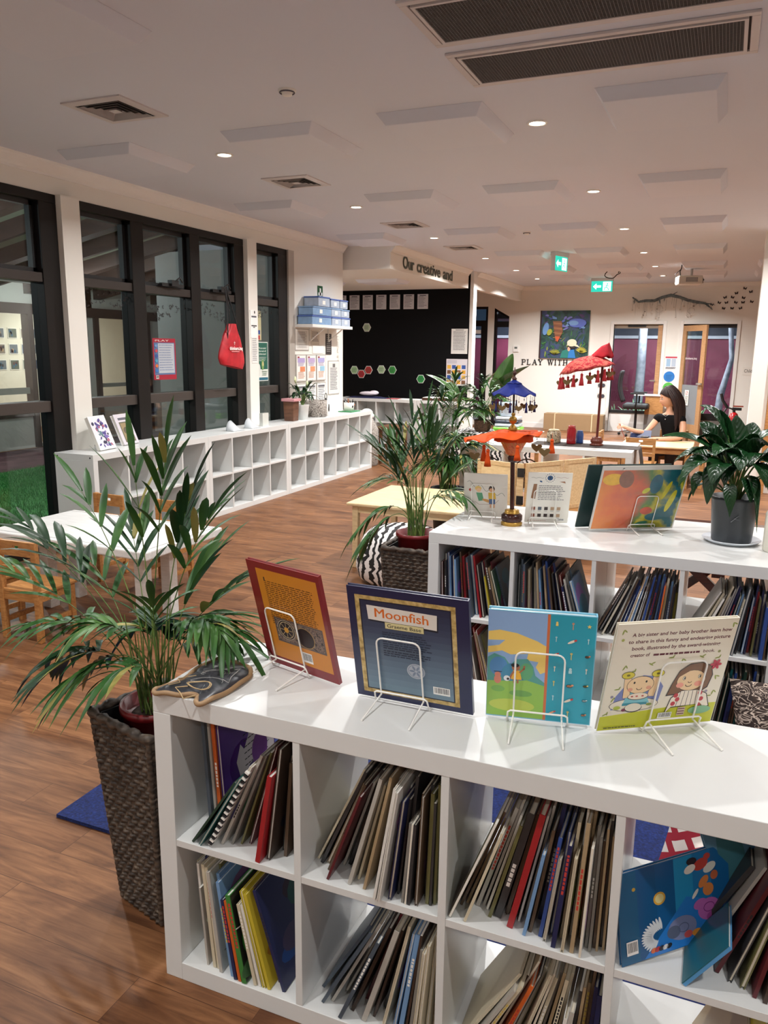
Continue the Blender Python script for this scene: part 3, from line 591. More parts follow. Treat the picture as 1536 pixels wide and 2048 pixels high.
# ================================================================== BOOKS
PAGE = C((222, 214, 196), 0.8, vary=0.05); PAGEW = C((232, 230, 222), 0.8, vary=0.05)
def book(label, group, M, t, d, h, colr, spine_front=True, art=None, rnd=None, soft=False):
    """closed book; local x = thickness, y = depth (front at 0), z = height"""
    o = bpy.data.objects.new('picture_book', None); col.objects.link(o); o.matrix_world = M; o['label'] = label; o['category'] = 'book'; o['group'] = group
    rough = 0.35
    cm = C(colr, rough, vary=0.05); ct = min(0.0022, t*0.22) if not soft else min(0.0006, t*0.2); e = 0.0 if soft else 0.003
    c = MB(); c.box((0, 0, 0), (ct, d, h), cm); c.box((t-ct, 0, 0), (t, d, h), cm)
    if spine_front: c.box((ct, 0, 0), (t-ct, ct, h), cm)
    else: c.box((ct, d-ct, 0), (t-ct, d, h), cm)
    if rnd:
        if spine_front and t > 0.006 and rnd.random() < 0.4:
            a = Art(c, (0.15*t, 0, 0), (1, 0, 0), (0, 0, 1)); tm = rnd.choice([PAPER, INK, C((214, 190, 90), 0.5), C((190, 60, 50), 0.5)])
            z = h*rnd.uniform(0.3, 0.55); n = rnd.randint(5, 12)
            for i in range(n):
                w_ = rnd.uniform(0.005, 0.011)
                if z+w_ < h*0.93: a.rect(0.1*t, z, 0.6*t, z+w_, tm, up=False)
                z += w_+0.0025
        a = Art(c, (t, 0, 0), (0, 1, 0), (0, 0, 1))     # cover seen on the right-hand side
        for i in range(rnd.randint(2, 4)):
            q = tuple(max(0, min(255, x*rnd.uniform(0.6, 1.5)+rnd.uniform(-20, 40))) for x in colr); cu = rnd.uniform(.25, .75)*d; cv = rnd.uniform(.25, .8)*h
            a.ell(cu, cv, min(cu, d-cu)*rnd.uniform(.4, .9), min(cv, h-cv)*rnd.uniform(.3, .7), C(tuple(int(x/8)*8 for x in q), 0.4), rot=0, seg=12)
    c.build('cover', o)
    p = MB(); p.box((ct, ct if spine_front else e, e), (t-ct, d-e if spine_front else d-ct, h-e), rnd.choice([PAGE, PAGEW]) if rnd else PAGEW); p.build('pages', o)
    if art: art(o, t, d, h)
    return o
CN = {'charcoal': (52, 52, 54), 'black': (30, 30, 32), 'brown': (92, 74, 58), 'dark brown': (62, 48, 40), 'grey': (128, 126, 120), 'pale grey': (176, 172, 164), 'cream': (206, 196, 170), 'tan': (166, 144, 112),
      'olive': (104, 102, 62), 'dark green': (34, 62, 50), 'teal': (20, 92, 92), 'navy': (28, 36, 78), 'blue': (46, 74, 140), 'light blue': (112, 150, 192), 'red': (158, 34, 40), 'maroon': (88, 26, 34), 'orange': (206, 98, 40),
      'purple': (78, 46, 128), 'white': (222, 220, 214), 'yellow': (196, 178, 54), 'green': (60, 128, 60), 'pink': (190, 110, 130), 'slate': (72, 84, 96)}
def fill(base, x0, x1, z0, specs, th, lean, cell, group, yr=(0.01, 0.09), seed=1, hr=(0.24, 0.30), dr=(0.20, 0.26), tscale=1.0):
    """row of books stacked against one side of a compartment; specs = (colour, thickness[, opts]); th = (first, last) tilt in degrees"""
    rnd = random.Random(seed); n = len(specs); X = None; pt = 0; ptan = None; ph = 0
    for i, sp in enumerate(specs):
        cn, t = sp[0], sp[1]*tscale; o = sp[2] if len(sp) > 2 else {}
        a = R(th[0]+(th[1]-th[0])*(i/max(1, n-1))**o.get('pw', 1.6)); h = o.get('h', rnd.uniform(*hr)); d = o.get('d', rnd.uniform(*dr)); y = o.get('y', rnd.uniform(*yr))
        if d+y > 0.37: d = 0.37-y
        if X is None: X = h*sin(a)+0.002
        else: X = X+pt+min(h, ph)*(tan(a)-ptan)*cos(a)
        pt = t/cos(a)+0.0006; ptan = tan(a); ph = h
        if lean > 0:   # tops towards +x, packed against x1
            M = base @ Matrix.Translation((x1-X, y, z0+0.0005)) @ Matrix.Rotation(a, 4, 'Y') @ Matrix.Translation((-t, 0, 0))
        else:
            M = base @ Matrix.Translation((x0+X, y, z0+0.0005)) @ Matrix.Rotation(-a, 4, 'Y')
        k = i if lean < 0 else n-1-i
        if X+pt > x1-x0+0.004: break
        lab = '%s %s picture book, %s from %s, %s' % (o.get('adj', 'thin' if t < 0.011 else 'thick'), cn, ORD[i], 'the left' if lean < 0 else 'the right', cell)
        book(lab, group, M, t, d, h, CN[cn], spine_front=o.get('sf', rnd.random() < 0.72), rnd=rnd, soft=t < 0.006, art=o.get('art'))
def mix(seed, n, pal, tr, over=None):
    rnd = random.Random(seed); out = []
    for i in range(n): out.append((rnd.choice(pal), rnd.uniform(*tr)))
    for k, v in (over or {}).items(): out[k] = v
    return out
BN = near.matrix_basis if False else Matrix.Translation((NB[0], NB[1], 0)) @ Matrix.Rotation(NR, 4, 'Z')
BM = Matrix.Translation((MBX[0], MBX[1], 0))
def cx(k): return 0.05+k*(CW+0.018), 0.05+k*(CW+0.018)+CW
DULL = ['charcoal', 'brown', 'dark brown', 'grey', 'tan', 'black', 'slate', 'olive', 'pale grey', 'charcoal', 'cream', 'maroon']
GN = 'picture books in the front bookcase'
def purple_art(o, t, d, h):
    m = MB(); a = Art(m, (t, 0, 0), (0, 1, 0), (0, 0, 1)); a.rect(0.004, 0.004, d-0.004, h-0.004, C((92, 58, 150), 0.4))
    a.poly([(0.06, 0.004), (0.055, 0.06), (0.075, 0.10), (0.062, 0.15), (0.085, 0.19), (0.10, 0.17), (0.125, 0.20), (0.13, h-0.02), (d-0.004, h-0.004), (d-0.004, 0.004)], C((196, 192, 196), 0.5))
    a.para(0.10, h-0.04, d-0.01, 9, 0.017, INK, th=0.003); m.build('cover_print', o)
def dot_art(o, t, d, h):
    m = MB()
    for i in range(26): m.box((-0.002, -0.006, 0.01+i*(h-0.02)/26), (t+0.002, 0.004, 0.01+i*(h-0.02)/26+0.005), PAPER if i % 2 else INK)
    m.build('comb_binding', o)
x0, x1 = cx(0)
fill(BN, x0+0.035, x1, ZM, [('slate', 0.009, {'h': .295, 'd': .28, 'y': .07}), ('pale grey', 0.007, {'h': .29, 'd': .26, 'y': .08}), ('orange', 0.010, {'h': .285, 'd': .27, 'y': .085, 'sf': True}), ('purple', 0.009, {'h': .28, 'd': .25, 'y': .09, 'art': purple_art, 'adj': 'torn'})], (3, 4), -1, 'upper left cell of the front bookcase', GN, seed=3)
fill(BN, x0, x1, ZM, [('tan', .008), ('charcoal', .007), ('black', .009), ('brown', .008), ('charcoal', .007), ('dark brown', .009), ('red', .012, {'h': .235, 'd': .25, 'y': .004, 'sf': True, 'adj': 'hardback'}), ('maroon', .008, {'y': .12}), ('black', .006, {'y': .10}),
      ('maroon', .006, {'h': .29}), ('olive', .005, {'h': .28, 'y': .05}), ('grey', .006, {'h': .28, 'y': .04}), ('pale grey', .007, {'h': .29, 'y': .03}), ('white', .007, {'h': .27, 'y': .012, 'adj': 'comb-bound', 'art': dot_art}), ('teal', .007, {'h': .24, 'y': .004, 'd': .2}), ('dark green', .006, {'h': .23, 'y': .008, 'd': .2})], (2, 34), 1, 'upper left cell of the front bookcase', GN, seed=5)
def kids_art(o, t, d, h):
    m = MB(); a = Art(m, (t, 0, 0), (0, 1, 0), (0, 0, 1)); a.rect(0.004, 0.004, d-0.004, h-0.004, C((176, 184, 178), 0.4)); a.ell(0.05, 0.09, 0.018, 0.012, C((168, 40, 60), 0.4)); a.ell(0.06, 0.17, 0.03, 0.02, C((58, 96, 156), 0.4)); a.line([(0.02, 0.05), (0.10, 0.05), (0.10, 0.02)], 0.002, INK); m.build('cover_print', o)
def leaf_art(o, t, d, h):
    m = MB(); a = Art(m, (t, 0, 0), (0, 1, 0), (0, 0, 1)); a.rect(0.002, 0.002, d-0.002, h-0.002, C((28, 30, 26), 0.3)); a.ell(0.06, 0.10, 0.045, 0.05, C((48, 140, 52), 0.35)); a.ell(0.05, 0.03, 0.06, 0.025, C((70, 110, 70), 0.35)); a.line([(0.0, 0.15), (0.04, 0.14), (0.06, 0.115), (0.10, 0.12)], 0.003, PAPER); a.ell(0.09, 0.075, 0.012, 0.02, C((200, 80, 50), 0.4)); m.build('cover_print', o)
fill(BN, x0, x1, 0.05, [('charcoal', .008, {'y': .12}), ('black', .014, {'y': .11, 'd': .2}), ('cream', .008, {'h': .27, 'y': .05}), ('white', .006, {'h': .27, 'y': .05}), ('white', .007, {'h': .28, 'y': .03}), ('pale grey', .006, {'h': .22, 'y': .02, 'adj': 'pineapple-printed'}), ('navy', .009, {'h': .29, 'y': .05}), ('cream', .010, {'h': .29, 'y': .02}), ('cream', .009, {'h': .285, 'y': .02}),
      ('pale grey', .010, {'h': .28, 'y': .012, 'art': kids_art, 'adj': 'hardback'}), ('olive', .006, {'h': .28}), ('light blue', .009, {'h': .27, 'y': .03}), ('light blue', .010, {'h': .26, 'y': .012}), ('navy', .010, {'h': .22, 'y': .006, 'sf': True}), ('orange', .009, {'h': .22, 'y': .006}), ('green', .014, {'h': .24, 'y': .004, 'd': .18, 'art': leaf_art, 'adj': 'leaf-printed'}),
      ('brown', .010, {'y': .13, 'd': .2}), ('cream', .009, {'h': .22, 'y': .01, 'd': .2}), ('white', .008, {'h': .22, 'y': .012, 'd': .2}), ('yellow', .010, {'h': .26, 'y': .012}), ('yellow', .009, {'h': .255, 'y': .012}), ('brown', .007, {'h': .26}), ('pink', .007, {'h': .26}), ('navy', .009, {'h': .27, 'y': .02})], (3, 17), -1, 'lower left cell of the front bookcase', GN, seed=8, tscale=0.94)
x0, x1 = cx(1)
fill(BN, x0, x1, ZM, mix(11, 36, DULL, (.0045, .0085), {1: ('olive', .006), 3: ('olive', .008, {'h': .27, 'y': .03}), 7: ('charcoal', .006, {'h': .2, 'y': .01}), 8: ('white', .004, {'h': .2, 'y': .01}), 9: ('grey', .006, {'h': .2, 'y': .012}), 12: ('navy', .008, {'h': .25, 'y': .01}), 14: ('white', .007, {'h': .28, 'y': -.008, 'sf': False, 'adj': 'open-edged'}), 15: ('white', .006, {'h': .285, 'y': -.004}), 19: ('slate', .008), 22: ('slate', .008), 25: ('maroon', .006), 29: ('cream', .005)}), (1, 33), 1, 'second upper cell of the front bookcase', GN, seed=12)
fill(BN, x0, x1, 0.05, mix(13, 24, DULL, (.005, .009), {2: ('cream', .007, {'y': .005}), 3: ('cream', .008, {'h': .25, 'y': .004}), 6: ('light blue', .011, {'h': .28, 'y': .02}), 7: ('light blue', .007, {'h': .28, 'y': .02}), 12: ('pale grey', .012, {'h': .28, 'y': .02, 'sf': True}), 15: ('slate', .009, {'y': .004}), 20: ('cream', .007, {'h': .28, 'y': .05}), 21: ('cream', .006, {'h': .28, 'y': .045}), 22: ('tan', .008, {'h': .285, 'y': .05})}), (4, 40), 1, 'second lower cell of the front bookcase', GN, seed=14)
x0, x1 = cx(2)
fill(BN, x0, x1, ZM, mix(15, 38, ['charcoal', 'brown', 'dark brown', 'tan', 'tan', 'grey', 'slate', 'olive', 'pale grey', 'cream', 'brown'], (.0045, .0085), {6: ('white', .005, {'h': .25, 'y': .004}), 10: ('cream', .006, {'h': .22, 'y': .004}), 12: ('navy', .009, {'h': .24, 'y': .01}), 13: ('blue', .006, {'h': .25}), 14: ('pale grey', .007, {'h': .2, 'y': .02}), 15: ('blue', .008, {'h': .24, 'y': .03}), 16: ('navy', .008), 18: ('light blue', .007, {'h': .2, 'y': .02}),
      21: ('red', .013, {'h': .285, 'y': .03, 'sf': True, 'adj': 'bright hardback'}), 23: ('charcoal', .015, {'h': .27, 'y': .05, 'sf': True}), 28: ('cream', .006, {'h': .24, 'y': .01}), 32: ('white', .012, {'h': .305, 'y': -.004, 'sf': True, 'adj': 'glossy'}), 35: ('charcoal', .01), 36: ('yellow', .005, {'h': .27})}), (1, 27), 1, 'third upper cell of the front bookcase', GN, seed=16)
fill(BN, x0, x1, 0.05, mix(17, 23, ['charcoal', 'black', 'brown', 'dark brown', 'grey', 'tan', 'cream'], (.005, .009), {0: ('navy', .01), 1: ('navy', .008), 6: ('pale grey', .01, {'y': .006, 'h': .22}), 7: ('white', .008, {'y': .006, 'h': .2}), 14: ('cream', .006), 17: ('orange', .008), 20: ('cream', .007), 21: ('pale grey', .006)}), (3, 30), 1, 'third lower cell of the front bookcase', GN, seed=18)
x0, x1 = cx(3)
fill(BN, x0, x1, ZM, mix(19, 9, ['charcoal', 'dark brown', 'tan', 'grey', 'maroon', 'olive', 'pink'], (.006, .011), {4: ('olive', .009), 6: ('maroon', .008), 7: ('pale grey', .006, {'h': .24, 'y': .12, 'd': .2}), 8: ('charcoal', .010, {'h': .22, 'y': .15, 'd': .2})}), (6, 27), 1, 'upper right cell of the front bookcase', GN, seed=20)
fill(BN, x0, x1, 0.05, mix(21, 7, ['tan', 'brown', 'olive', 'pink', 'yellow', 'cream', 'maroon'], (.006, .011)), (3, 22), 1, 'lower right cell of the front bookcase', GN, seed=22)
GM = 'picture books in the second bookcase'
BRIGHT = ['navy', 'blue', 'light blue', 'slate', 'maroon', 'red', 'brown', 'tan', 'dark green', 'cream', 'charcoal', 'dark brown', 'pale grey', 'black']
x0, x1 = cx(0)
fill(BM, x0, x1, ZM, mix(31, 27, BRIGHT, (.006, .012), {0: ('maroon', .008), 4: ('light blue', .010), 5: ('blue', .014, {'h': .25}), 10: ('red', .010), 14: ('light blue', .011), 15: ('orange', .009), 16: ('red', .008), 20: ('yellow', .007, {'h': .2}), 24: ('maroon', .006, {'h': .27}), 25: ('dark green', .010, {'h': .24, 'y': .01})}), (2, 16), -1, 'upper left cell of the second bookcase', GM, seed=32)
fill(BM, x0, x1, 0.05, mix(33, 26, ['cream', 'tan', 'brown', 'olive', 'maroon', 'red', 'grey', 'pale grey'], (.005, .009)), (2, 17), -1, 'lower left cell of the second bookcase', GM, seed=34)
x0, x1 = cx(1)
fill(BM, x0, x1, ZM, mix(35, 30, ['cream', 'tan', 'brown', 'grey', 'slate', 'dark green', 'pale grey', 'charcoal'], (.006, .010), {12: ('light blue', .008), 13: ('navy', .010), 15: ('blue', .009), 17: ('maroon', .007), 19: ('navy', .009), 21: ('red', .009), 22: ('navy', .010, {'h': .2}), 23: ('pale grey', .008, {'h': .2}), 26: ('slate', .008, {'h': .27}), 27: ('light blue', .010, {'h': .24, 'y': .005})}), (0.5, 20), -1, 'second upper cell of the second bookcase', GM, seed=36)
x0, x1 = cx(2)
fill(BM, x0, x1, ZM, mix(37, 33, BRIGHT+['navy', 'charcoal', 'black'], (.005, .009), {0: ('yellow', .010, {'h': .22}), 3: ('light blue', .008), 6: ('orange', .006), 10: ('blue', .010), 14: ('white', .005), 18: ('blue', .009), 21: ('white', .006), 24: ('navy', .009)}), (3, 36), 1, 'third upper cell of the second bookcase', GM, seed=38)
x0, x1 = cx(3)
fill(BM, x0, x1, ZM, mix(39, 30, BRIGHT+['navy', 'grey'], (.005, .009), {1: ('blue', .014, {'h': .22, 'y': .01}), 4: ('olive', .008), 20: ('white', .006, {'h': .25}), 23: ('white', .006), 26: ('cream', .005), 27: ('pale grey', .007, {'h': .25})}), (2, 38), 1, 'upper right cell of the second bookcase', GM, seed=40)
fill(BM, x0, x1, 0.05, mix(41, 26, ['brown', 'slate', 'dark green', 'navy', 'blue', 'teal', 'grey', 'dark brown', 'olive'], (.006, .010)), (2, 14), 1, 'lower right cell of the second bookcase', GM, seed=42)
# ================================================================== DISPLAY BOOKS AND WIRE EASELS
ZT = 0.79
def easel(label, x, y, yaw, tilt, u, zt=ZT, w=0.105, h=0.175, group='white wire book easels'):
    t = thing('wire_easel', label, 'book stand', (x+cos(yaw)*u, y+sin(yaw)*u, zt), yaw, group)
    tl = tan(tilt); a = w/2; r = 0.0021
    j = (-0.006, 0.028)
    pts = []
    for s in (-1, 1):
        foot = (s*(a+0.004), -0.115, 0.0025); jn = (s*a, j[0]-0.004, 0.022)
        m = MB(); m.tube([foot, jn], r, WIRE, 7); m.ball(foot, 0.0027, WIRE, 8, 6); m.build('leg', t)
    top = h; up = lambda z: -0.010-(z-0.02)*tl
    p = [(-a, up(0.022), 0.022)]
    for q in range(5): an = pi/2*q/4; p.append((-a+0.016*(1-cos(an)), up(top-0.016+0.016*sin(an)), top-0.016+0.016*sin(an)))
    for q in range(5): an = pi/2*(1-q/4); p.append((a-0.016*(1-cos(an)), up(top-0.016+0.016*sin(an)), top-0.016+0.016*sin(an)))
    p.append((a, up(0.022), 0.022))
    m = MB(); m.tube(p, r, WIRE, 7); m.build('back_loop', t)
    b = a+0.014
    m = MB(); m.tube([(-b, 0.038, 0.022), (-b, 0.034, 0.0035), (-b, -0.010, 0.004), (-b+0.002, -0.022, 0.030), (-b+0.008, -0.023, 0.034), (b-0.008, -0.023, 0.034), (b-0.002, -0.022, 0.030), (b, -0.010, 0.004), (b, 0.034, 0.0035), (b, 0.038, 0.022)], r, WIRE, 7); m.build('rest_bar', t)
    return t
def dbook(label, x, y, yaw, tilt, w, h, t, colr, art, zt=ZT, group=None, name='display_book', soft=False, cat='book'):
    o = bpy.data.objects.new(name, None); col.objects.link(o); o['label'] = label; o['category'] = cat
    if group: o['group'] = group
    o.matrix_world = Matrix.Translation((x, y, zt+0.0065)) @ Matrix.Rotation(yaw, 4, 'Z') @ Matrix.Rotation(tilt, 4, 'X')
    cm = C(colr, 0.3, vary=0.03, coat=0.3); ct = 0.0028 if not soft else 0.0008
    c = MB(); c.box((0, 0, 0), (w, ct, h), cm); c.box((0, t-ct, 0), (w, t, h), cm); c.box((w-ct, ct, 0), (w, t-ct, h), cm)
    a = Art(c, (0, 0, 0), (1, 0, 0), (0, 0, 1), gap=.00003); art(a, w, h); c.build('cover', o, bevel=0.0)
    p = MB(); p.box((0.004, ct, 0.004), (w-ct-0.0002, t-ct, h-0.004), PAGEW); p.build('pages', o)
    return o
def Cc(*c): return C(c, 0.32, vary=0.03, coat=0.25)
def art_orange(a, w, h):
    a.rect(0.030, 0.026, w-0.012, h-0.018, Cc(206, 132, 38)); 
    a.rect(0.052, h-0.052, 0.056, h-0.040, INK, up=False); a.para(0.052, h-0.052, w-0.030, 22, 0.0058, C((110, 66, 24), 0.5), th=0.0026, rag=0.06, seed=4)
    x0, x1, y0, y1 = 0.058, w-0.022, 0.078, 0.150
    a.rect(x0, y0, x1, y1, C((96, 84, 82), 0.4)); a.rect(x0+.004, y0+.004, x1-.004, y1-.004, noise_mat('engraved_print', [(0.35, (38, 32, 38)), (0.5, (140, 118, 104)), (0.6, (70, 58, 70)), (0.7, (186, 166, 140))], 90, 0.4, 3))
    a.ell(x0+0.038, 0.118, 0.030, 0.028, C((52, 44, 48), 0.4)); a.ring(x0+0.038, 0.118, 0.024, 0.023, 0.002, C((196, 178, 140))); a.ring(x0+0.038, 0.118, 0.030, 0.028, 0.0015, C((190, 180, 160)))
    for i in range(8): an = i*pi/4; a.line([(x0+.038+.007*cos(an), .118+.007*sin(an)), (x0+.038+.021*cos(an), .118+.021*sin(an))], 0.0018, C((172, 150, 116)), up=False)
    a.k += 1; a.ell(x0+0.038, 0.118, 0.008, 0.008, C((206, 150, 60), 0.4))
    a.ell(x0+0.102, 0.110, 0.030, 0.028, C((38, 22, 26), 0.3)); a.ring(x0+0.102, 0.110, 0.031, 0.029, 0.002, C((170, 140, 90)))
    a.barcode(w*0.55, 0.036, 0.034, 0.030)
def art_moon(a, w, h):
    a.rect(0.018, 0.014, w-0.030, h-0.020, noise_mat('gilt_print', [(0.3, (146, 118, 62)), (0.5, (196, 168, 104)), (0.7, (220, 200, 146))], 70, 0.35, 3))
    a.rect(0.0285, 0.0245, w-0.0405, h-0.0305, Cc(18, 24, 48)); n = 14; x0, x1, y0, y1 = 0.0315, w-0.0435, 0.0275, h-0.0335
    for i in range(n):
        f = i/(n-1); c = tuple(int(p+(q-p)*f) for p, q in zip((112, 138, 156), (34, 44, 74))); a.rect(x0, y0+(y1-y0)*i/n, x1, y0+(y1-y0)*(i+1)/n, Cc(*c), up=False)
    a.k += 1
    r = R(-2.0); a.poly([(0.050, h-0.085), (w-0.072, h-0.092), (w-0.070, h-0.052), (0.048, h-0.048)], C((20, 24, 40), 0.4)); a.poly([(0.047, h-0.081), (w-0.075, h-0.087), (w-0.073, h-0.048), (0.045, h-0.044)], C((232, 226, 218), 0.4))
    [a.text('Moonfish', 0.064+q*.0005, h-0.073, 0.0235, C((222, 112, 32), 0.4), rot=R(-1.2), wid=w-0.158) for q in (-1, 0, 1)]
    a.rect(0.086, h-0.101, w-0.105, h-0.083, C((60, 56, 40), 0.4)); a.rect(0.087, h-0.100, w-0.106, h-0.084, C((222, 212, 158), 0.4)); a.text('Graeme Base', 0.092, h-0.0965, 0.0092, INK, bold=0.008, wid=w-0.204)
    for k, (zz, n_) in enumerate(((h-0.112, 4), (h-0.137, 4), (h-0.162, 3))): a.para(0.078, zz, w-0.088, n_, 0.0058, C((30, 40, 66), 0.5), th=0.0026, seed=k+2)
    cx_, cz_ = w*0.54, h*0.315; a.ell(cx_, cz_, 0.022, 0.0205, C((176, 184, 196), 0.4)); a.ring(cx_, cz_, 0.0185, 0.017, 0.001, C((104, 120, 144)))
    for i in range(6): an = i*pi/3; a.ell(cx_+0.0095*cos(an), cz_+0.009*sin(an), 0.0065, 0.0028, C((124, 138, 160)), rot=an, up=False)
    a.k += 1; a.barcode(w-0.092, 0.040, 0.040, 0.021)
def little(a, x, y, s, c, kind):
    c2 = C((40, 46, 52), 0.5)
    if kind == 0: a.ell(x, y, s, s*0.55, c2, up=False); a.ell(x, y, s*0.85, s*0.42, c); a.ell(x+s*0.9, y+s*0.35, s*0.38, s*0.33, c)
    elif kind == 1: a.poly([(x+s*(1 if i % 2 == 0 else .42)*sin(pi*i/5), y+s*(1 if i % 2 == 0 else .42)*cos(pi*i/5)) for i in range(10)], c)
    elif kind == 2: a.ell(x, y, s*1.5, s*0.4, c, rot=0.5); a.ell(x+s, y+s*0.5, s*0.5, s*0.35, C((190, 70, 70)), rot=0.5)
    elif kind == 3: a.ell(x, y+s*.8, s*.45, s*.45, c); a.rect(x-s*.5, y-s*.7, x+s*.5, y+s*.4, c)
    else: a.line([(x, y-s), (x, y+s)], 0.0016, c); a.ring(x, y+s, s*.3, s*.3, 0.0012, c, seg=8)
def art_blue(a, w, h):
    L = w*0.55
    a.rect(0.0, 0.002, L, h-0.002, Cc(142, 176, 220)); a.rect(L, 0.002, L+0.006, h-0.002, Cc(206, 112, 70)); a.rect(L+0.006, 0.002, w-0.002, h-0.002, Cc(40, 158, 182))
    a.poly([(0.001, h*.80), (L*.2, h*.82), (L*.5, h*.80), (L*.85, h*.74), (L, h*.70), (L, h*.46), (L*.92, h*.44), (L*.84, h*.50), (L*.88, h*.55), (L*.68, h*.56), (L*.70, h*.62), (L*.4, h*.60), (L*.25, h*.63), (0.001, h*.60), (0.001, h*.66), (L*.2, h*.68), (L*.3, h*.73), (0.001, h*.72)], Cc(240, 206, 112))
    a.poly([(0.001, h*.33), (0.001, h*.56), (L*.12, h*.60), (L*.3, h*.57), (L*.4, h*.50), (L*.5, h*.56), (L*.7, h*.57), (L*.8, h*.50), (L*.84, h*.42), (L, h*.36), (L, h*.2)], Cc(84, 158, 150)); a.ell(L*.2, h*.48, L*.16, h*.09, Cc(80, 140, 196)); a.ell(L*.45, h*.42, L*.2, h*.1, Cc(62, 138, 176)); a.ell(L*.68, h*.45, L*.12, h*.08, Cc(96, 170, 120))
    a.poly([(0.001, 0.003), (L, 0.003), (L, h*.33), (L*.7, h*.37), (L*.4, h*.35), (0.001, h*.34)], Cc(146, 192, 84)); a.ell(L*.45, h*.12, L*.4, h*.06, Cc(190, 206, 92)); a.ell(L*.6, h*.24, L*.2, h*.03, Cc(112, 168, 86)); a.ell(L*.2, h*.27, L*.12, h*.03, Cc(120, 176, 84))
    # child waving, beside a small sitting dog
    sk = Cc(176, 110, 74); a.rect(L*.50-.005, h*.335, L*.50-.001, h*.38, sk); a.rect(L*.50+.003, h*.335, L*.50+.007, h*.38, sk); a.poly([(L*.42, h*.37), (L*.61, h*.37), (L*.57, h*.455), (L*.46, h*.455)], Cc(240, 184, 52)); a.line([(L*.57, h*.44), (L*.64, h*.475), (L*.645, h*.50)], 0.004, sk); a.line([(L*.46, h*.44), (L*.40, h*.38)], 0.004, sk)
    a.ell(L*.50, h*.485, 0.009, 0.009, sk); a.ell(L*.485, h*.503, 0.009, 0.005, INK)
    dg = Cc(214, 132, 110); a.ell(L*.19, h*.36, 0.008, 0.011, dg); a.ell(L*.19, h*.405, 0.007, 0.006, dg); a.rect(L*.12, h*.428, L*.26, h*.434, C((70, 60, 80))); a.ell(L*.35, h*.375, 0.007, 0.007, Cc(226, 232, 236)); a.ell(L*.37, h*.37, 0.003, 0.003, INK)
    k = 0
    for r_ in range(7):
        for cc in range(3):
            x = L+0.020+cc*(w-L-0.036)/2; y = h*0.91-r_*h*0.136-(cc % 2)*h*0.01
            colr = [Cc(236, 214, 120), Cc(190, 226, 232), Cc(226, 160, 120), Cc(236, 228, 210)][(r_+cc*2) % 4]; little(a, x, y, 0.0052 if cc != 1 else 0.007, colr, [3, 4, 1, 4, 2, 4, 2, 4, 0, 4, 3, 4, 4, 0, 0, 4, 2, 0, 2, 4, 0][k]); k += 1
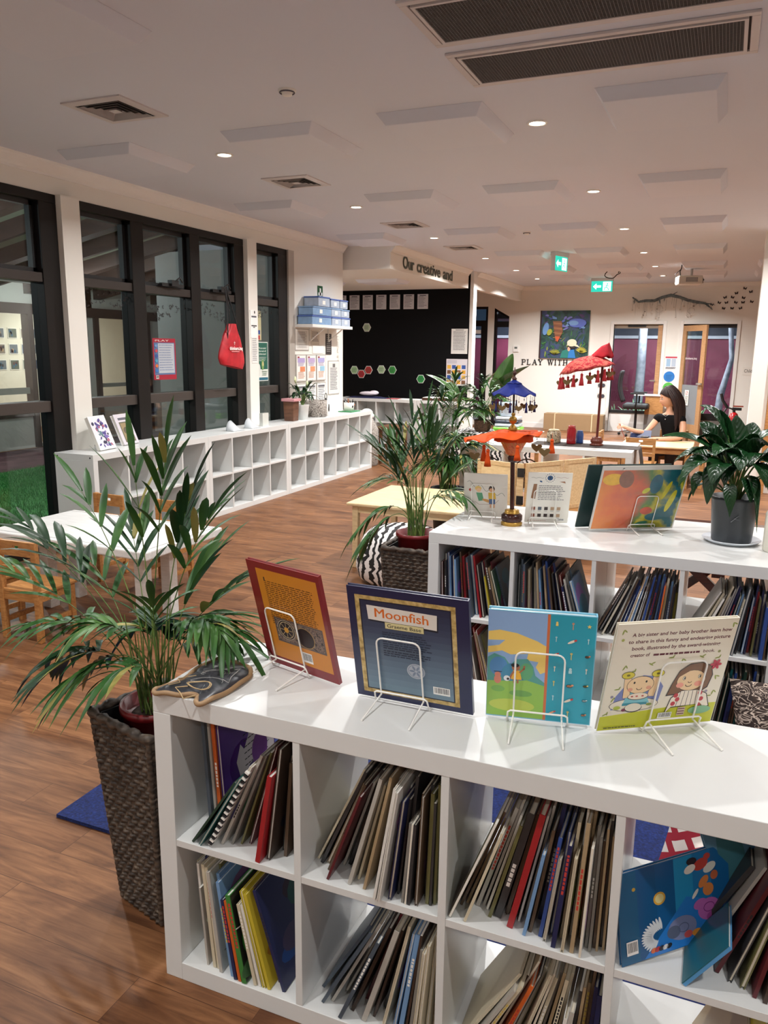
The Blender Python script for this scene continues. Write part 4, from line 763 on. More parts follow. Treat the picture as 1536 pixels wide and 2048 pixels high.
def art_sis(a, w, h):
    cr = Cc(232, 224, 206); gr = Cc(196, 200, 44); out = C((46, 44, 50), 0.5); sk = Cc(238, 204, 158)
    a.rect(0.001, 0.001, w-0.001, h-0.001, cr); a.poly([(0.001, 0.001), (w-.001, 0.001), (w-.001, h*.20), (w*.6, h*.19), (0.001, h*.14)], gr)
    tx = C((96, 30, 44), 0.5); for_ = [('A big sister and her baby brother learn how', .13, .83), ('to share in this funny and endearing picture', .11, .85), ('book, illustrated by the award-winning', .15, .74), ('creator of', .15, .16)]
    for i, (s_, u, ww) in enumerate(for_): a.text(s_, u*w, h*(0.885-0.062*i), 0.0084, tx, bold=0.02, wid=ww*w)
    a.text('book.', 0.76*w, h*(0.885-0.062*3), 0.0078, tx, bold=0.01, wid=0.10*w); a.para(0.34*w, h*(0.885-0.062*3), 0.73*w, 1, 0.01, tx, th=0.005, rag=0)
    # sprigs and berries
    sp = C((150, 162, 84), 0.5); rd = random.Random(9)
    for (u, v) in ((.05, .93), (.12, .60), (.20, .56), (.34, .62), (.50, .67), (.60, .63), (.76, .66), (.90, .64), (.96, .94), (.93, .45), (.10, .40), (.08, .30), (.12, .24), (.94, .30), (.9, .26), (.04, .16)):
        an = rd.uniform(0, 3); a.ell(u*w, v*h, 0.0065, 0.0018, sp, rot=an, up=False); a.ell(u*w+0.005, v*h+0.003, 0.005, 0.0016, sp, rot=an+1, up=False)
    a.k += 1
    for (u, v, c) in ((.06, .86, (170, 176, 90)), (.90, .70, (150, 150, 100)), (.07, .33, (150, 146, 170)), (.88, .32, (160, 150, 170))): a.ell(u*w, v*h, 0.0035, 0.0035, C(c), up=False)
    a.k += 1
    # high chair, baby
    a.poly([(w*.08, h*.20), (w*.10, h*.33), (w*.18, h*.46), (w*.30, h*.52), (w*.42, h*.50), (w*.49, h*.40), (w*.47, h*.22)], Cc(116, 128, 186))
    a.ell(w*.27, h*.24, w*.21, h*.065, out); a.ell(w*.27, h*.24, w*.205, h*.06, cr)
    a.poly([(w*.17, h*.24), (w*.20, h*.36), (w*.34, h*.37), (w*.40, h*.25)], Cc(120, 190, 202)); a.rect(w*.17, h*.235, w*.38, h*.26, Cc(50, 140, 160))
    for q, x_ in ((-1, .19), (1, .40)): a.line([(w*(x_+.0), h*.33), (w*(x_+q*.015), h*.50)], 0.017, out); a.line([(w*(x_+.0), h*.33), (w*(x_+q*.015), h*.50)], 0.0155, sk)
    a.ell(w*.29, h*.43, w*.115, h*.085, out); a.ell(w*.29, h*.43, w*.111, h*.081, sk); a.ell(w*.21, h*.39, w*.022, h*.017, Cc(226, 158, 130)); a.ell(w*.365, h*.40, w*.022, h*.017, Cc(226, 158, 130))
    a.ell(w*.29, h*.32, w*.09, h*.035, out); a.ell(w*.29, h*.322, w*.085, h*.031, Cc(238, 220, 200)); 
    for q in (-.05, -.01, .04): a.ell(w*(.29+q), h*.322, 0.003, 0.002, Cc(190, 80, 70), up=False)
    a.ell(w*.235, h*.455, 0.0022, 0.003, INK); a.ell(w*.335, h*.46, 0.0022, 0.003, INK); a.ring(w*.285, h*.40, 0.006, 0.004, 0.0014, INK, seg=8, a0=pi, a1=2*pi)
    for x_ in (.17, .42): a.ell(w*x_, h*.53, w*.055, h*.035, out); a.ell(w*x_, h*.53, w*.051, h*.031, Cc(214, 200, 50)); a.ell(w*x_, h*.53, w*.015, h*.01, C((120, 110, 40)))
    a.ell(w*.27, h*.21, w*.075, h*.045, out); a.ell(w*.27, h*.215, w*.07, h*.04, cr); a.ell(w*.13, h*.22, w*.03, h*.018, Cc(176, 188, 70)); a.ell(w*.19, h*.195, 0.005, 0.004, Cc(120, 40, 70)); a.ell(w*.40, h*.235, w*.025, h*.012, Cc(130, 150, 70))
    # sister with long brown hair and a red flower
    hr = Cc(122, 82, 52); a.poly([(w*.53, h*.30), (w*.56, h*.42), (w*.60, h*.54), (w*.68, h*.60), (w*.78, h*.61), (w*.87, h*.57), (w*.90, h*.48), (w*.88, h*.36), (w*.84, h*.33)], out); a.poly([(w*.54, h*.31), (w*.565, h*.42), (w*.605, h*.535), (w*.68, h*.595), (w*.78, h*.605), (w*.865, h*.565), (w*.893, h*.48), (w*.873, h*.37), (w*.84, h*.34)], hr)
    a.poly([(w*.55, h*.12), (w*.58, h*.28), (w*.66, h*.345), (w*.80, h*.345), (w*.89, h*.30), (w*.94, h*.17), (w*.88, h*.15), (w*.86, h*.20), (w*.60, h*.18)], out); a.poly([(w*.558, h*.13), (w*.585, h*.275), (w*.66, h*.34), (w*.80, h*.34), (w*.885, h*.295), (w*.93, h*.175), (w*.885, h*.16), (w*.862, h*.20), (w*.60, h*.19)], Cc(238, 226, 210))
    for i in range(5): a.line([(w*(.655+i*.035), h*.335), (w*(.64+i*.042), h*.19)], 0.0012, out, up=False)
    a.k += 1
    for (u, v) in ((.62, .30), (.61, .22), (.83, .31), (.85, .25), (.84, .19), (.64, .26)): a.ell(w*u, h*v, 0.0055, 0.006, Cc(190, 44, 60), up=False)
    a.k += 1; a.ell(w*.72, h*.44, w*.125, h*.10, out); a.ell(w*.72, h*.44, w*.121, h*.097, sk); a.poly([(w*.60, h*.475), (w*.625, h*.54), (w*.70, h*.575), (w*.80, h*.57), (w*.85, h*.52), (w*.845, h*.49), (w*.80, h*.535), (w*.70, h*.54)], hr)
    for (x_, y_) in ((.655, .465), (.785, .475)): a.ell(w*x_, h*y_, 0.0035, 0.0055, out); a.ell(w*x_, h*y_, 0.0026, 0.0045, cr); a.ell(w*x_+.001, h*y_, 0.0014, 0.003, INK)
    a.ell(w*.63, h*.40, w*.032, h*.025, Cc(236, 158, 138)); a.ell(w*.785, h*.405, w*.032, h*.025, Cc(236, 158, 138)); a.ring(w*.705, h*.40, 0.007, 0.005, 0.0014, INK, seg=8, a0=pi, a1=2*pi); a.ring(w*.71, h*.43, 0.004, 0.003, 0.0012, INK, seg=6, a0=pi, a1=2*pi)
    for i in range(6): an = i*pi/3; a.ell(w*.90+0.007*cos(an), h*.58+0.007*sin(an), 0.0065, 0.0035, Cc(190, 40, 66), rot=an, up=False)
    a.k += 1; a.rect(w*.665, h*.10, w*.73, h*.18, Cc(214, 190, 170)); 
    for i in range(3): a.rect(w*.668, h*(.11+i*.025), w*.727, h*(.12+i*.025), Cc(110, 60, 70), up=False)
    a.k += 1; a.ell(w*.86, h*.14, w*.10, h*.04, Cc(128, 182, 140)); a.barcode(w*.50, h*.085, w*.12, h*.055); a.para(w*.05, h*.025, w*.33, 1, 0.005, out, th=0.0022)
TIP = 0.0065
def show(label, x, y, yaw, tilt, w, h, t, colr, art, u, elabel, eh=0.175, ew=0.105, soft=False, **k):
    dbook(label, x, y, R(yaw), R(tilt), w, h, t, colr, art, soft=soft, **k)
    easel(elabel, x, y, R(yaw), R(tilt), u*w, zt=k.get('zt', ZT), h=eh, w=ew)
show('maroon and orange hardback displayed on a wire easel', -1.043, 1.683, -15.3, 14.4, .248, .302, .011, (128, 26, 36), art_orange, .36, 'white wire easel holding the maroon and orange book')
show('dark blue hardback with a gold border displayed on a wire easel', -.741, 1.592, .9, 13.5, .285, .299, .012, (24, 32, 74), art_moon, .41, 'white wire easel holding the gold-bordered dark blue book')
show('blue and turquoise children\'s book with small pictures on a wire easel', -.431, 1.612, 11, 7, .229, .264, .018, (120, 186, 214), art_blue, .50, 'white wire easel holding the blue and turquoise book')
show('cream and lime book showing a baby and girl, on a wire easel', -.189, 1.634, 34.3, 13.6, .275, .274, .010, (226, 220, 204), art_sis, .62, 'white wire easel holding the cream and lime book')
# second bookcase
def art_draw(a, w, h):
    a.rect(0.001, 0.001, w-.001, h-.001, C((224, 220, 212), 0.5)); ln = C((50, 86, 70), 0.5)
    a.line([(w*(.08+.86*i/40), h*(.80-.30*(i/40)+.05*sin(i*0.55))) for i in range(41)], 0.0016, ln); a.line([(w*.25, h*.35), (w*.35, h*.28), (w*.7, h*.30), (w*.8, h*.40)], 0.0014, C((120, 60, 50)))
    a.ell(w*.15, h*.62, 0.008, 0.008, C((170, 60, 50))); a.ell(w*.33, h*.66, 0.016, 0.013, C((226, 190, 110))); a.ell(w*.34, h*.62, 0.011, 0.011, C((232, 190, 150))); a.poly([(w*.28, h*.56), (w*.42, h*.56), (w*.46, h*.38), (w*.34, h*.36)], C((92, 160, 120))); a.ell(w*.55, h*.37, 0.03, 0.008, C((200, 150, 90)), rot=-.3)
    a.ell(w*.64, h*.66, 0.015, 0.017, C((60, 44, 40))); a.ell(w*.64, h*.63, 0.012, 0.011, C((214, 160, 120))); a.poly([(w*.56, h*.57), (w*.72, h*.57), (w*.74, h*.42), (w*.57, h*.42)], C((216, 178, 70))); a.rect(w*.58, h*.30, w*.72, h*.42, C((86, 110, 150))); a.rect(w*.60, h*.21, w*.63, h*.30, C((214, 160, 120))); a.rect(w*.68, h*.21, w*.71, h*.30, C((214, 160, 120)))
show('pale picture book of two children drawing, beside the parasol stem', -1.144, 3.714, 10, 18, .213, .235, .006, (214, 210, 202), art_draw, .42, 'white wire easel holding the pale drawing book', soft=True)
def art_text(a, w, h):
    a.rect(0.001, 0.001, w-.001, h-.001, C((232, 230, 222), 0.5)); bl = C((40, 84, 130), 0.5); a.ell(w*.5, h*.90, 0.013, 0.013, bl); a.ell(w*.5, h*.905, 0.006, 0.005, C((20, 50, 80)))
    for i in range(14): an = i*2*pi/14; a.ell(w*.5+.021*cos(an), h*.90+.021*sin(an), .0022, .0022, C((40, 70, 110)), up=False)
    a.k += 1; a.line([(w*(.08+.28*i/14), h*(.90+.006*sin(i*.9))) for i in range(15)], .001, INK); a.line([(w*(.64+.28*i/14), h*(.91+.006*sin(i*.9))) for i in range(15)], .001, C((150, 60, 50)))
    a.ell(w*.3, h*.83, .007, .004, bl, rot=-.5); a.poly([(w*.72, h*.83), (w*.86, h*.80), (w*.84, h*.84)], C((160, 110, 80))); a.poly([(w*.10, h*.50), (w*.14, h*.78), (w*.22, h*.78), (w*.20, h*.48)], C((150, 110, 80)))
    a.para(w*.26, h*.74, w*.88, 9, h*.034, SOFTINK, th=.003, seed=2); rd = random.Random(4)
    for r_ in range(2):
        for i in range(5): x = w*(.14+i*.145); y = h*(.26-r_*.14); a.rect(x, y, x+.017, y+.017, C(rd.choice([(60, 50, 48), (150, 90, 70), (90, 100, 110), (180, 150, 120)])), up=False); a.rect(x, y-.006, x+.015, y-.004, SOFTINK, up=False)
    a.k += 1; a.barcode(w*.76, h*.04, .032, .014); a.para(w*.06, h*.04, w*.5, 1, .01, C((170, 90, 70)), th=.002)
show('white paperback with blue earth emblem and tiny print, right of the parasol', -.830, 3.678, 19.4, 17.2, .205, .267, .005, (228, 226, 218), art_text, .42, 'white wire easel holding the paperback with blue earth emblem', soft=True)
def paint_mat():
    m, nt, b = newmat('abstract_brush_painting'); mp = texco(nt, (1, 1, 1)); n = nt.nodes.new('ShaderNodeTexNoise'); n.inputs['Scale'].default_value = 7; n.inputs['Detail'].default_value = 5
    nt.links.new(mp.outputs[0], n.inputs['Vector']); sp = nt.nodes.new('ShaderNodeSeparateXYZ'); nt.links.new(mp.outputs[0], sp.inputs[0])
    a = nt.nodes.new('ShaderNodeMath'); a.operation = 'MULTIPLY_ADD'; a.inputs[1].default_value = 2.0; nt.links.new(sp.outputs[0], a.inputs[0])
    b2 = nt.nodes.new('ShaderNodeMath'); b2.operation = 'MULTIPLY_ADD'; b2.inputs[1].default_value = 0.75; b2.inputs[2].default_value = -0.42; nt.links.new(n.outputs['Fac'], b2.inputs[0]); nt.links.new(b2.outputs[0], a.inputs[2])
    c2 = nt.nodes.new('ShaderNodeMath'); c2.operation = 'MULTIPLY_ADD'; c2.inputs[1].default_value = 0.45; c2.inputs[2].default_value = 0.0; nt.links.new(sp.outputs[2], c2.inputs[0]); s2 = nt.nodes.new('ShaderNodeMath'); nt.links.new(a.outputs[0], s2.inputs[0]); nt.links.new(c2.outputs[0], s2.inputs[1])
    r = ramp(nt, [(0.0, (222, 134, 62)), (0.22, (214, 112, 66)), (0.36, (196, 96, 68)), (0.46, (146, 104, 74)), (0.54, (84, 122, 66)), (0.62, (190, 176, 44)), (0.70, (40, 104, 112)), (0.78, (22, 90, 104)), (0.86, (196, 186, 40)), (0.93, (96, 130, 48)), (1.0, (34, 100, 110))])
    nt.links.new(s2.outputs[0], r.inputs[0]); nt.links.new(r.outputs[0], b.inputs['Base Color']); b.inputs['Roughness'].default_value = 0.12; b.inputs['Coat Weight'].default_value = 0.5
    return m
PM = paint_mat()
def art_paint(a, w, h):
    a.rect(0.001, 0.001, w-.001, h-.001, C((216, 214, 208), 0.3)); a.rect(0.008, 0.008, w-.006, h-.020, PM); a.ell(w*.24, h*.955, .006, .006, INK); a.ell(w*.245, h*.95, .007, .004, PAPER)
    for i, (u, v, ru, rv, c, ro) in enumerate(((.15, .8, .05, .03, (226, 178, 52), 0), (.30, .80, .035, .045, (136, 92, 74), .3), (.66, .72, .03, .05, (28, 92, 112), 0), (.56, .62, .02, .012, (190, 190, 60), .6), (.88, .45, .014, .06, (206, 196, 48), -.25), (.80, .62, .01, .05, (200, 190, 40), -.3), (.72, .2, .04, .02, (24, 96, 110), 0), (.62, .3, .03, .02, (196, 84, 60), 0), (.60, .1, .03, .01, (44, 110, 90), .2))): a.ell(w*u, h*v, ru, rv, C(c, 0.15, coat=.5, vary=.3, scale=40), rot=ro)
show('large laminated abstract painting in orange, green and teal on an easel', -.518, 3.635, 31.9, 20, .415, .335, .006, (210, 208, 202), art_paint, .60, 'white wire easel holding the large laminated painting', soft=True, name='laminated_painting', cat='painting')
M = Matrix.Translation((-.585, 3.68, ZT+.004)) @ Matrix.Rotation(R(31.9), 4, 'Z') @ Matrix.Rotation(R(20), 4, 'X')
m = MB(M); m.box((0, 0.004, 0), (.40, .012, .33), C((24, 52, 52), 0.3)); m.box((.002, 0.0125, .002), (.39, .018, .325), PAGEW); tag(m.build('art_folder'), 'dark green folder propped behind the laminated painting', 'folder')
# big loose blue books in the upper right cell
def blue_cover(o):
    w, h = .262, .196; m = MB(); m.box((0, 0, 0), (w, .002, h), Cc(24, 96, 150)); m.box((0, .0075, 0), (w, .0095, h), Cc(24, 96, 150)); a = Art(m, (0, 0, 0), (1, 0, 0), (0, 0, 1))
    cs = [(40, 150, 206), (32, 124, 190), (24, 104, 168), (20, 90, 150), (18, 84, 138), (20, 92, 134)]
    for i, c in enumerate(cs): a.poly([(w*i/6, 0.001), (w*(i+1)/6, 0.001), (w*(i+1)/6, h-.001), (w*i/6, h-.001)], Cc(*cs[5-i] if i < 3 else cs[i-3]), up=False)
    a.k += 1; a.poly([(w*.2, .001), (w*.9, .001), (w*.99, h*.35), (w*.6, h*.55)], Cc(44, 128, 214)); a.ell(w*.36, h*.62, .014, .014, Cc(226, 176, 60)); a.ell(w*.36, h*.62, .010, .010, Cc(236, 226, 160)); a.ell(w*.14, h*.80, .004, .004, Cc(196, 160, 70))
    for i in range(16): an = R(100+i*9); a.ell(w*.42+.028*cos(an)*1.4-.01, h*.22+.026*sin(an), .014, .003, C((226, 234, 240)), rot=an, up=False)
    a.k += 1; g = Cc(132, 138, 178); a.ell(w*.55, h*.22, .034, .026, g); a.ell(w*.47, h*.20, .016, .014, Cc(96, 104, 130)); a.ell(w*.60, h*.13, .010, .008, Cc(214, 90, 90)); a.ell(w*.68, h*.12, .012, .008, Cc(226, 150, 60)); a.ring(w*.56, h*.22, .012, .010, .0015, Cc(90, 96, 130), seg=12)
    p = Cc(196, 108, 188); a.ell(w*.80, h*.34, .027, .024, p); a.ell(w*.72, h*.42, .016, .011, p, rot=.3); a.ell(w*.82, h*.25, .012, .010, Cc(168, 80, 160)); a.ring(w*.80, h*.36, .013, .010, .0018, Cc(140, 60, 140), seg=12)
    o_ = Cc(226, 140, 74); a.ell(w*.80, h*.56, .013, .014, o_); a.ell(w*.76, h*.66, .015, .009, o_, rot=.8); a.ell(w*.86, h*.70, .009, .010, Cc(200, 110, 70)); a.ell(w*.68, h*.55, .012, .004, PAPER, rot=.9)
    a.ell(w*.82, h*.80, .016, .010, Cc(226, 232, 226), rot=.4); a.ell(w*.74, h*.86, .018, .012, Cc(196, 72, 62), rot=.3); a.ell(w*.66, h*.92, .012, .008, C((40, 34, 44))); a.ell(w*.80, h*.93, .008, .007, Cc(196, 72, 62)); a.ell(w*.64, h*.84, .014, .009, PAPER, rot=.3)
    for i in range(5): a.ell(w*(.28+i*.035), h*.075, .007, .005, Cc(*[(226, 110, 60), (190, 50, 60), (40, 40, 50), (236, 236, 236), (40, 40, 50)][i]), rot=.5, up=False)
    a.k += 1; a.barcode(.012, .020, .026, .030); m.build('cover', o); q = MB(); q.box((.003, .002, .003), (w-.003, .0075, h-.003), PAGEW); q.build('pages', o)
o = thing('picture_book', 'large blue picture book with cartoon animals, tilted in the upper right cell', 'book', (0, 0, 0), group='loose blue picture books'); o.matrix_world = Matrix.Translation((-.083, 1.430, ZM+.001)) @ Matrix.Rotation(R(40), 4, 'Z') @ Matrix.Rotation(R(-6), 4, 'X') @ Matrix.Rotation(R(-5), 4, 'Y'); blue_cover(o)
o = thing('picture_book', 'pale blue sea picture book standing behind the tilted animal book', 'book', (0, 0, 0), group='loose blue picture books'); o.matrix_world = Matrix.Translation((.105, 1.60, ZM+.05)) @ Matrix.Rotation(R(38), 4, 'Z') @ Matrix.Rotation(R(-4), 4, 'X') @ Matrix.Rotation(R(-20), 4, 'Y')
m = MB(); m.box((0, 0, 0), (.20, .002, .24), Cc(96, 146, 180)); m.box((0, .007, 0), (.20, .009, .24), Cc(96, 146, 180)); a = Art(m, (0, 0, 0), (1, 0, 0), (0, 0, 1)); a.ell(.14, .06, .055, .045, Cc(40, 74, 150)); a.ell(.10, .10, .05, .02, Cc(84, 130, 190), rot=.6); a.ell(.05, .13, .03, .09, Cc(70, 126, 140)); a.barcode(.11, .19, .04, .026); m.build('cover', o); q = MB(); q.box((.003, .002, .003), (.197, .007, .237), PAGEW); q.build('pages', o)
o = thing('picture_book', 'thin turquoise picture book leaning under the tilted animal book', 'book', (0, 0, 0), group='loose blue picture books'); o.matrix_world = Matrix.Translation((.035, 1.43, ZM+.001)) @ Matrix.Rotation(R(34), 4, 'Y')
m = MB(); m.box((-.009, 0, 0), (-.007, .13, .13), C((30, 96, 110), .3)); m.box((-.002, 0, 0), (0, .13, .13), C((84, 152, 206), .3)); m.box((-.007, 0, 0), (-.002, .002, .13), C((84, 152, 206), .3)); m.build('cover', o); q = MB(); q.box((-.007, .002, .003), (-.002, .127, .127), PAGEW); q.build('pages', o)
# leather pouch with drawstring on the left end of the front bookcase
t = thing('drawstring_pouch', 'flattened black leather pouch with tan rim and drawstring on the bookcase corner', 'pouch', (-1.115, 1.50, ZT))
LE = noise_mat('crinkled_black_leather', [(0.3, (44, 46, 50)), (0.6, (66, 68, 74)), (0.8, (92, 94, 100))], 9, 0.35, 4, 0.8, bump=0.5, mscale=(1, 3, 1)); TN = C((156, 126, 92), 0.6, vary=0.12)
import itertools
outl = [(-.083, -.098), (-.06, -.055), (-.055, -.01), (-.062, .04), (-.064, .09), (-.052, .135), (-.038, .142), (-.025, .125), (.0, .128), (.035, .125), (.065, .105), (.082, .075), (.088, .03), (.086, -.02), (.078, -.07), (.072, -.10), (.060, -.118), (.048, -.105), (.035, -.075), (.015, -.082), (-.01, -.09), (-.04, -.10), (-.065, -.108)]
def smooth_loop(p, n=3):
    for _ in range(n): p = [q for i in range(len(p)) for q in ((p[i][0]*.75+p[(i+1) % len(p)][0]*.25, p[i][1]*.75+p[(i+1) % len(p)][1]*.25), (p[i][0]*.25+p[(i+1) % len(p)][0]*.75, p[i][1]*.25+p[(i+1) % len(p)][1]*.75))]
    return p
ol = smooth_loop(outl, 2); cxx = (.01, .01); rings = [1.0, .93, .8, .6, .4, .2, 0.02]
m = MB(); vs = []; n = len(ol)
for r_, z in zip(rings, (.004, .010, .014, .017, .018, .019, .019)):
    for i, p in enumerate(ol): an = atan2(p[1]-cxx[1], p[0]-cxx[0]); vs.append((cxx[0]+(p[0]-cxx[0])*r_, cxx[1]+(p[1]-cxx[1])*r_, z+.0022*sin(an*9+r_*4)*(r_ if r_ < 1 else 0)))
fs = [(j*n+i, j*n+(i+1) % n, (j+1)*n+(i+1) % n, (j+1)*n+i) for j in range(len(rings)-1) for i in range(n)]; m.add(vs, fs, LE, True); m.add(vs[:n], [tuple(range(n-1, -1, -1))], LE); m.build('leather_body', t)
m = MB(); m.tube([(p[0], p[1], .0075+.002*sin(i*.7)) for i, p in enumerate(ol)]+[(ol[0][0], ol[0][1], .0075)], .0062, TN, 8, cap=False); m.build('rim', t)
CRD = C((186, 160, 118), 0.7)
m = MB()
for q in range(2): m.tube([(.020+.030*cos(a)+q*.004, -.055+.020*sin(a), .024+.003*sin(a*2)) for a in [i*2*pi/18 for i in range(19)]], .0012, CRD, 5)
m.tube([(.0, -.07, .022), (-.025, -.085, .020), (.0, -.10, .018), (.02, -.115, .013), (.045, -.10, .02)], .0015, CRD, 5); m.tube([(-.05, -.08, .02), (-.03, -.06, .022), (-.052, -.04, .020), (-.02, -.01, .022)], .0012, CRD, 5); m.build('drawstring', t)
m = MB(); rd = random.Random(3)
for q in range(3): x, y = rd.uniform(0, .04), rd.uniform(-.03, .07); m.tube([(x+.028*cos(a)*(1+.2*q), y+.02*sin(a*1.3), .021+.001*q) for a in [i*.4 for i in range(11)]], .0004, C((190, 190, 186), 0.5), 4)
m.tube([(.045, .06, .021), (.055, .07, .021), (.062, .02, .021), (.075, -.01, .02), (.05, .0, .021)], .0007, C((190, 190, 186), 0.5), 4); m.build('loose_thread', t)
# ================================================================== TABLES, CHAIRS
def copy_tree(o, loc=None, rz=None, label=None, parent=None):
    c = o.copy(); col.objects.link(c); c.parent = parent
    for ch in list(o.children): copy_tree(ch, parent=c)
    if loc is not None: c.location = loc
    if rz is not None: c.rotation_euler = (0, 0, rz)
    if label: c['label'] = label
    return c
def child_chair(label, loc, rz, wd, w=0.28, d=0.28, sh=0.29, h=0.57, group=None, slats=1, hole=True):
    """faces +y: backrest at y=0"""
    t = thing('child_chair', label, 'chair', loc, rz, group); p = 0.032
    for x in (0, w-p): 
        MB().box((x, 0, 0), (x+p, p, h), wd).build('leg', t, bevel=0.004); MB().box((x, d-p, 0), (x+p, d, sh-0.015), wd).build('leg', t, bevel=0.004)
    MB().box((-0.006, 0.005, sh-0.015), (w+0.006, d+0.015, sh+0.004), wd).build('seat', t, bevel=0.005)
    m = MB(); m.box((p, p*0.2, sh-0.06), (w-p, p*0.8, sh-0.015), wd); m.box((p, d-p*0.8, sh-0.06), (w-p, d-p*0.2, sh-0.015), wd); m.box((p*.2, p, sh-0.06), (p*.8, d-p, sh-0.015), wd); m.box((w-p*.8, p, sh-0.06), (w-p*.2, d-p, sh-0.015), wd); m.build('seat_rail', t)
    hw = 0.022; c = w/2; z0 = h-0.085
    m = MB(); m.box((p, 0.007, z0), (c-hw, 0.026, h-0.003), wd); m.box((c+hw, 0.007, z0), (w-p, 0.026, h-0.003), wd); m.box((c-hw, 0.007, z0), (c+hw, 0.026, z0+0.035), wd); m.box((c-hw, 0.007, z0+0.058), (c+hw, 0.026, h-0.003), wd); m.build('backrest', t)
    for i in range(slats): z = sh+0.09+i*0.06; MB().box((p, 0.008, z), (w-p, 0.025, z+0.045), wd).build('back_slat', t, bevel=0.002)
    for x in (0.006, w-p+0.006): MB().box((x, p, 0.09), (x+0.018, d-p, 0.12), wd).build('stretcher', t, bevel=0.002)
    return t
def leg_table(name, label, loc, rz, w, d, h, top_t, leg_w, mt, ml, ov=0.03, apron=0.07, cat='table'):
    t = thing(name, label, cat, loc, rz)
    MB().box((0, 0, h-top_t), (w, d, h), mt).build('tabletop', t, bevel=min(0.008, top_t*.3))
    for x in (ov, w-ov-leg_w):
        for y in (ov, d-ov-leg_w): MB().box((x, y, 0), (x+leg_w, y+leg_w, h-top_t), ml).build('leg', t, bevel=0.003)
    if apron:
        for a, b in (((ov+leg_w, ov+.008), (w-ov-leg_w, ov+.028)), ((ov+leg_w, d-ov-.028), (w-ov-leg_w, d-ov-.008)), ((ov+.008, ov+leg_w), (ov+.028, d-ov-leg_w)), ((w-ov-.028, ov+leg_w), (w-ov-.008, d-ov-leg_w))):
            MB().box((a[0], a[1], h-top_t-apron), (b[0], b[1], h-top_t), ml).build('apron', t)
    return t
WT = wood('whitewashed_tabletop', [(0.3, (216, 216, 214)), (0.6, (232, 232, 230)), (0.8, (240, 240, 238))], (2, 18, 18), rough=0.3)
t = leg_table('activity_table', 'long whitewashed children\'s table by the shelf row at left', (-5.02+1.0, 3.30, 0), R(-1), 1.22, 0.70, 0.515, 0.05, 0.07, WT, WT, ov=0.20, apron=0.0)
m = MB()
for a, b in (((0.0, .035), (1.2, .039)), ((0.0, .661), (1.2, .665)), ((1.18, .035), (1.184, .665))): m.box((a[0], a[1], .5148), (b[0], b[1], .5153), C((90, 84, 80), .7))
m.build('edge_inlay', t)
pc = child_chair('pine child chair at the near side of the white table, facing it', (-3.60, 3.00, 0), R(2), PINE, slats=1, group='pine chairs at the white table')
copy_tree(pc, (-3.86, 4.34, 0), R(178), 'pine child chair on the far side of the white table, left one')
copy_tree(pc, (-3.30, 4.36, 0), R(184), 'pine child chair on the far side of the white table, right one')
copy_tree(pc, (-4.02, 3.02, 0), R(-3), 'pine child chair at the left edge, beside the first chair')
# light wood table with zebra pouf below
leg_table('play_table', 'square light maple children\'s table behind the palm planter', (-2.49, 5.12, 0), R(0), 0.93, 0.86, 0.50, 0.022, 0.045, MAPLE, MAPLE, ov=0.035, apron=0.055)
ZEB = noise_mat('zebra_print', [(0.46, (22, 20, 22)), (0.52, (226, 222, 220))], 5.5, 0.8, 2, 7.0, mscale=(1, 1, 2.2), kind='wave', interp='LINEAR')
m = MB(); pr = [(0.0, 0.0), (0.24, 0.0), (0.29, 0.04), (0.31, 0.12), (0.31, 0.22), (0.28, 0.31), (0.22, 0.37), (0.12, 0.395), (0.0, 0.40)]
m.lathe(pr, ZEB, 32, wob=lambda t, i: 1+.04*sin(3*t+i)+.03*sin(7*t))
o = m.build('zebra_pouf'); o.location = (-1.99, 5.00, 0.001); tag(o, 'zebra striped beanbag tucked under the maple table', 'beanbag')
# rug, cushions
RUG = noise_mat('royal_blue_pile', [(0.3, (12, 24, 66)), (0.6, (20, 40, 100)), (0.85, (34, 58, 126))], 120, 0.95, 2, bump=0.8)
m = MB(); m.sheet(lambda u, v: (-2.0+3.1*u, 1.816+1.05*v, 0.013+0.0015*sin(u*90)*sin(v*60)), 120, 60, RUG); m.box((-2.0, 1.816, 0.0005), (1.1, 2.866, 0.011), RUG); tag(m.build('blue_rug'), 'royal blue pile rug on the floor behind the front bookcase', 'rug')
def cushion(name, label, M, s, th, mat, pipe=None):
    m = MB(); n = 14
    def f(sg): return lambda u, v: ((u-.5)*s*(1-.06*sin(pi*v)), sg*th/2*(max(0, sin(pi*u)*sin(pi*v)))**.45, v*s*(1)+(-.02*sin(pi*u) if v > .5 else .02*sin(pi*u)))
    m.sheet(f(1), n, n, mat); m.sheet(f(-1), n, n, mat); o = m.build(name); o.matrix_world = M; tag(o, label, 'cushion'); return o
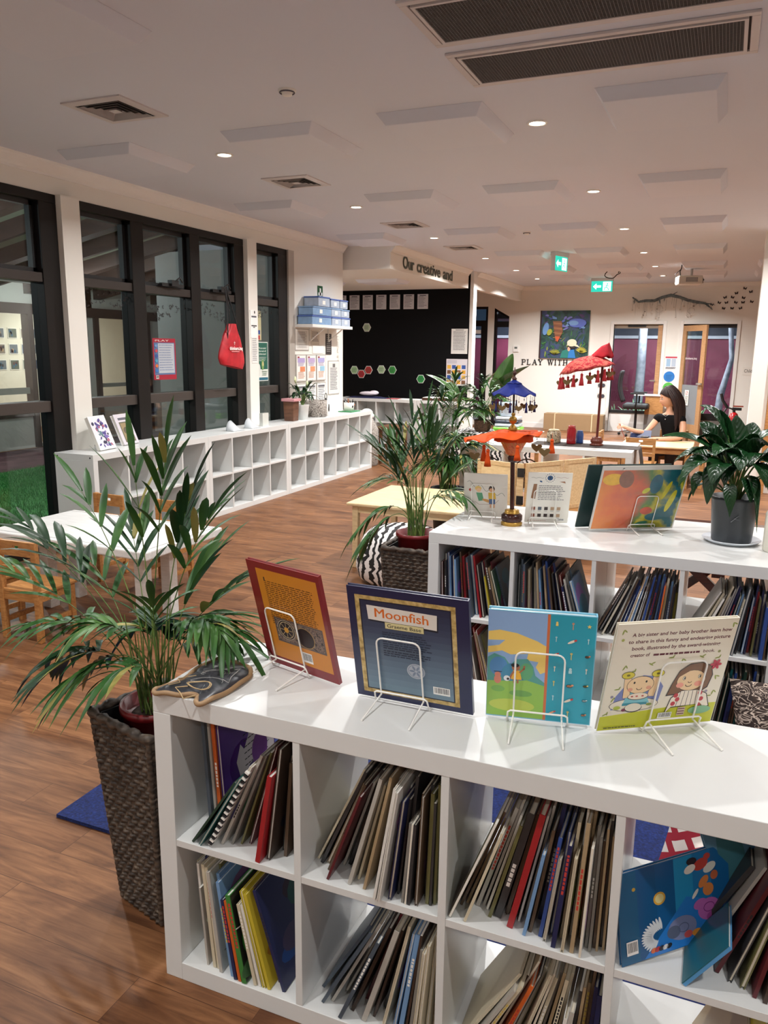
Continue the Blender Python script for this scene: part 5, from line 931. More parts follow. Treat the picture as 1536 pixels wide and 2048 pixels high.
def greek_mat():
    m, nt, b = newmat('red_maze_print'); mp = texco(nt, (17, 17, 17), (0, R(38), 0)); 
    br = nt.nodes.new('ShaderNodeTexBrick'); br.offset = 0.5; br.inputs['Scale'].default_value = 1.0; br.inputs['Mortar Size'].default_value = 0.17; br.inputs['Brick Width'].default_value = 1.0; br.inputs['Row Height'].default_value = 0.8; br.inputs['Mortar Smooth'].default_value = 0.0
    br.inputs['Color1'].default_value = rgb(232, 222, 214); br.inputs['Color2'].default_value = rgb(226, 216, 210); br.inputs['Mortar'].default_value = rgb(158, 34, 52)
    sw = nt.nodes.new('ShaderNodeSeparateXYZ'); cb = nt.nodes.new('ShaderNodeCombineXYZ'); nt.links.new(mp.outputs[0], sw.inputs[0]); nt.links.new(sw.outputs[0], cb.inputs[0]); nt.links.new(sw.outputs[2], cb.inputs[1]); nt.links.new(cb.outputs[0], br.inputs['Vector'])
    nt.links.new(br.outputs['Color'], b.inputs['Base Color']); b.inputs['Roughness'].default_value = 0.85; return m
cushion('maze_cushion', 'white cushion with red maze pattern on the blue rug behind the bookcase', Matrix.Translation((.10, 2.20, .012)) @ Matrix.Rotation(R(-18), 4, 'X') @ Matrix.Rotation(R(10), 4, 'Y'), .36, .14, greek_mat())
BRC = noise_mat('brown_swirl_print', [(0.34, (44, 32, 28)), (0.45, (60, 44, 36)), (0.49, (222, 204, 188)), (0.53, (52, 38, 32)), (0.62, (40, 28, 26)), (0.645, (206, 186, 170)), (0.67, (44, 32, 28))], 11, 0.8, 1.5, 2.5, mscale=(1, 1, 2.2))
cushion('brown_cushion', 'dark brown cushion with cream swirls leaning on the second bookcase', Matrix.Translation((.385, 3.02, .012)) @ Matrix.Rotation(R(-16), 4, 'X') @ Matrix.Rotation(R(-8), 4, 'Y'), .42, .16, BRC)
# ================================================================== WOVEN PLANTERS AND PALMS
HYA = noise_mat('woven_hyacinth_cane', [(0.3, (42, 35, 31)), (0.52, (72, 62, 54)), (0.75, (114, 100, 86))], 34, 0.5, 3, mscale=(1, 1, 2.5))
RED = C((112, 24, 28), 0.35); SOIL = noise_mat('potting_soil', [(0.3, (34, 24, 20)), (0.7, (70, 54, 44))], 60, 0.95, bump=0.8)
def woven_planter(label, loc, rz, top, bot, h, rows, cols):
    t = thing('woven_planter', label, 'planter', loc, rz, 'dark woven planters')
    m = MB(); R2 = 5; C2 = 8
    for q in range(4):
        nu, nv = cols*C2, rows*R2
        def f(u, v, q=q):
            half = (bot+(top-bot)*v)/2; x = (u-.5)*2*half; rr = v*rows; ri = int(min(rr, rows-1e-6)); fr = rr-ri
            cc = u*cols+(0.5 if ri % 2 else 0); fc = cc-math.floor(cc)
            # each strand leans like a twist of rope
            b = abs(sin(pi*(fc)))**.6*sin(pi*fr)**.6; tw = .35*sin(pi*(fc*1.0+fr*.8)*2)
            y = -half-0.0085*b*(1+tw)+.0014*sin(u*40+v*23); z = h*(ri+fr+.42*(fc-.5))/rows
            p = Vector((x, y, max(0.0, min(h, z)))); p.rotate(Euler((0, 0, q*pi/2))); return tuple(p)
        m.sheet(f, nu, nv, HYA)
    for q in range(4):
        nn = rows*4; m.tube([tuple(Matrix.Rotation(q*pi/2, 4, 'Z') @ Vector((-(bot+(top-bot)*i/nn)/2-.001, -(bot+(top-bot)*i/nn)/2-.001, .006+(h-.008)*i/nn))) for i in range(nn+1)], [.0065+.0022*abs(sin(pi*i/4)) for i in range(nn+1)], HYA, 8)
    m.build('woven_body', t)
    m = MB(); a = top/2; pts = []
    for q in range(4):
        for i in range(16): s = -1+2*i/16; p = Vector((s*a, -a-.004, h)); p.rotate(Euler((0, 0, q*pi/2))); pts.append(tuple(p))
    pts.append(pts[0]); m.tube([(x, y, z+.003*sin(i*1.7)) for i, (x, y, z) in enumerate(pts)], [.0125+.0035*sin(i*2.1) for i in range(len(pts))], HYA, 8, cap=False); m.build('braided_rim', t)
    m = MB(); b = a-.012; li = BLACK
    for q in range(4):
        Mq = Matrix.Rotation(q*pi/2, 4, 'Z'); m.box((-b, -b, h*.86), (b, -b+.006, h-.004), li, Mq)
    m.box((-b, -b, h*.85), (b, b, h*.86), li); m.build('liner', t)
    return t
woven_planter('tall tapered dark woven planter at the left end of the front bookcase', (-1.392, 1.655, 0), R(-15), .262, .185, .60, 34, 7)
woven_planter('tall dark woven planter beside the second bookcase', (-1.395, 3.70, 0), R(0), .27, .20, .62, 33, 7)
GA = noise_mat('palm_leaf_green', [(0.25, (30, 64, 28)), (0.5, (50, 92, 42)), (0.78, (92, 130, 64))], 7, 0.42, 3, mscale=(1, 1, 1), spec=0.35)
GB = noise_mat('palm_leaf_dark', [(0.25, (16, 42, 24)), (0.55, (32, 66, 36)), (0.85, (60, 98, 54))], 7, 0.42, 3, spec=0.35)
GT = C((146, 138, 72), 0.5); ST = noise_mat('palm_stem', [(0.3, (58, 88, 40)), (0.7, (112, 136, 66))], 20, 0.45)
def bez(p0, p1, p2, t): return p0*(1-t)**2+p1*2*t*(1-t)+p2*t*t
def leaflet(m, p, d, L, w, droop, mat, roll, seg=5):
    """narrow folded leaflet from p along d"""
    side = d.cross(Vector((0, 0, 1)));
    if side.length < 1e-3: side = Vector((1, 0, 0))
    side.normalize(); nrm = side.cross(d).normalized(); side = (side*cos(roll)+nrm*sin(roll)); vs = []
    for i in range(seg+1):
        t = i/seg; c = p+d*L*t+Vector((0, 0, -droop*L*t*t)); ww = w*(sin(pi*min(1, t*.86+.10))**.8)*(1 if t < 1 else 0)
        if i == seg: ww = 0.0004
        vs += [c-side*ww+nrm*ww*.35, c, c+side*ww+nrm*ww*.35]
    fs = [(3*i+k, 3*i+k+1, 3*i+k+4, 3*i+k+3) for i in range(seg) for k in (0, 1)]
    m.add(vs, fs, mat, True)
def frond(parent, p0, p1, p2, rnd, n=9, L=.16, w=.010, start=.5, mat=None, r=.0028, droop=.5, spread=1.0):
    m = MB(); p0, p1, p2 = Vector(p0), Vector(p1), Vector(p2); N = 14
    pts = [bez(p0, p1, p2, i/N) for i in range(N+1)]; m.tube(pts, [r*(1-.7*i/N) for i in range(N+1)], ST, 5)
    mat = mat or rnd.choice([GA, GA, GB])
    for i in range(n):
        t = start+(1-start)*(i+.3)/n; p = bez(p0, p1, p2, t); dr = (bez(p0, p1, p2, min(1, t+.03))-bez(p0, p1, p2, t-.03)).normalized()
        sd = dr.cross(Vector((0, 0, 1)));
        if sd.length < .15: sd = Vector((rnd.uniform(-1, 1), rnd.uniform(-1, 1), 0))
        sd.normalize(); prof = sin(pi*(.22+.68*(i+.5)/n))
        for s in (-1, 1):
            d = (dr*(.55+.5*i/n)+sd*s*spread*(.85-.35*i/n)+Vector((0, 0, .25*rnd.uniform(.2, 1.2)))).normalized()
            leaflet(m, p, d, L*prof*rnd.uniform(.8, 1.15), w*rnd.uniform(.8, 1.2), droop*rnd.uniform(.6, 1.3), mat if rnd.random() > .05 else GT, rnd.uniform(-.3, .3))
    d = (p2-p1).normalized(); leaflet(m, p2, d, L*.8, w, droop*.6, mat, 0); 
    return m.build('frond', parent)
def pot(label, loc, r, h, mat, name='plant_pot', z0=0):
    t = None
def potted_palm(label, loc, r, h, tips, seed, n, L, w, extra=14, rad=.30, hgt=.5, group='areca palms', start=(.45, .65), sr=.0028, potmat=None, grand=False):
    t = thing('areca_palm', label, 'plant', loc, 0, group); rnd = random.Random(seed)
    m = MB(); m.lathe([(r*.80, -h), (r*.98, -.01), (r*1.06, -.008), (r*1.06, .012), (r*.96, .012), (r*.92, -.02), (0, -.022)], potmat or RED, 32); m.build('pot', t)
    m = MB(); m.lathe([(r*.93, -.024), (r*.5, -.016), (0, -.014)], SOIL, 20); m.build('soil', t)
    def one(tip):
        a = rnd.uniform(0, 6.28); q = r*.45*sqrt(rnd.random()); b = (q*cos(a), q*sin(a), -.018); tx, ty, tz = tip
        ct = (b[0]+tx*.18+rnd.uniform(-.02, .02), b[1]+ty*.18+rnd.uniform(-.02, .02), max(tz*.95, hgt*.45)+rnd.uniform(0, .08)+.18*abs(tx))
        frond(t, b, ct, (tx, ty, tz), rnd, n=rnd.randint(n-2, n+2), L=L*rnd.uniform(.85, 1.15), w=w, start=rnd.uniform(*start), r=sr)
    for tp in tips:
        if grand and tp[2] > .28:
            a = rnd.uniform(0, 6.28); q = r*.4; b = (q*cos(a), q*sin(a), -.018); tx, ty, tz = tp[0]*1.05, tp[1], tp[2]*1.17
            frond(t, b, (tx*.30, ty*.2, tz*.62+.10*abs(tx)), (tx, ty, tz), rnd, n=rnd.choice([3, 4, 5]), L=L*1.35, w=w*1.12, start=.62, r=sr*1.05, droop=.25, spread=.6)
        else: one(tp)
    for i in range(extra):
        a = rnd.uniform(0, 6.28); q = rad*rnd.uniform(.3, 1); one((q*cos(a), q*sin(a)*.8, hgt*rnd.uniform(.35, 1.0)*(1-.5*q/rad)))
    # bare stems fanning from the soil
    for i in range(16):
        a = rnd.uniform(0, 6.28); q = r*.5*sqrt(rnd.random()); b = Vector((q*cos(a), q*sin(a), -.018)); e = Vector((b.x*1.6+rnd.uniform(-.03, .03), b.y*1.6+rnd.uniform(-.02, .02), hgt*rnd.uniform(.4, .7)))
        mm = MB(); mm.tube([b, (b+e)/2+Vector((rnd.uniform(-.01, .01), 0, 0)), e], [sr*1.3, sr, sr*.5], ST, 5); mm.build('stem', t)
    return t
# tips of the near palm, measured from the crown of the pot (x across, y away, z up)
T1 = [(.07, .00, .62), (-.05, .02, .58), (.22, -.02, .50), (.13, .02, .53), (-.26, .05, .50), (-.42, -.02, .42), (-.45, .05, .36), (-.48, -.04, .30), (-.36, -.10, .22), (-.42, .02, .17), (-.27, -.10, .10), (-.36, -.06, .08), (-.22, -.10, .06), (.27, .04, .34), (.29, -.02, .26), (.27, -.06, .28), (.25, .03, .22), (.12, .10, .35), (-.15, .12, .40), (-.12, -.12, .25), (.10, -.12, .30), (-.05, -.14, .12), (-.30, .10, .32)]
potted_palm('large areca palm in the near left planter, spilling over the bookcase', (-1.40, 1.652, .612), .095, .16, T1, 11, 7, .165, .0095, extra=3, rad=.26, hgt=.40, start=(.5, .68), sr=.0024, grand=True)
T2 = [(.07, 0, .52), (-.05, .05, .50), (.02, .1, .47), (-.16, .02, .42), (-.26, .0, .40), (-.14, -.05, .34), (.14, .05, .38), (.22, 0, .30), (.26, -.03, .22), (.10, .0, .46), (-.34, -.05, -.04), (-.28, -.08, -.10), (-.24, 0, .26), (-.18, .1, .31), (.0, -.06, .36), (.03, .04, .54), (-.10, .0, .48), (.18, .1, .18), (-.08, -.05, .30)]
potted_palm('areca palm in the woven planter beside the second bookcase', (-1.395, 3.70, .675), .10, .17, T2, 23, 9, .17, .0085, extra=0, rad=.30, hgt=.46, sr=.003, grand=True)
T3 = [(.03, 0, .95), (-.12, .05, .82), (.14, 0, .85), (-.25, 0, .62), (.25, 0, .66), (.32, .05, .40), (-.28, 0, .42), (.1, 0, .7), (-.2, .1, .2), (.2, 0, .25), (.0, .1, .8)]
potted_palm('tall areca palm standing beyond the maple table', (-2.14, 6.45, .42), .15, .41, T3, 31, 13, .22, .010, extra=16, rad=.34, hgt=.75, sr=.004, potmat=BLACK)
potted_palm('small palm in a brown wicker pot on the zebra-cloth table', (-2.93, 10.2, .64), .085, .05, [(0, 0, .6), (-.2, 0, .5), (.2, 0, .5), (.3, 0, .35), (-.3, 0, .33)], 41, 12, .24, .012, extra=14, rad=.35, hgt=.5, sr=.004, potmat=BLACK)
m = MB(); m.lathe([(.085, 0), (.11, .03), (.112, .13), (.118, .15), (.10, .15), (.098, .03), (0, .02)], noise_mat('brown_wicker', [(0.35, (52, 34, 24)), (0.6, (104, 74, 52)), (0.8, (140, 104, 76))], 45, .7, 2, mscale=(1, 1, 3), bump=.8), 28, wob=lambda t, i: 1+.02*sin(t*20+i*3))
o = m.build('wicker_pot'); o.location = (-2.93, 10.2, .556); tag(o, 'round brown wicker pot holding the small palm', 'pot')
# broad leaves ---------------------------------------------------------
def leafmat(name, c0, c1, c2):
    return noise_mat(name, [(0.2, c0), (0.5, c1), (0.85, c2)], 5.0, 0.28, 3, spec=0.6)
PL = leafmat('peace_lily_leaf', (12, 40, 20), (22, 62, 30), (40, 90, 42)); BL_ = leafmat('broad_leaf', (34, 62, 28), (52, 88, 38), (84, 118, 56))
def broad(parent, b, c, e, w, roll=0, mat=PL, stem=True, ribs=9, nu=14, nv=18, start=.38, fold=.25):
    b, c, e = Vector(b), Vector(c), Vector(e); m = MB()
    if stem: m.tube([bez(b, c, e, i/8*start*1.1) for i in range(9)], .0035, ST, 6)
    def fr(t):
        p = bez(b, c, e, t); d = (bez(b, c, e, min(1, t+.02))-bez(b, c, e, t-.02)).normalized(); s = d.cross(Vector((0, 0, 1)))
        if s.length < 1e-3: s = Vector((1, 0, 0))
        s.normalize(); n = s.cross(d); s2 = s*cos(roll)+n*sin(roll); n2 = n*cos(roll)-s*sin(roll); return p, s2, n2
    def f(u, v):
        t = start+(1-start)*v; p, s, n = fr(t); q = (u-.5)*2; ww = w*(sin(pi*v**.80)**.75)*(1-.15*v) if 0 < v < 1 else 0.0005
        z = fold*abs(q)*ww+.0035*sin(ribs*2*pi*(v-.25*abs(q)))*(1-abs(q)**3)*min(1, ww/.02); return tuple(p+s*q*ww+n*z)
    m.sheet(f, nu, nv*2, mat); return m.build('leaf', parent, solid=.0006)
def pix(u, v): return Vector((-.014+(u-1420)*.00201-(995-v)*.00022+.0, 0, .977+(995-v)*.00222))
t = thing('peace_lily', 'large dark green peace lily in a charcoal pot on the second bookcase', 'plant', (0.088, 3.71, ZT+.006)); O = Vector((.088, 3.71, ZT+.006))
POTM = C((44, 48, 52), 0.38, vary=.06)
m = MB(); m.lathe([(.0, 0), (.080, 0), (.083, .006), (.096, .185), (.099, .187), (.099, .20), (.092, .20), (.089, .17), (0, .165)], POTM, 40); m.build('pot', t)
m = MB(); m.lathe([(.088, .172), (0, .176)], SOIL, 20); m.build('soil', t)
m = MB(); ang = 0
m.tube([(-.01, -.0925, .10), (.005, -.0932, .115), (.02, -.0925, .13)], .0012, C((120, 124, 128), .5), 4); m.tube([(.0, -.0928, .118), (.012, -.0932, .112), (.026, -.0915, .113)], .0010, C((100, 104, 108), .5), 4); m.build('scratch_mark', t)
m = MB(); m.lathe([(.0, -.0055), (.095, -.0055), (.118, .008), (.122, .012), (.119, .013), (.09, .0005), (0, .0002)], C((206, 212, 220), .3), 44); o = m.build('plant_saucer'); o.location = (O.x, O.y, O.z-.0005); tag(o, 'round pale grey saucer under the peace lily pot', 'saucer')
def lily(tip, ctrl, w_, dy=0.0, cdy=0.0, roll=0.0, start=.4, base=(1472, 990)):
    b = pix(*base)+Vector((random.uniform(-.02, .02), random.uniform(-.02, .02), -.03)); e = pix(*tip); c = pix(*ctrl)
    S = 3.71/3.73
    def T(p, d): return Vector(((p.x)*S-O.x, d, (CAMH+(p.z-CAMH)*S)-O.z))
    broad(t, T(b, 0), T(c, cdy), T(e, dy), w_*1.3, roll, start=start)
for a in [((1403, 812), (1478, 830), .034, -.02, 0, .5, .45), ((1326, 872), (1450, 858), .038, -.10, -.05, .25, .40), ((1372, 915), (1440, 850), .034, -.06, -.04, -.2, .40), ((1357, 972), (1420, 850), .046, -.10, -.08, .2, .42), ((1415, 1000), (1440, 860), .040, -.12, -.08, 0, .42),
          ((1459, 1022), (1462, 900), .024, -.13, -.12, 0, .55), ((1512, 1048), (1510, 860), .034, -.11, -.10, .2, .45), ((1560, 860), (1500, 850), .040, -.02, 0, -.3, .4), ((1560, 940), (1520, 860), .042, -.06, -.03, -.2, .42), ((1545, 1010), (1540, 880), .036, -.08, -.05, 0, .45),
          ((1475, 830), (1475, 890), .044, .05, .02, .2, .3), ((1440, 850), (1450, 900), .040, .08, .05, 0, .35), ((1600, 900), (1540, 850), .045, .02, .02, 0, .4), ((1386, 992), (1400, 900), .032, -.05, -.05, .3, .5), ((1510, 845), (1500, 880), .046, .10, .06, -.4, .35), ((1500, 990), (1500, 900), .030, -.13, -.1, .1, .5),
          ((1430, 905), (1465, 850), .045, -.13, -.06, .1, .35), ((1480, 930), (1490, 850), .050, -.14, -.06, 0, .35), ((1400, 940), (1440, 850), .042, .10, .06, .3, .35), ((1530, 960), (1510, 860), .04, -.12, -.05, .1, .4), ((1450, 960), (1460, 880), .038, -.10, -.05, 0, .4), ((1375, 1005), (1400, 930), .020, .0, -.02, 0, .5), ((1345, 930), (1420, 860), .036, .02, .0, .3, .4), ((1390, 880), (1450, 840), .040, -.04, 0, -.2, .35), ((1425, 960), (1450, 860), .044, -.14, -.09, .2, .4), ((1500, 920), (1500, 850), .048, -.12, -.05, .2, .35), ((1550, 900), (1510, 830), .046, -.08, -.03, .3, .4), ((1440, 820), (1470, 860), .038, .02, .02, -.5, .4), ((1520, 870), (1490, 860), .048, .0, .0, .4, .3), ((1400, 850), (1440, 860), .036, .1, .04, .5, .4), ((1465, 890), (1480, 850), .05, -.08, -.03, -.3, .3), ((1580, 1000), (1540, 890), .04, -.05, 0, .2, .4)]:
    lily(a[0], a[1], a[2], a[3], a[4], a[5], a[6])
# broad-leaved plant beyond
t = thing('broad_leaf_plant', 'tall plant with big paddle leaves between the palms and alcove', 'plant', (-3.25, 10.9, 0))
m = MB(); m.lathe([(0, 0), (.12, 0), (.16, .3), (.165, .3), (.15, .28), (0, .27)], BLACK, 24); m.build('pot', t)
for b, c, e, w, rl in (((0, 0, .3), (.1, -.2, 1.1), (.85, -.4, 1.42), .10, .3), ((.02, 0, .3), (.3, -.2, 1.0), (.62, -.4, 1.58), .14, 1.2), ((0, 0, .3), (-.1, -.2, 1.1), (-.62, -.4, 1.28), .08, .4), ((0, 0, .3), (-.2, -.1, 1.3), (-.40, -.4, 1.00), .12, 1.0), ((0, 0, .3), (.3, 0, 1.3), (.5, -.4, 1.15), .13, .8), ((.0, 0, .3), (.0, .2, 1.2), (.2, .4, 1.3), .12, .4)):
    broad(t, b, c, e, w, rl, BL_, start=.5)
# wooden zig-zag screen on a low bench
BNC = wood('honey_wood', [(0.3, (150, 104, 58)), (0.6, (182, 134, 82)), (0.8, (200, 156, 100))], (3, 16, 16))
leg_table('low_bench', 'low honey-coloured wooden bench under the folding screen', (-1.82, 5.985, 0), R(8), 1.05, .50, .335, .03, .05, BNC, BNC, ov=.03, apron=.05)
t = thing('folding_screen', 'small zigzag folding screen of birch frame panels with black hinges', 'screen', (-.03, .17, 0))
pts = [(-1.765, 5.99), (-1.415, 5.86), (-1.35, 5.87), (-1.10, 6.22), (-.90, 6.52)]
def spanel(a, b, z0, z1, fw=.035):
    a, b = Vector(a+(0,)), Vector(b+(0,)); L = (b-a).length; an = atan2(b.y-a.y, b.x-a.x); M = Matrix.Translation((a.x, a.y, 0)) @ Matrix.Rotation(an, 4, 'Z')
    m = MB(); m.box((0, -.009, z0), (fw, .009, z1), BIRCH, M); m.box((L-fw, -.009, z0), (L, .009, z1), BIRCH, M); m.box((fw, -.009, z0), (L-fw, .009, z0+fw), BIRCH, M); m.box((fw, -.009, z1-fw), (L-fw, .009, z1), BIRCH, M); o = m.build('panel', t, bevel=.002)
    m = MB(); m.box((fw, -.004, z0+fw), (L-fw, .004, z1-fw), MAPLE, M); m.build('infill', o)
spanel(pts[0], pts[1], .337, .745); spanel((-1.345, 5.895), (-1.115, 6.215), .337, .745); spanel((-1.105, 6.235), (-.905, 6.515), .337, .745)
m = MB(); m.box((-1.405, 5.845, .337), (-1.355, 5.868, .745), BIRCH); m.build('hinge_post', t)
for z in (.42, .64): m = MB(); m.box((-1.40, 5.838, z), (-1.345, 5.845, z+.07), BLACK); m.build('hinge', t)
# dark red crossed-leg stand behind the peace lily
t = thing('cross_leg_stand', 'dark red wooden cross-legged stand behind the peace lily', 'stand', (-.02, 4.85, 0))
for s in (-1, 1):
    m = MB(Matrix.Translation((0, .0, .32)) @ Matrix.Rotation(R(48*s), 4, 'Y')); m.box((-.025, -.02+.045*s, -.42), (.025, .02+.045*s, .42), DARKW); m.build('leg', t, bevel=.003)
MB().box((-.32, -.12, .60), (.32, .12, .63), DARKW).build('top_board', t, bevel=.004); MB().box((.05, -.10, .34), (.12, -.06, .60), DARKW).build('post', t)
# ribbed white lamp at the right edge
m = MB(); m.lathe([(0, 0), (.048, 0), (.052, .004), (.052, .16), (.045, .175), (.035, .18), (0, .18)], C((232, 228, 214), .5), 48, wob=lambda t, i: 1+.03*cos(t*16)); o = m.build('ribbed_vase'); o.location = (.262, 3.60, ZT+.001); tag(o, 'ribbed white vase at the right end of the second bookcase', 'vase')
# ================================================================== PARASOLS
def tassel(parent, x, y, z, L, mat, r=.008, bead=None, name='tassel'):
    m = MB(); m.tube([(x, y, z), (x, y, z-L*.35)], .0009, mat, 4); m.ball((x, y, z-L*.38), r*.55, bead or mat, 8, 6)
    m.lathe([(r*.35, -L*.40), (r*.5, -L*.45), (r*.45, -L*.52), (r*.8, -L*.8), (r, -L), (0, -L)], mat, 10, (x, y, z)); return m.build(name, parent)
def pendant(parent, x, y, z, L, mat):
    m = MB(); m.tube([(x, y, z), (x, y, z-L*.4)], .0008, BLACK, 4); m.ball((x, y, z-L*.3), .003, mat, 6, 5)
    pts = [(0, 0), (.35, .28), (.75, .35), (1, 0), (.75, -.5), (0, -1.1), (-.75, -.5), (-1, 0), (-.75, .35), (-.35, .28)]; s = L*.26
    m.prism([(p[0]*s, p[1]*s) for p in pts], -.002, .002, mat, Matrix.Translation((x, y, z-L*.62)) @ Matrix.Rotation(R(90), 4, 'X')); m.ball((x, y, z-L*.97), .0028, mat, 6, 5); return m.build('heart_pendant', parent)
GOLD = C((176, 138, 62), .35, metal=.55, vary=.2, scale=30); BRO = C((120, 98, 62), .45, metal=.4, vary=.2)
def scallop(parent, r0, z0, r1, z1, n, mat, name, cx=0, cy=0, tilt=None, sag=.0, frill=.0, seg=64, rings=8, ph=0):
    m = MB()
    def f(u, v):
        a = 2*pi*u+ph; r = r0+(r1-r0)*v; rib = abs(sin(n*a/2)); z = z0+(z1-z0)*(v**.8)-sag*(rib)*v+frill*sin(n*a)*v*v
        p = Vector((r*cos(a)*(1-.04*rib*v), r*sin(a)*(1-.04*rib*v), z))
        if tilt is not None: p = tilt @ p
        return (p.x+cx, p.y+cy, p.z)
    m.sheet(f, seg, rings, mat); return m.build(name, parent, solid=.0012)
ORG = noise_mat('orange_silk', [(0.3, (190, 66, 14)), (0.6, (214, 78, 16)), (0.8, (228, 96, 28))], 8, .75, 3, spec=.25); BLU = noise_mat('cobalt_silk', [(0.3, (10, 24, 92)), (0.6, (16, 34, 116)), (0.85, (32, 56, 146))], 10, .75, 3, spec=.25)
LAT = noise_mat('orange_gold_lattice', [(0.40, (190, 72, 16)), (0.5, (214, 120, 40)), (0.6, (206, 86, 22))], 70, .4, 2, kind='noise')
t = thing('ceremonial_parasol', 'two-tier table parasol, cobalt blue above orange, on a turned dark stand', 'parasol', (-.880, 3.625, ZT))
m = MB(); m.lathe([(0, 0), (.050, 0), (.051, .012), (.045, .018)], GOLD, 32); m.lathe([(.045, .018), (.050, .026), (.050, .048), (.038, .058)], DARKW, 32); m.lathe([(.038, .058), (.034, .062), (.034, .072), (.022, .076), (.0, .076)], GOLD, 32); m.build('base', t)
m = MB(); m.tube([(0, 0, .07), (-.008, 0, .335)], .0105, DARKW, 14); m.lathe([(.0105, .30), (.022, .305), (.024, .325), (.018, .335)], DARKW, 20, (-.008, 0, 0)); m.build('pole', t)
m = MB(); m.lathe([(.022, .335), (.030, .34), (.048, .375), (.072, .42), (.082, .438), (.0, .43)], LAT, 28, (-.008, 0, 0)); 
for i in range(12):
    a = i*pi/6; m.tube([(-.008+.029*cos(a), .029*sin(a), .342), (-.008+.083*cos(a+.5), .083*sin(a+.5), .436)], .0012, GOLD, 4); m.tube([(-.008+.029*cos(a), .029*sin(a), .342), (-.008+.083*cos(a-.5), .083*sin(a-.5), .436)], .0012, GOLD, 4)
m.build('lattice_cone', t)
TL = Matrix.Rotation(R(-7), 4, 'Y'); scallop(t, .012, .458, .190, .432, 8, ORG, 'orange_canopy', cx=-.008, tilt=TL, sag=.012, frill=.008)
scallop(t, .090, .437, .094, .405, 10, ORG, 'orange_valance', cx=-.008, sag=.004, rings=4)
for i in range(8):
    a = i*pi/4+.35; x = -.008+.180*cos(a); y = .180*sin(a); z = .422+.180*cos(a)*.12
    if i % 3 == 1: pendant(t, x, y, z, .105, BRO)
    else: tassel(t, x, y, z, .115 if i % 2 else .095, ORG, .017)
m = MB(); m.lathe([(.020, .452), (.022, .46), (.010, .475), (.006, .482), (.016, .490), (.019, .500), (.016, .512), (.006, .518), (.010, .526), (.006, .534)], GOLD, 20, (-.014, 0, 0)); m.build('turned_knob', t)
m = MB(); m.tube([(-.014, 0, .53), (-.016, 0, .69)], .005, DARKW, 8); m.build('upper_pole', t)
scallop(t, .030, .672, .104, .612, 8, BLU, 'blue_canopy', cx=-.016, sag=-.010, frill=.004)
scallop(t, .004, .688, .036, .668, 8, BLU, 'blue_cap', cx=-.016, sag=-.002, rings=4)
m = MB(); m.lathe([(.010, .686), (.012, .692), (.004, .700), (.004, .706), (.009, .714), (.009, .720), (.003, .730), (.002, .742), (0, .744)], C((72, 40, 34), .4), 16, (-.016, 0, 0)); m.build('finial', t)
NVY = C((28, 34, 92), .6)
for i in range(16):
    a = i*pi/8+.1; x = -.016+.098*cos(a); y = .098*sin(a)
    if i % 2: pendant(t, x, y, .612, .072, BRO)
    else: tassel(t, x, y, .612, .072, NVY, .007)
CRM = noise_mat('crimson_silk', [(0.3, (130, 14, 26)), (0.6, (160, 20, 34)), (0.8, (182, 34, 46))], 8, .8, 3, spec=.2); RDG = noise_mat('red_gilt_print', [(0.42, (140, 24, 34)), (0.55, (176, 92, 76)), (0.62, (150, 34, 42))], 28, .8, 3, spec=.2)
t = thing('red_parasol', 'crimson tasselled table parasol standing on the dark runner', 'parasol', (-1.0, 7.16, ZT+.004))
BRN = C((112, 52, 36), .3)
m = MB(); m.lathe([(0, 0), (.058, 0), (.060, .010), (.045, .018), (.055, .030), (.055, .048), (.040, .060), (.044, .068), (.030, .074), (0, .074)], BRN, 32); m.build('base', t)
m = MB(); m.tube([(0, 0, .07), (.008, 0, .735)], .011, C((96, 30, 26), .3), 12); m.build('pole', t)
TR = Matrix.Rotation(R(-12), 4, 'Y'); m = MB()
def dome(u, v):
    a = 2*pi*u; rib = abs(sin(4*a)); r = .012+.235*v; z = .790-.120*v**2.3+.006*rib*v-.010*v*v*sin(8*a)*.4
    p = TR @ Vector((r*cos(a)*(1-.03*rib*v), r*sin(a)*(1-.03*rib*v), z)); return (p.x+.015, p.y, p.z)
m.sheet(dome, 72, 12, RDG); m.build('red_canopy', t, solid=.002)
m = MB()
def cap_(u, v):
    a = 2*pi*u; r = (.105*(1-v)+.030*v)*(1+.06*sin(5*a)); z = .770+.095*v**.8+.010*sin(6*a)*(1-v)
    return (-.030+.050*v+r*cos(a)*(1.15-.1*v), r*sin(a)*.8, z-.055*(1-v)*max(0, -cos(a))+.03*v*max(0, cos(a)))
m.sheet(cap_, 40, 10, CRM); m.add([cap_(i/40, 1) for i in range(40)], [tuple(range(40))], CRM); m.build('folded_top_cloth', t, solid=.002)
CRT = C((170, 28, 40), .6)
for i in range(20):
    a = i*pi/10; p = TR @ Vector((.225*cos(a), .225*sin(a), .70))
    if i % 3 == 1: pendant(t, p.x+.015, p.y, p.z-.005, .14, BRO)
    else: tassel(t, p.x+.015, p.y, p.z-.005, .15, CRT, .021)
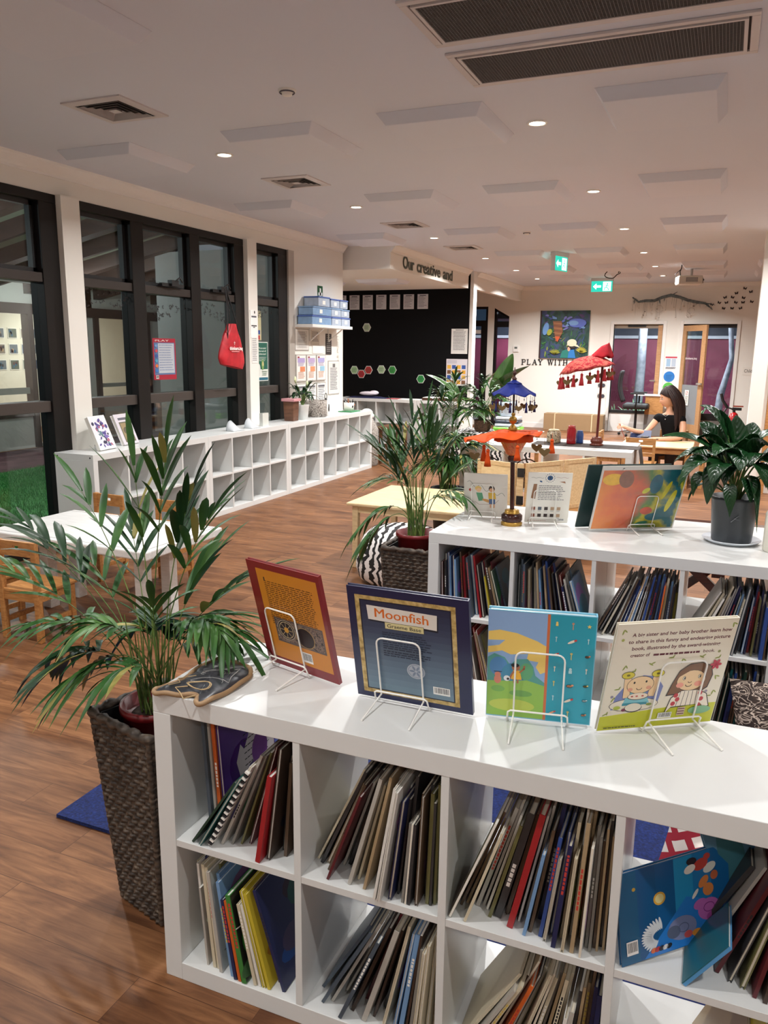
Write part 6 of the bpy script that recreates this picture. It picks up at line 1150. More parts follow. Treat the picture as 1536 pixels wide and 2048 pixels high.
# runner, jars and baskets on / in the far bookcase
RUN = noise_mat('black_brown_weave', [(0.35, (30, 24, 22)), (0.6, (58, 46, 40)), (0.8, (92, 74, 60))], 40, .8, 3, mscale=(1, 4, 1))
m = MB(); m.box((-1.55, 6.98, ZT+.0005), (-.63, 7.26, ZT+.0035), RUN)
m.sheet(lambda u, v: (-.63+.035*sin(pi*.5*v)+.006*sin(u*30)*v, 6.98+.28*u+.01*v*sin(u*9), ZT+.003-.26*max(0, v-.12)), 30, 12, RUN)
tag(m.build('table_runner', solid=.0), 'dark woven runner draped over the right end of the third bookcase', 'runner')
def jar(label, x, y, r, h, body, lidc, name='jar'):
    t = thing(name, label, 'jar', (x, y, ZT+.004)); m = MB(); m.lathe([(0, 0), (r, 0), (r*1.04, .01), (r*1.02, h*.75), (r*.8, h*.88), (r*.8, h*.92), (0, h*.92)], body, 24); m.build('body', t); m = MB(); m.lathe([(r*.82, h*.92), (r*.85, h*.93), (r*.7, h), (0, h)], lidc, 20); m.build('lid', t); return t
jar('red glass jar of beads with a domed lid, left of the red parasol', -1.225, 7.16, .040, .165, C((150, 30, 36), .15, vary=.3, scale=40), C((170, 60, 50), .3, vary=.4, scale=50))
jar('squat jar filled with seashells beside the red jar', -1.39, 7.20, .062, .12, noise_mat('seashells_in_jar', [(0.4, (96, 80, 64)), (0.5, (196, 178, 146)), (0.62, (120, 100, 80)), (0.7, (222, 208, 180))], 45, .2, 2), C((210, 196, 160), .5))
jar('small blue jar half hidden behind the red jar', -1.165, 7.25, .032, .115, C((44, 74, 130), .3), C((60, 84, 130), .4))
for k, (x, z, lab) in enumerate(((-1.93, .405, 'left'), (-1.57, .405, 'middle'), (-1.215, .405, 'right-middle'), (-.84, .405, 'right'))):
    t = thing('handled_basket', 'round wicker basket with handle, %s upper cell of the third bookcase' % lab, 'basket', (x, 6.97, z), group='wicker baskets in the third bookcase')
    WK = noise_mat('brown_wicker', [(0.35, (52, 34, 24)), (0.6, (104, 74, 52))], 45, .7)
    m = MB(); m.lathe([(0, 0), (.09, 0), (.125, .09), (.13, .13), (.12, .13), (.11, .09), (0, .04)], WK, 24, wob=lambda t_, i: 1+.025*sin(t_*18+i*3)); m.build('bowl', t)
    m = MB(); m.tube([(.125*cos(a), 0, .12+.13*sin(a)) for a in [i*pi/12 for i in range(13)]], .006, WK, 6); m.build('handle', t)
    rd = random.Random(k)
    m = MB()
    for i in range(7): m.ball((rd.uniform(-.06, .06), rd.uniform(-.06, .06), .12+rd.uniform(0, .03)), rd.uniform(.018, .03), C(rd.choice([(120, 60, 40), (150, 120, 80), (90, 40, 34), (130, 110, 60)]), .6), 8, 6)
    m.build('contents', t)['kind'] = 'stuff'
# woman's table, chairs
leg_table('play_table', 'light wooden children\'s table where the woman sits', (-1.12, 10.0, 0), 0, .84, .80, .50, .024, .05, MAPLE, BNC, ov=.03, apron=.07)
bc = child_chair('light wooden child chair with its back to the camera at the woman\'s table', (-1.02, 9.72, 0), 0, BNC, w=.34, d=.30, sh=.31, h=.62, group='light chairs at the woman\'s table')
copy_tree(bc, (-1.42, 10.55, 0), R(-90), 'light wooden child chair at the left end of the woman\'s table')
leg_table('play_table', 'light wooden children\'s table at the right, behind the peace lily', (-.22, 10.05, 0), 0, .45, .75, .50, .024, .05, MAPLE, BNC, ov=.03, apron=.07)
# zebra-cloth table
t = leg_table('display_table', 'low table covered with zebra cloth behind the palms', (-3.25, 9.85, 0), 0, 1.05, .75, .545, .02, .05, BNC, BNC, ov=.03, apron=0)
m = MB(); m.box((-3.27, 9.83, .546), (-2.18, 10.62, .552), ZEB); m.sheet(lambda u, v: (-3.27+1.09*u, 9.828-.012*sin(u*26)*v, .55-.34*v), 50, 6, ZEB); tag(m.build('zebra_cloth'), 'zebra print cloth spread over the low display table', 'cloth')
t = thing('plastic_tub', 'stack of clear and lime green plastic tubs on the zebra cloth', 'tub', (-2.56, 10.15, .553))
for i, (c, w_) in enumerate((((110, 190, 50), .17), ((130, 206, 70), .18), ((196, 206, 214), .16), ((60, 70, 84), .155), ((206, 214, 220), .15))): m = MB(); m.box((-w_, -.12, i*.045), (w_, .12, i*.045+.04), C(c, .2)); m.build('tub_layer', t, bevel=.012)
m = MB(); m.lathe([(0, 0), (.10, 0), (.12, .16), (.122, .18), (.115, .18), (.10, .01)], C((206, 222, 234), .1), 24); o = m.build('clear_bowl'); o.location = (-2.58, 10.15, .781); tag(o, 'clear plastic bowl on top of the tub stack', 'bowl')
# ================================================================== LEFT WALL ITEMS
WXP = WX+.002
def wall_print(name, label, cat, y0, y1, z0, z1, x=WXP, t=.004, art=None, fr=None, group=None, c=(232, 230, 226)):
    m = MB()
    if fr: m.box((x, y0-.012, z0-.012), (x+t, y1+.012, z1+.012), fr); m.box((x+t, y0, z0), (x+t+.001, y1, z1), C(c, .4)); xx = x+t+.001
    else: m.box((x, y0, z0), (x+t, y1, z1), C(c, .5)); xx = x+t
    a = Art(m, (xx, y0, z0), (0, 1, 0), (0, 0, 1), gap=.0006)
    if art: art(a, y1-y0, z1-z0)
    o = m.build(name); return tag(o, label, cat, group)
GF = C((172, 168, 162), .4)
def certf(a, w, h): a.rect(w*.08, h*.06, w*.92, h*.94, C((206, 204, 198))); a.para(w*.15, h*.85, w*.85, 9, h*.06, SOFTINK, seed=2); a.rect(w*.2, h*.1, w*.8, h*.28, C((190, 188, 184)))
wall_print('framed_certificate', 'grey framed certificate under the wall shelf, left one', 'frame', 8.47, 8.79, 1.60, 1.84, art=certf, fr=GF)
wall_print('pinned_notice', 'small beige notice pinned under the wall shelf, right one', 'notice', 8.86, 9.08, 1.66, 1.84, art=lambda a, w, h: (a.para(w*.1, h*.85, w*.9, 7, h*.1, SOFTINK, seed=5), a.ell(w*.75, h*.75, .012, .02, INK)), c=(206, 198, 184))
wall_print('white_card', 'blank white cards pinned above the brochure racks', 'card', 8.90, 9.20, 1.555, 1.65, c=(240, 238, 234))
wall_print('black_sign', 'narrow dark sign with pale print near the alcove corner', 'sign', 9.26, 9.42, 1.54, 1.805, art=lambda a, w, h: a.para(w*.15, h*.9, w*.85, 9, h*.095, C((150, 146, 142)), seed=6), c=(52, 48, 48))
wall_print('framed_notice', 'grey framed notice at the end of the wall by the alcove', 'frame', 9.335, 9.635, 1.03, 1.45, art=lambda a, w, h: (a.rect(w*.06, h*.04, w*.94, h*.96, C((220, 220, 216))), a.rect(w*.38, h*.82, w*.62, h*.93, C((110, 108, 106))), a.para(w*.14, h*.78, w*.86, 14, h*.05, SOFTINK, seed=7)), fr=GF)
def broch(c1, c2, sd):
    def f(a, w, h):
        a.rect(w*.06, h*.03, w*.94, h*.97, PAPER); a.rect(w*.1, h*.72, w*.9, h*.9, C(c1, .4)); a.rect(w*.1, h*.9, w*.3, h*.96, C((150, 50, 60)))
        a.rect(w*.35, h*.36, w*.9, h*.56, C(c2, .4)); a.para(w*.14, h*.69, w*.86, 3, h*.05, C((130, 110, 170)), seed=sd); a.para(w*.14, h*.32, w*.86, 5, h*.055, C((190, 130, 100)), seed=sd+1)
    return f
for i, (c1, c2) in enumerate((((176, 160, 206), (222, 140, 100)), ((186, 166, 204), (226, 150, 110)), ((170, 166, 214), (150, 196, 220)))):
    wall_print('brochure_sheet', 'colour brochure in a clear rack, %s of the top row of three' % ('left', 'middle', 'right')[i], 'poster', 8.475+i*.262, 8.70+i*.262, 1.225, 1.53, art=broch(c1, c2, i*3+1), fr=GF, group='upper rack brochures', t=.012)
    wall_print('form_sheet', 'white printed form in a clear rack, %s of the bottom row' % ('left', 'middle', 'right')[i], 'poster', 8.475+i*.262, 8.70+i*.262, .86, 1.18, art=lambda a, w, h: (a.rect(w*.06, h*.03, w*.94, h*.97, PAPER), a.rect(w*.1, h*.85, w*.9, h*.93, SOFTINK), a.para(w*.12, h*.8, w*.88, 10, h*.07, SOFTINK, seed=3)), fr=GF, group='lower rack forms', t=.012)
m = MB(); a = Art(m, (WX+.001, 9.615, 1.46), (0, 0, 1), (0, -1, 0), gap=.003); a.text('LE POINT', 0, -.02, .05, C((196, 190, 180), .5), wid=.34); tag(m.build('wall_word'), 'pale vertical lettering at the end of the wall by the alcove', 'lettering')
m = MB(); a = Art(m, (WX, 9.045, 2.19), (0, 1, 0), (0, 0, 1), gap=.003); a.rect(0, 0, .14, .20, C((20, 84, 52), .4)); a.rect(.052, .03, .088, .17, PAPER, up=False); a.rect(.018, .082, .122, .118, PAPER); tag(m.build('first_aid_sign'), 'green first aid sign with white cross above the storage tubs', 'sign')
t = thing('wall_shelf', 'small white wall shelf on a bracket holding plastic tubs', 'shelf', (WX, 8.47, 1.865))
MB().box((0.001, 0, 0), (.24, 1.10, .035), TRIMW).build('shelf_board', t, bevel=.002)
for y in (.35, .85): m = MB(); m.box((0.001, y, -.16), (.012, y+.02, 0), TRIMW); m.add([(.01, y, -.15), (.2, y, -.004), (.2, y+.02, -.004), (.01, y+.02, -.15), (.01, y, -.165), (.215, y, -.004), (.215, y+.02, -.004), (.01, y+.02, -.165)], [(0, 1, 2, 3), (4, 7, 6, 5), (0, 4, 5, 1), (3, 2, 6, 7)], TRIMW); m.build('bracket', t)
CLR = C((176, 190, 208), .12, vary=.2, spec=.8, scale=20); LIDB = C((84, 112, 180), .3); CLB = C((132, 164, 200), .15, vary=.2, scale=20)
k = 0
for z, spans in ((1.9015, ((8.50, .50, .105, CLB), (9.02, .26, .105, CLR), (9.29, .25, .105, CLR))), (2.0085, ((8.52, .48, .105, CLB), (9.01, .26, .105, CLR), (9.28, .24, .10, CLR))), (2.116, ((8.66, .30, .12, CLR), (8.99, .24, .11, CLR), (9.25, .22, .11, CLR)))):
    for j, (y, L, h, bm) in enumerate(spans):
        t = thing('storage_tub', 'clear plastic storage tub on the wall shelf, %s layer, %s' % (('bottom', 'middle', 'top')[int((z-1.9)/.105)], ('left', 'centre', 'right')[j]), 'tub', (WX+.02, y, z), group='plastic tubs on the wall shelf')
        MB().box((0, 0, 0), (.20, L, h-.018), bm).build('body', t, bevel=.008); MB().box((-.004, -.004, h-.017), (.204, L+.004, h-.001), LIDB if (j+k) % 2 == 0 else CLB).build('lid', t, bevel=.004)
        m = MB(); m.box((.2005, L*.35, .025), (.2015, L*.35+.07, .07), PAPER); m.build('sticker', t); k += 1
# window posters, papers, bag
def redp(a, w, h):
    a.rect(w*.05, h*.12, w*.95, h*.90, C((92, 118, 160), .4)); a.rect(w*.22, h*.16, w*.92, h*.88, C((190, 196, 204), .4)); a.para(w*.26, h*.83, w*.88, 11, h*.06, C((110, 130, 170)), seed=8, th=.006); a.text('PLAY', w*.1, h*.925, .016, PAPER, wid=w*.6); a.barcode(w*.08, h*.03, .04, .03)
    for i in range(6): a.ell(w*.13, h*(.22+i*.12), w*.06, h*.04, C([(60, 120, 190), (220, 120, 60), (80, 160, 190), (60, 90, 160), (200, 80, 90), (110, 150, 200)][i]), up=False)
wall_print('red_poster', 'red-bordered poster with blue panels stuck on the window glass', 'poster', 5.93, 6.26, 1.31, 1.69, x=-4.858, t=.001, art=redp, c=(168, 34, 56))
def greenp(a, w, h):
    a.rect(w*.04, h*.30, w*.96, h*.98, C((36, 98, 84), .4)); a.rect(w*.04, h*.02, w*.96, h*.09, C((44, 104, 128), .4)); tx = C((206, 222, 210), .5)
    for i, s_ in enumerate(('We are asked', 'How much will', 'children learn?')): a.text(s_, w*.15, h*(.82-.075*i), .020, tx, bold=.02, wid=w*.66)
    a.para(w*.18, h*.60, w*.82, 3, .018, tx, th=.006); a.ell(w*.48, h*.42, w*.12, h*.14, C((120, 160, 96))); a.ell(w*.5, h*.44, w*.06, h*.06, C((214, 190, 140))); a.ell(w*.14, h*.28, w*.12, h*.16, C((214, 216, 210))); a.para(w*.4, h*.24, w*.9, 3, .02, C((90, 130, 110)), th=.007)
wall_print('green_poster', 'dark green and white poster on the narrow window', 'poster', 7.60, 7.83, 1.25, 1.68, x=-4.795, t=.001, art=greenp, c=(222, 226, 220))
wall_print('yellow_notice', 'small pale notice with red and blue boxes behind the narrow window', 'notice', 7.68, 7.80, 1.70, 2.02, x=-4.858, t=.001, art=lambda a, w, h: (a.rect(w*.3, h*.20, w*.8, h*.34, C((50, 80, 150))), a.rect(w*.3, h*.02, w*.75, h*.16, C((190, 60, 60))), a.para(w*.1, h*.95, w*.9, 3, .02, SOFTINK)), c=(196, 190, 150))
wall_print('hanging_notice', 'white notice sheets clipped to the pale window column', 'notice', 7.39, 7.53, 1.72, 2.01, x=-4.74, t=.006, art=lambda a, w, h: (a.rect(w*.15, h*.74, w*.85, h*.80, SOFTINK, up=False), a.rect(w*.12, h*.42, w*.88, h*.46, INK, up=False), a.rect(w*.35, h*.37, w*.65, h*.405, SOFTINK), a.ell(w*.6, h*.93, .010, .016, INK)), c=(240, 240, 238))
wall_print('long_list_notice', 'tall narrow printed list below the clipped sheets on the column', 'notice', 7.41, 7.53, 1.45, 1.72, x=-4.739, t=.002, art=lambda a, w, h: a.para(w*.1, h*.95, w*.9, 13, h*.07, SOFTINK, seed=12, th=.006), c=(230, 230, 226))
t = thing('drawstring_bag', 'red drawstring bag hanging from the window winder by dark cords', 'bag', (-4.66, 6.90, 1.42))
RB = noise_mat('red_bag_cloth', [(0.3, (150, 16, 28)), (0.6, (190, 26, 40)), (0.85, (212, 48, 56))], 7, .5, 3, 1.0)
def bagf(u, v):
    a = 2*pi*u; wd = 1.2*([.155, .182, .178, .165, .145, .115, .07, .045][min(7, int(v*7))]*(1-(v*7-int(v*7)))+[.182, .178, .165, .145, .115, .07, .045, .045][min(7, int(v*7))]*(v*7-int(v*7))); pl = 1+.07*sin(a*9)*max(0, v-.45)*2
    z = .43*v-.03*cos(a)*(1-v); return (.055*(1-.3*v)*sin(a)*pl, wd*cos(a)*pl*(1+.03*sin(v*9))+.02*v, z)
m = MB(); m.sheet(bagf, 48, 20, RB); m.add([bagf(i/48, 0) for i in range(48)], [tuple(range(47, -1, -1))], RB); m.build('bag_body', t)
CR = C((22, 18, 20), .6)
m = MB(); m.tube([(0, .0, .40), (.0, -.02, .58), (-.02, -.04, .77)], .006, CR, 6); m.tube([(.02, .12, .36), (.0, .03, .6), (-.02, -.03, .77)], .006, CR, 6); m.tube([(.02, -.12, .02), (.03, -.09, .35), (.0, -.05, .6), (-.02, -.045, .77)], .006, CR, 6); m.tube([(-.02, .02, .38), (-.02, .0, .77)], .006, CR, 6); m.build('cord', t)
m = MB(); a = Art(m, (.052, -.10, .17), (0, 1, 0), (0, 0, 1), gap=.002); a.text('thinkers.inq', 0, 0, .034, PAPER, bold=.03, wid=.23); a.rect(.03, -.02, .17, -.012, C((222, 150, 150)), up=False); a.line([(.085, .05), (.085, .085)], .005, PAPER, up=False); a.line([(.072, .072), (.1, .072)], .004, PAPER); m.build('logo', t)
# things on the window shelves -----------------------------------------
def small_book(label, x, y, rz, w, h, t_, art, c):
    o = dbook(label, x, y, rz, R(-22), w, h, t_, c, art, group='books propped on the window shelf', name='propped_book')
    m = MB(); m.tube([(w*.3, -.03, .0), (w*.3, -.002, .03), (w*.3, -.002, .14), (w*.7, -.002, .14), (w*.7, -.002, .03), (w*.7, -.03, 0)], .002, C((200, 206, 212), .3), 6)
    return o
def cover1(a, w, h):
    a.rect(.002, .002, w-.002, h-.002, C((222, 220, 226), .35)); rd = random.Random(6)
    for i in range(60): a.ell(rd.uniform(.03, w-.03), rd.uniform(.03, h-.03), rd.uniform(.008, .024), rd.uniform(.008, .02), C(rd.choice([(70, 60, 130), (40, 36, 70), (120, 100, 170), (226, 226, 236), (90, 120, 130), (170, 90, 120)])), rot=rd.uniform(0, 3), seg=6)
def cover2(a, w, h):
    a.rect(.002, .002, w-.002, h-.002, C((206, 200, 208), .35)); a.rect(w*.18, h*.08, w*.86, h*.74, C((86, 84, 60), .35)); a.rect(w*.24, h*.12, w*.80, h*.70, C((150, 130, 92))); a.ell(w*.5, h*.45, w*.2, h*.12, C((90, 80, 60))); a.ell(w*.52, h*.28, w*.16, h*.09, C((214, 140, 100))); a.rect(w*.28, h*.12, w*.76, h*.18, C((50, 56, 40))); a.rect(w*.2, h*.8, w*.8, h*.88, SOFTINK)
small_book('purple and white patterned book propped on the window shelf', -4.52, 4.83, R(98), .22, .285, .03, cover1, (226, 226, 222))
small_book('white book with an olive cover picture propped on the window shelf', -4.60, 5.20, R(98), .22, .27, .03, cover2, (222, 218, 226))
t = thing('wooden_vase', 'square brown wooden vase with a pink rim on the window shelf', 'vase', (-4.58, 7.97, ZT)); VB = wood('brown_vase_wood', [(.3, (84, 54, 40)), (.7, (122, 84, 62))], (2, 2, 8))
m = MB(); m.frustum((-.060, -.060), (.060, .060), (-.068, -.068), (.068, .068), 0, .225, VB); m.build('body', t, bevel=.006); m = MB(); m.box((-.085, -.085, .225), (.085, .085, .258), C((206, 150, 156), .5)); m.build('rim', t, bevel=.006)
t = thing('peace_lily', 'small white-flowered lily in a white pot on the window shelf', 'plant', (-4.56, 8.20, ZT)); m = MB(); m.lathe([(0, 0), (.062, 0), (.080, .17), (.082, .175), (.074, .175), (0, .16)], C((232, 234, 232), .25), 28); m.build('pot', t)
rd = random.Random(4)
for i in range(22):
    a = i*2.4; q = rd.uniform(.16, .30); hh = rd.uniform(.02, .30); broad(t, (0, 0, .15), (q*.35*cos(a), q*.45*sin(a), .36+hh*.4), (q*.7*cos(a), q*sin(a), .16+hh), rd.uniform(.022, .034), rd.uniform(-.3, .3), nu=4, nv=5, start=.35)
for dx, dy, z in ((0, -.16, .44), (.03, -.22, .46), (0, .12, .40)): m = MB(); m.tube([(0, 0, .15), (dx*.5, dy*.5, .35), (dx, dy, z)], .003, ST, 5); m.ball((dx, dy, z+.02), (.012, .02, .032), C((214, 222, 180), .5), 8, 6); m.build('flower', t)
m = MB(); SPK = noise_mat('speckled_stone_weave', [(0.42, (96, 88, 82)), (0.5, (190, 184, 176)), (0.6, (128, 118, 110))], 60, .8, 2, bump=.4); m.lathe([(0, 0), (.13, 0), (.14, .01), (.14, .20), (.13, .20), (.12, .02), (0, .015)], SPK, 28); o = m.build('speckled_basket'); o.location = (-4.63, 8.66, ZT+.0005); tag(o, 'round grey speckled basket on the window shelf', 'basket')
t = thing('dragon_bottle', 'black bottle with white swirl pattern and looped handle on the shelf', 'bottle', (-4.56, 8.80, ZT+.0005)); BS = noise_mat('black_white_swirl', [(0.45, (20, 18, 20)), (0.55, (232, 230, 226))], 5, .3, 1, 5, kind='wave')
m = MB(); m.lathe([(0, 0), (.045, 0), (.050, .02), (.046, .14), (.020, .19), (.018, .22), (0, .22)], BS, 20); m.build('body', t); m = MB(); m.tube([(0, .0+.03*cos(a), .24+.04*sin(a)) for a in [i*pi/8 for i in range(-2, 11)]], .005, BLACK, 6); m.build('loop_handle', t)
t = thing('pencil_pot', 'white cow-face pot full of pens on the last window shelf', 'pot', (-4.60, 9.55, ZT+.012)); m = MB(); m.lathe([(0, 0), (.065, 0), (.070, .11), (.062, .11), (.058, .01)], C((232, 230, 224), .3), 24); m.build('pot', t)
m = MB()
for i in range(9): a = i*.7; m.tube([(.03*cos(a), .03*sin(a), .02), (.055*cos(a), .055*sin(a), .15+.02*sin(i*3))], .0045, C([(30, 30, 34), (40, 60, 90), (200, 200, 196), (150, 90, 60)][i % 4], .4), 6)
m.build('pens', t)
m = MB(); m.ball((.066, -.02, .06), (.006, .015, .018), BLACK, 8, 6); m.ball((.067, .03, .08), (.005, .012, .012), C((170, 110, 80)), 8, 6); m.build('cow_patches', t)
m = MB(); m.box((-4.70, 9.42, ZT+.0005), (-4.50, 9.70, ZT+.012), C((52, 134, 84), .4)); tag(m.build('green_tray', bevel=.003), 'flat green tray under the cow pencil pot', 'tray')
for y, nm in ((6.62, 'left'), (6.95, 'right')):
    m = MB(); m.sheet(lambda u, v: (-4.56+.10*v, y+.16*u, ZT+.002+.10*sin(pi*u)**.5*(1-v)), 12, 4, C((200, 206, 210), .1, spec=.8)); o = m.build('acrylic_stand', solid=.002); tag(o, 'empty clear acrylic book stand on the window shelf, %s one' % nm, 'book stand')
m = MB(); m.box((-4.54, 7.22, ZT+.0005), (-4.50, 7.34, ZT+.14), C((210, 212, 206), .15)); tag(m.build('clear_card_holder'), 'clear upright card holder beside the wooden vase', 'card holder')
# ================================================================== ALCOVE
BY = 13.5
def on_y(name, label, cat, x0, x1, z0, z1, y, art=None, c=(232, 230, 226), group=None, t=.004, rim=None):
    m = MB()
    if rim: m.box((x0-.015, y-t, z0-.015), (x1+.015, y-.0005, z1+.015), rim); t += .002
    m.box((x0, y-t, z0), (x1, y-.0005, z1), C(c, .5)); a = Art(m, (x0, y-t, z0), (1, 0, 0), (0, 0, 1), gap=.001)
    if art: art(a, x1-x0, z1-z0)
    return tag(m.build(name), label, cat, group)
for i in range(7):
    x = -6.76+i*.268
    on_y('planning_sheet', 'white printed sheet high on the black wall, %s from the left' % ORD[i], 'poster', x, x+.20, 2.33, 2.585, BY, lambda a, w, h, s=i: (a.rect(w*.2, h*.88, w*.8, h*.93, INK), a.para(w*.1, h*.8, w*.9, 8, h*.095, SOFTINK, seed=s, th=.008, rag=.5)), c=(206, 200, 204), group='sheets along the top of the black wall')
for i, (u, z, c, lab) in enumerate(((-6.14, 2.01, (186, 206, 176), 'pale green hexagon note, highest on the black wall'), (-6.39, 1.235, (172, 210, 160), 'pale green hexagon note at the left of the row'), (-6.245, 1.165, (186, 44, 50), 'lower red hexagon note'), (-6.10, 1.24, (190, 50, 52), 'upper red hexagon note'), (-5.84, 1.255, (186, 214, 170), 'pale green hexagon note right of the red pair'), (-5.62, 1.25, (60, 156, 70), 'bright green hexagon note in the row'), (-5.06, 1.10, (48, 150, 74), 'bright green hexagon note at far right of the black wall'))):
    m = MB(); hx = [(.085*cos(pi/3*k), .085*sin(pi/3*k)) for k in range(6)]; m.prism(hx, -.004, .002, C((236, 240, 232)), Matrix.Translation((u, BY-.004, z)) @ Matrix.Rotation(R(90), 4, 'X')); a = Art(m, (u, BY-.0085, z), (1, 0, 0), (0, 0, 1), gap=.001); a.poly([(p[0]*.86, p[1]*.86) for p in hx], C(c, .5)); a.para(-.045, .025, .045, 4, .018, INK if i % 2 == 0 else C((30, 60, 40)), th=.006, seed=i); tag(m.build('hexagon_note'), lab, 'note', 'hexagon notes on the black wall')
on_y('printed_letter', 'white printed letter taped to the right of the black wall', 'notice', -4.50, -4.20, 1.555, 1.985, BY, lambda a, w, h: (a.rect(w*.25, h*.94, w*.75, h*.965, SOFTINK), a.para(w*.12, h*.88, w*.88, 15, h*.052, SOFTINK, th=.009, rag=.1)))
def puz(a, w, h):
    a.rect(w*.04, h*.83, w*.5, h*.96, C((200, 196, 206)))
    cs = [(226, 168, 50), (48, 84, 160), (120, 80, 50), (232, 180, 70)]
    for r_ in range(4):
        for k in range(4): a.rect(w*(.05+.23*k), h*(.06+.19*r_), w*(.05+.23*k+.18), h*(.06+.19*r_+.14), C(cs[(r_+k*2) % 4]), up=False)
on_y('puzzle_poster', 'poster of orange and blue puzzle pieces below the printed letter', 'poster', -4.58, -4.19, 1.00, 1.465, BY, puz, c=(222, 216, 222))
# cloth, papers and wooden tray on the alcove shelves
m = MB(); NV = C((16, 22, 64), .9); m.sheet(lambda u, v: (-6.05+.75*u, 12.42+.28*v, .792+.035*sin(pi*u)*sin(pi*v)+.008*sin(u*17)*sin(v*5)*sin(pi*v)), 30, 10, NV); tag(m.build('navy_cloth', solid=.003), 'crumpled navy cloth on the alcove shelf', 'cloth')
m = MB(); m.ball((-5.66, 12.52, .868), (.17, .07, .035), C((222, 214, 224), .8), 16, 8); m.ball((-5.56, 12.54, .88), (.09, .05, .04), C((222, 214, 224), .8), 12, 8); tag(m.build('white_cloth'), 'small bundled white cloth on top of the navy cloth', 'cloth')
for i, (x, c, lab) in enumerate(((-5.28, (176, 60, 66), 'red-edged paper lying on the alcove shelf'), (-5.05, (222, 220, 216), 'white paper lying on the alcove shelf'), (-4.84, (206, 202, 200), 'printed grey paper lying on the alcove shelf'))): m = MB(); m.box((0, 0, 0), (.21, .22, .004+.002*i), C(c)); o = m.build('loose_paper'); o.location = (x, 12.4, ZT+.001); tag(o, lab, 'paper')
m = MB(); m.box((-4.62, 12.40, ZT+.0005), (-4.0, 12.66, ZT+.045), C((92, 56, 36), .5)); m.box((-4.60, 12.38, ZT+.045), (-4.1, 12.66, ZT+.052), PAPER); tag(m.build('wooden_tray'), 'brown wooden tray with white paper on the right alcove shelf', 'tray')
# speckled stool, tissue box
t = thing('tissue_basket', 'grey woven basket with white tissues beside the last window shelf', 'basket', (-4.58, 10.09, 0)); m = MB(); m.lathe([(0, 0), (.15, 0), (.16, .02), (.16, .52), (.15, .54), (.10, .62), (.08, .68), (.07, .68), (0, .60)], SPK, 28); m.build('body', t)
m = MB(); m.ball((0, 0, .74), (.09, .06, .06), C((240, 240, 238), .9), 12, 8); m.ball((.05, 0, .70), (.06, .05, .05), C((240, 240, 238), .9), 10, 6); m.build('tissue', t)
t = thing('rustic_stool', 'small rustic brown wooden stool beside the tissue basket', 'stool', (-4.62, 10.36, 0)); RW = wood('rustic_wood', [(.3, (66, 42, 26)), (.7, (110, 74, 46))], (3, 8, 8))
MB().box((.12, -.10, .50), (.46, .28, .54), RW).build('seat', t, bevel=.008)
for x in (.14, .40):
    for y in (-.08, .22): MB().box((x, y, 0), (x+.045, y+.045, .50), RW).build('leg', t, bevel=.006)
MB().box((.16, -.07, .25), (.42, -.04, .29), RW).build('stretcher', t)
# ceiling light panel in the alcove
for x in (-6.2, -5.1): m = MB(); m.frustum((.04, .04), (.66, .50), (0, 0), (.70, .54), -.045, 0, PANELW); o = m.build('acoustic_panel'); o.location = (x-.2, 11.2, 2.65); tag(o, 'square white panel on the low alcove ceiling, %s one' % ('left' if x < -6 else 'right'), 'ceiling panel', 'white ceiling panels')
l = bpy.data.lights.new('alcove_lamp', 'AREA'); l.shape = 'DISK'; l.size = .09; l.energy = LIGHT_W*.6; l.color = LIGHT_COL
t = thing('downlight', 'recessed downlight in the low alcove ceiling', 'light', (-5.7, 10.6, 2.65)); o = bpy.data.objects.new('lamp', l); o.location = (0, 0, -.012); o.parent = t; col.objects.link(o); m = MB(); m.lathe([(0.0, -.003), (.046, -.004)], LENS, 20, smooth=False); m.build('lens', t)
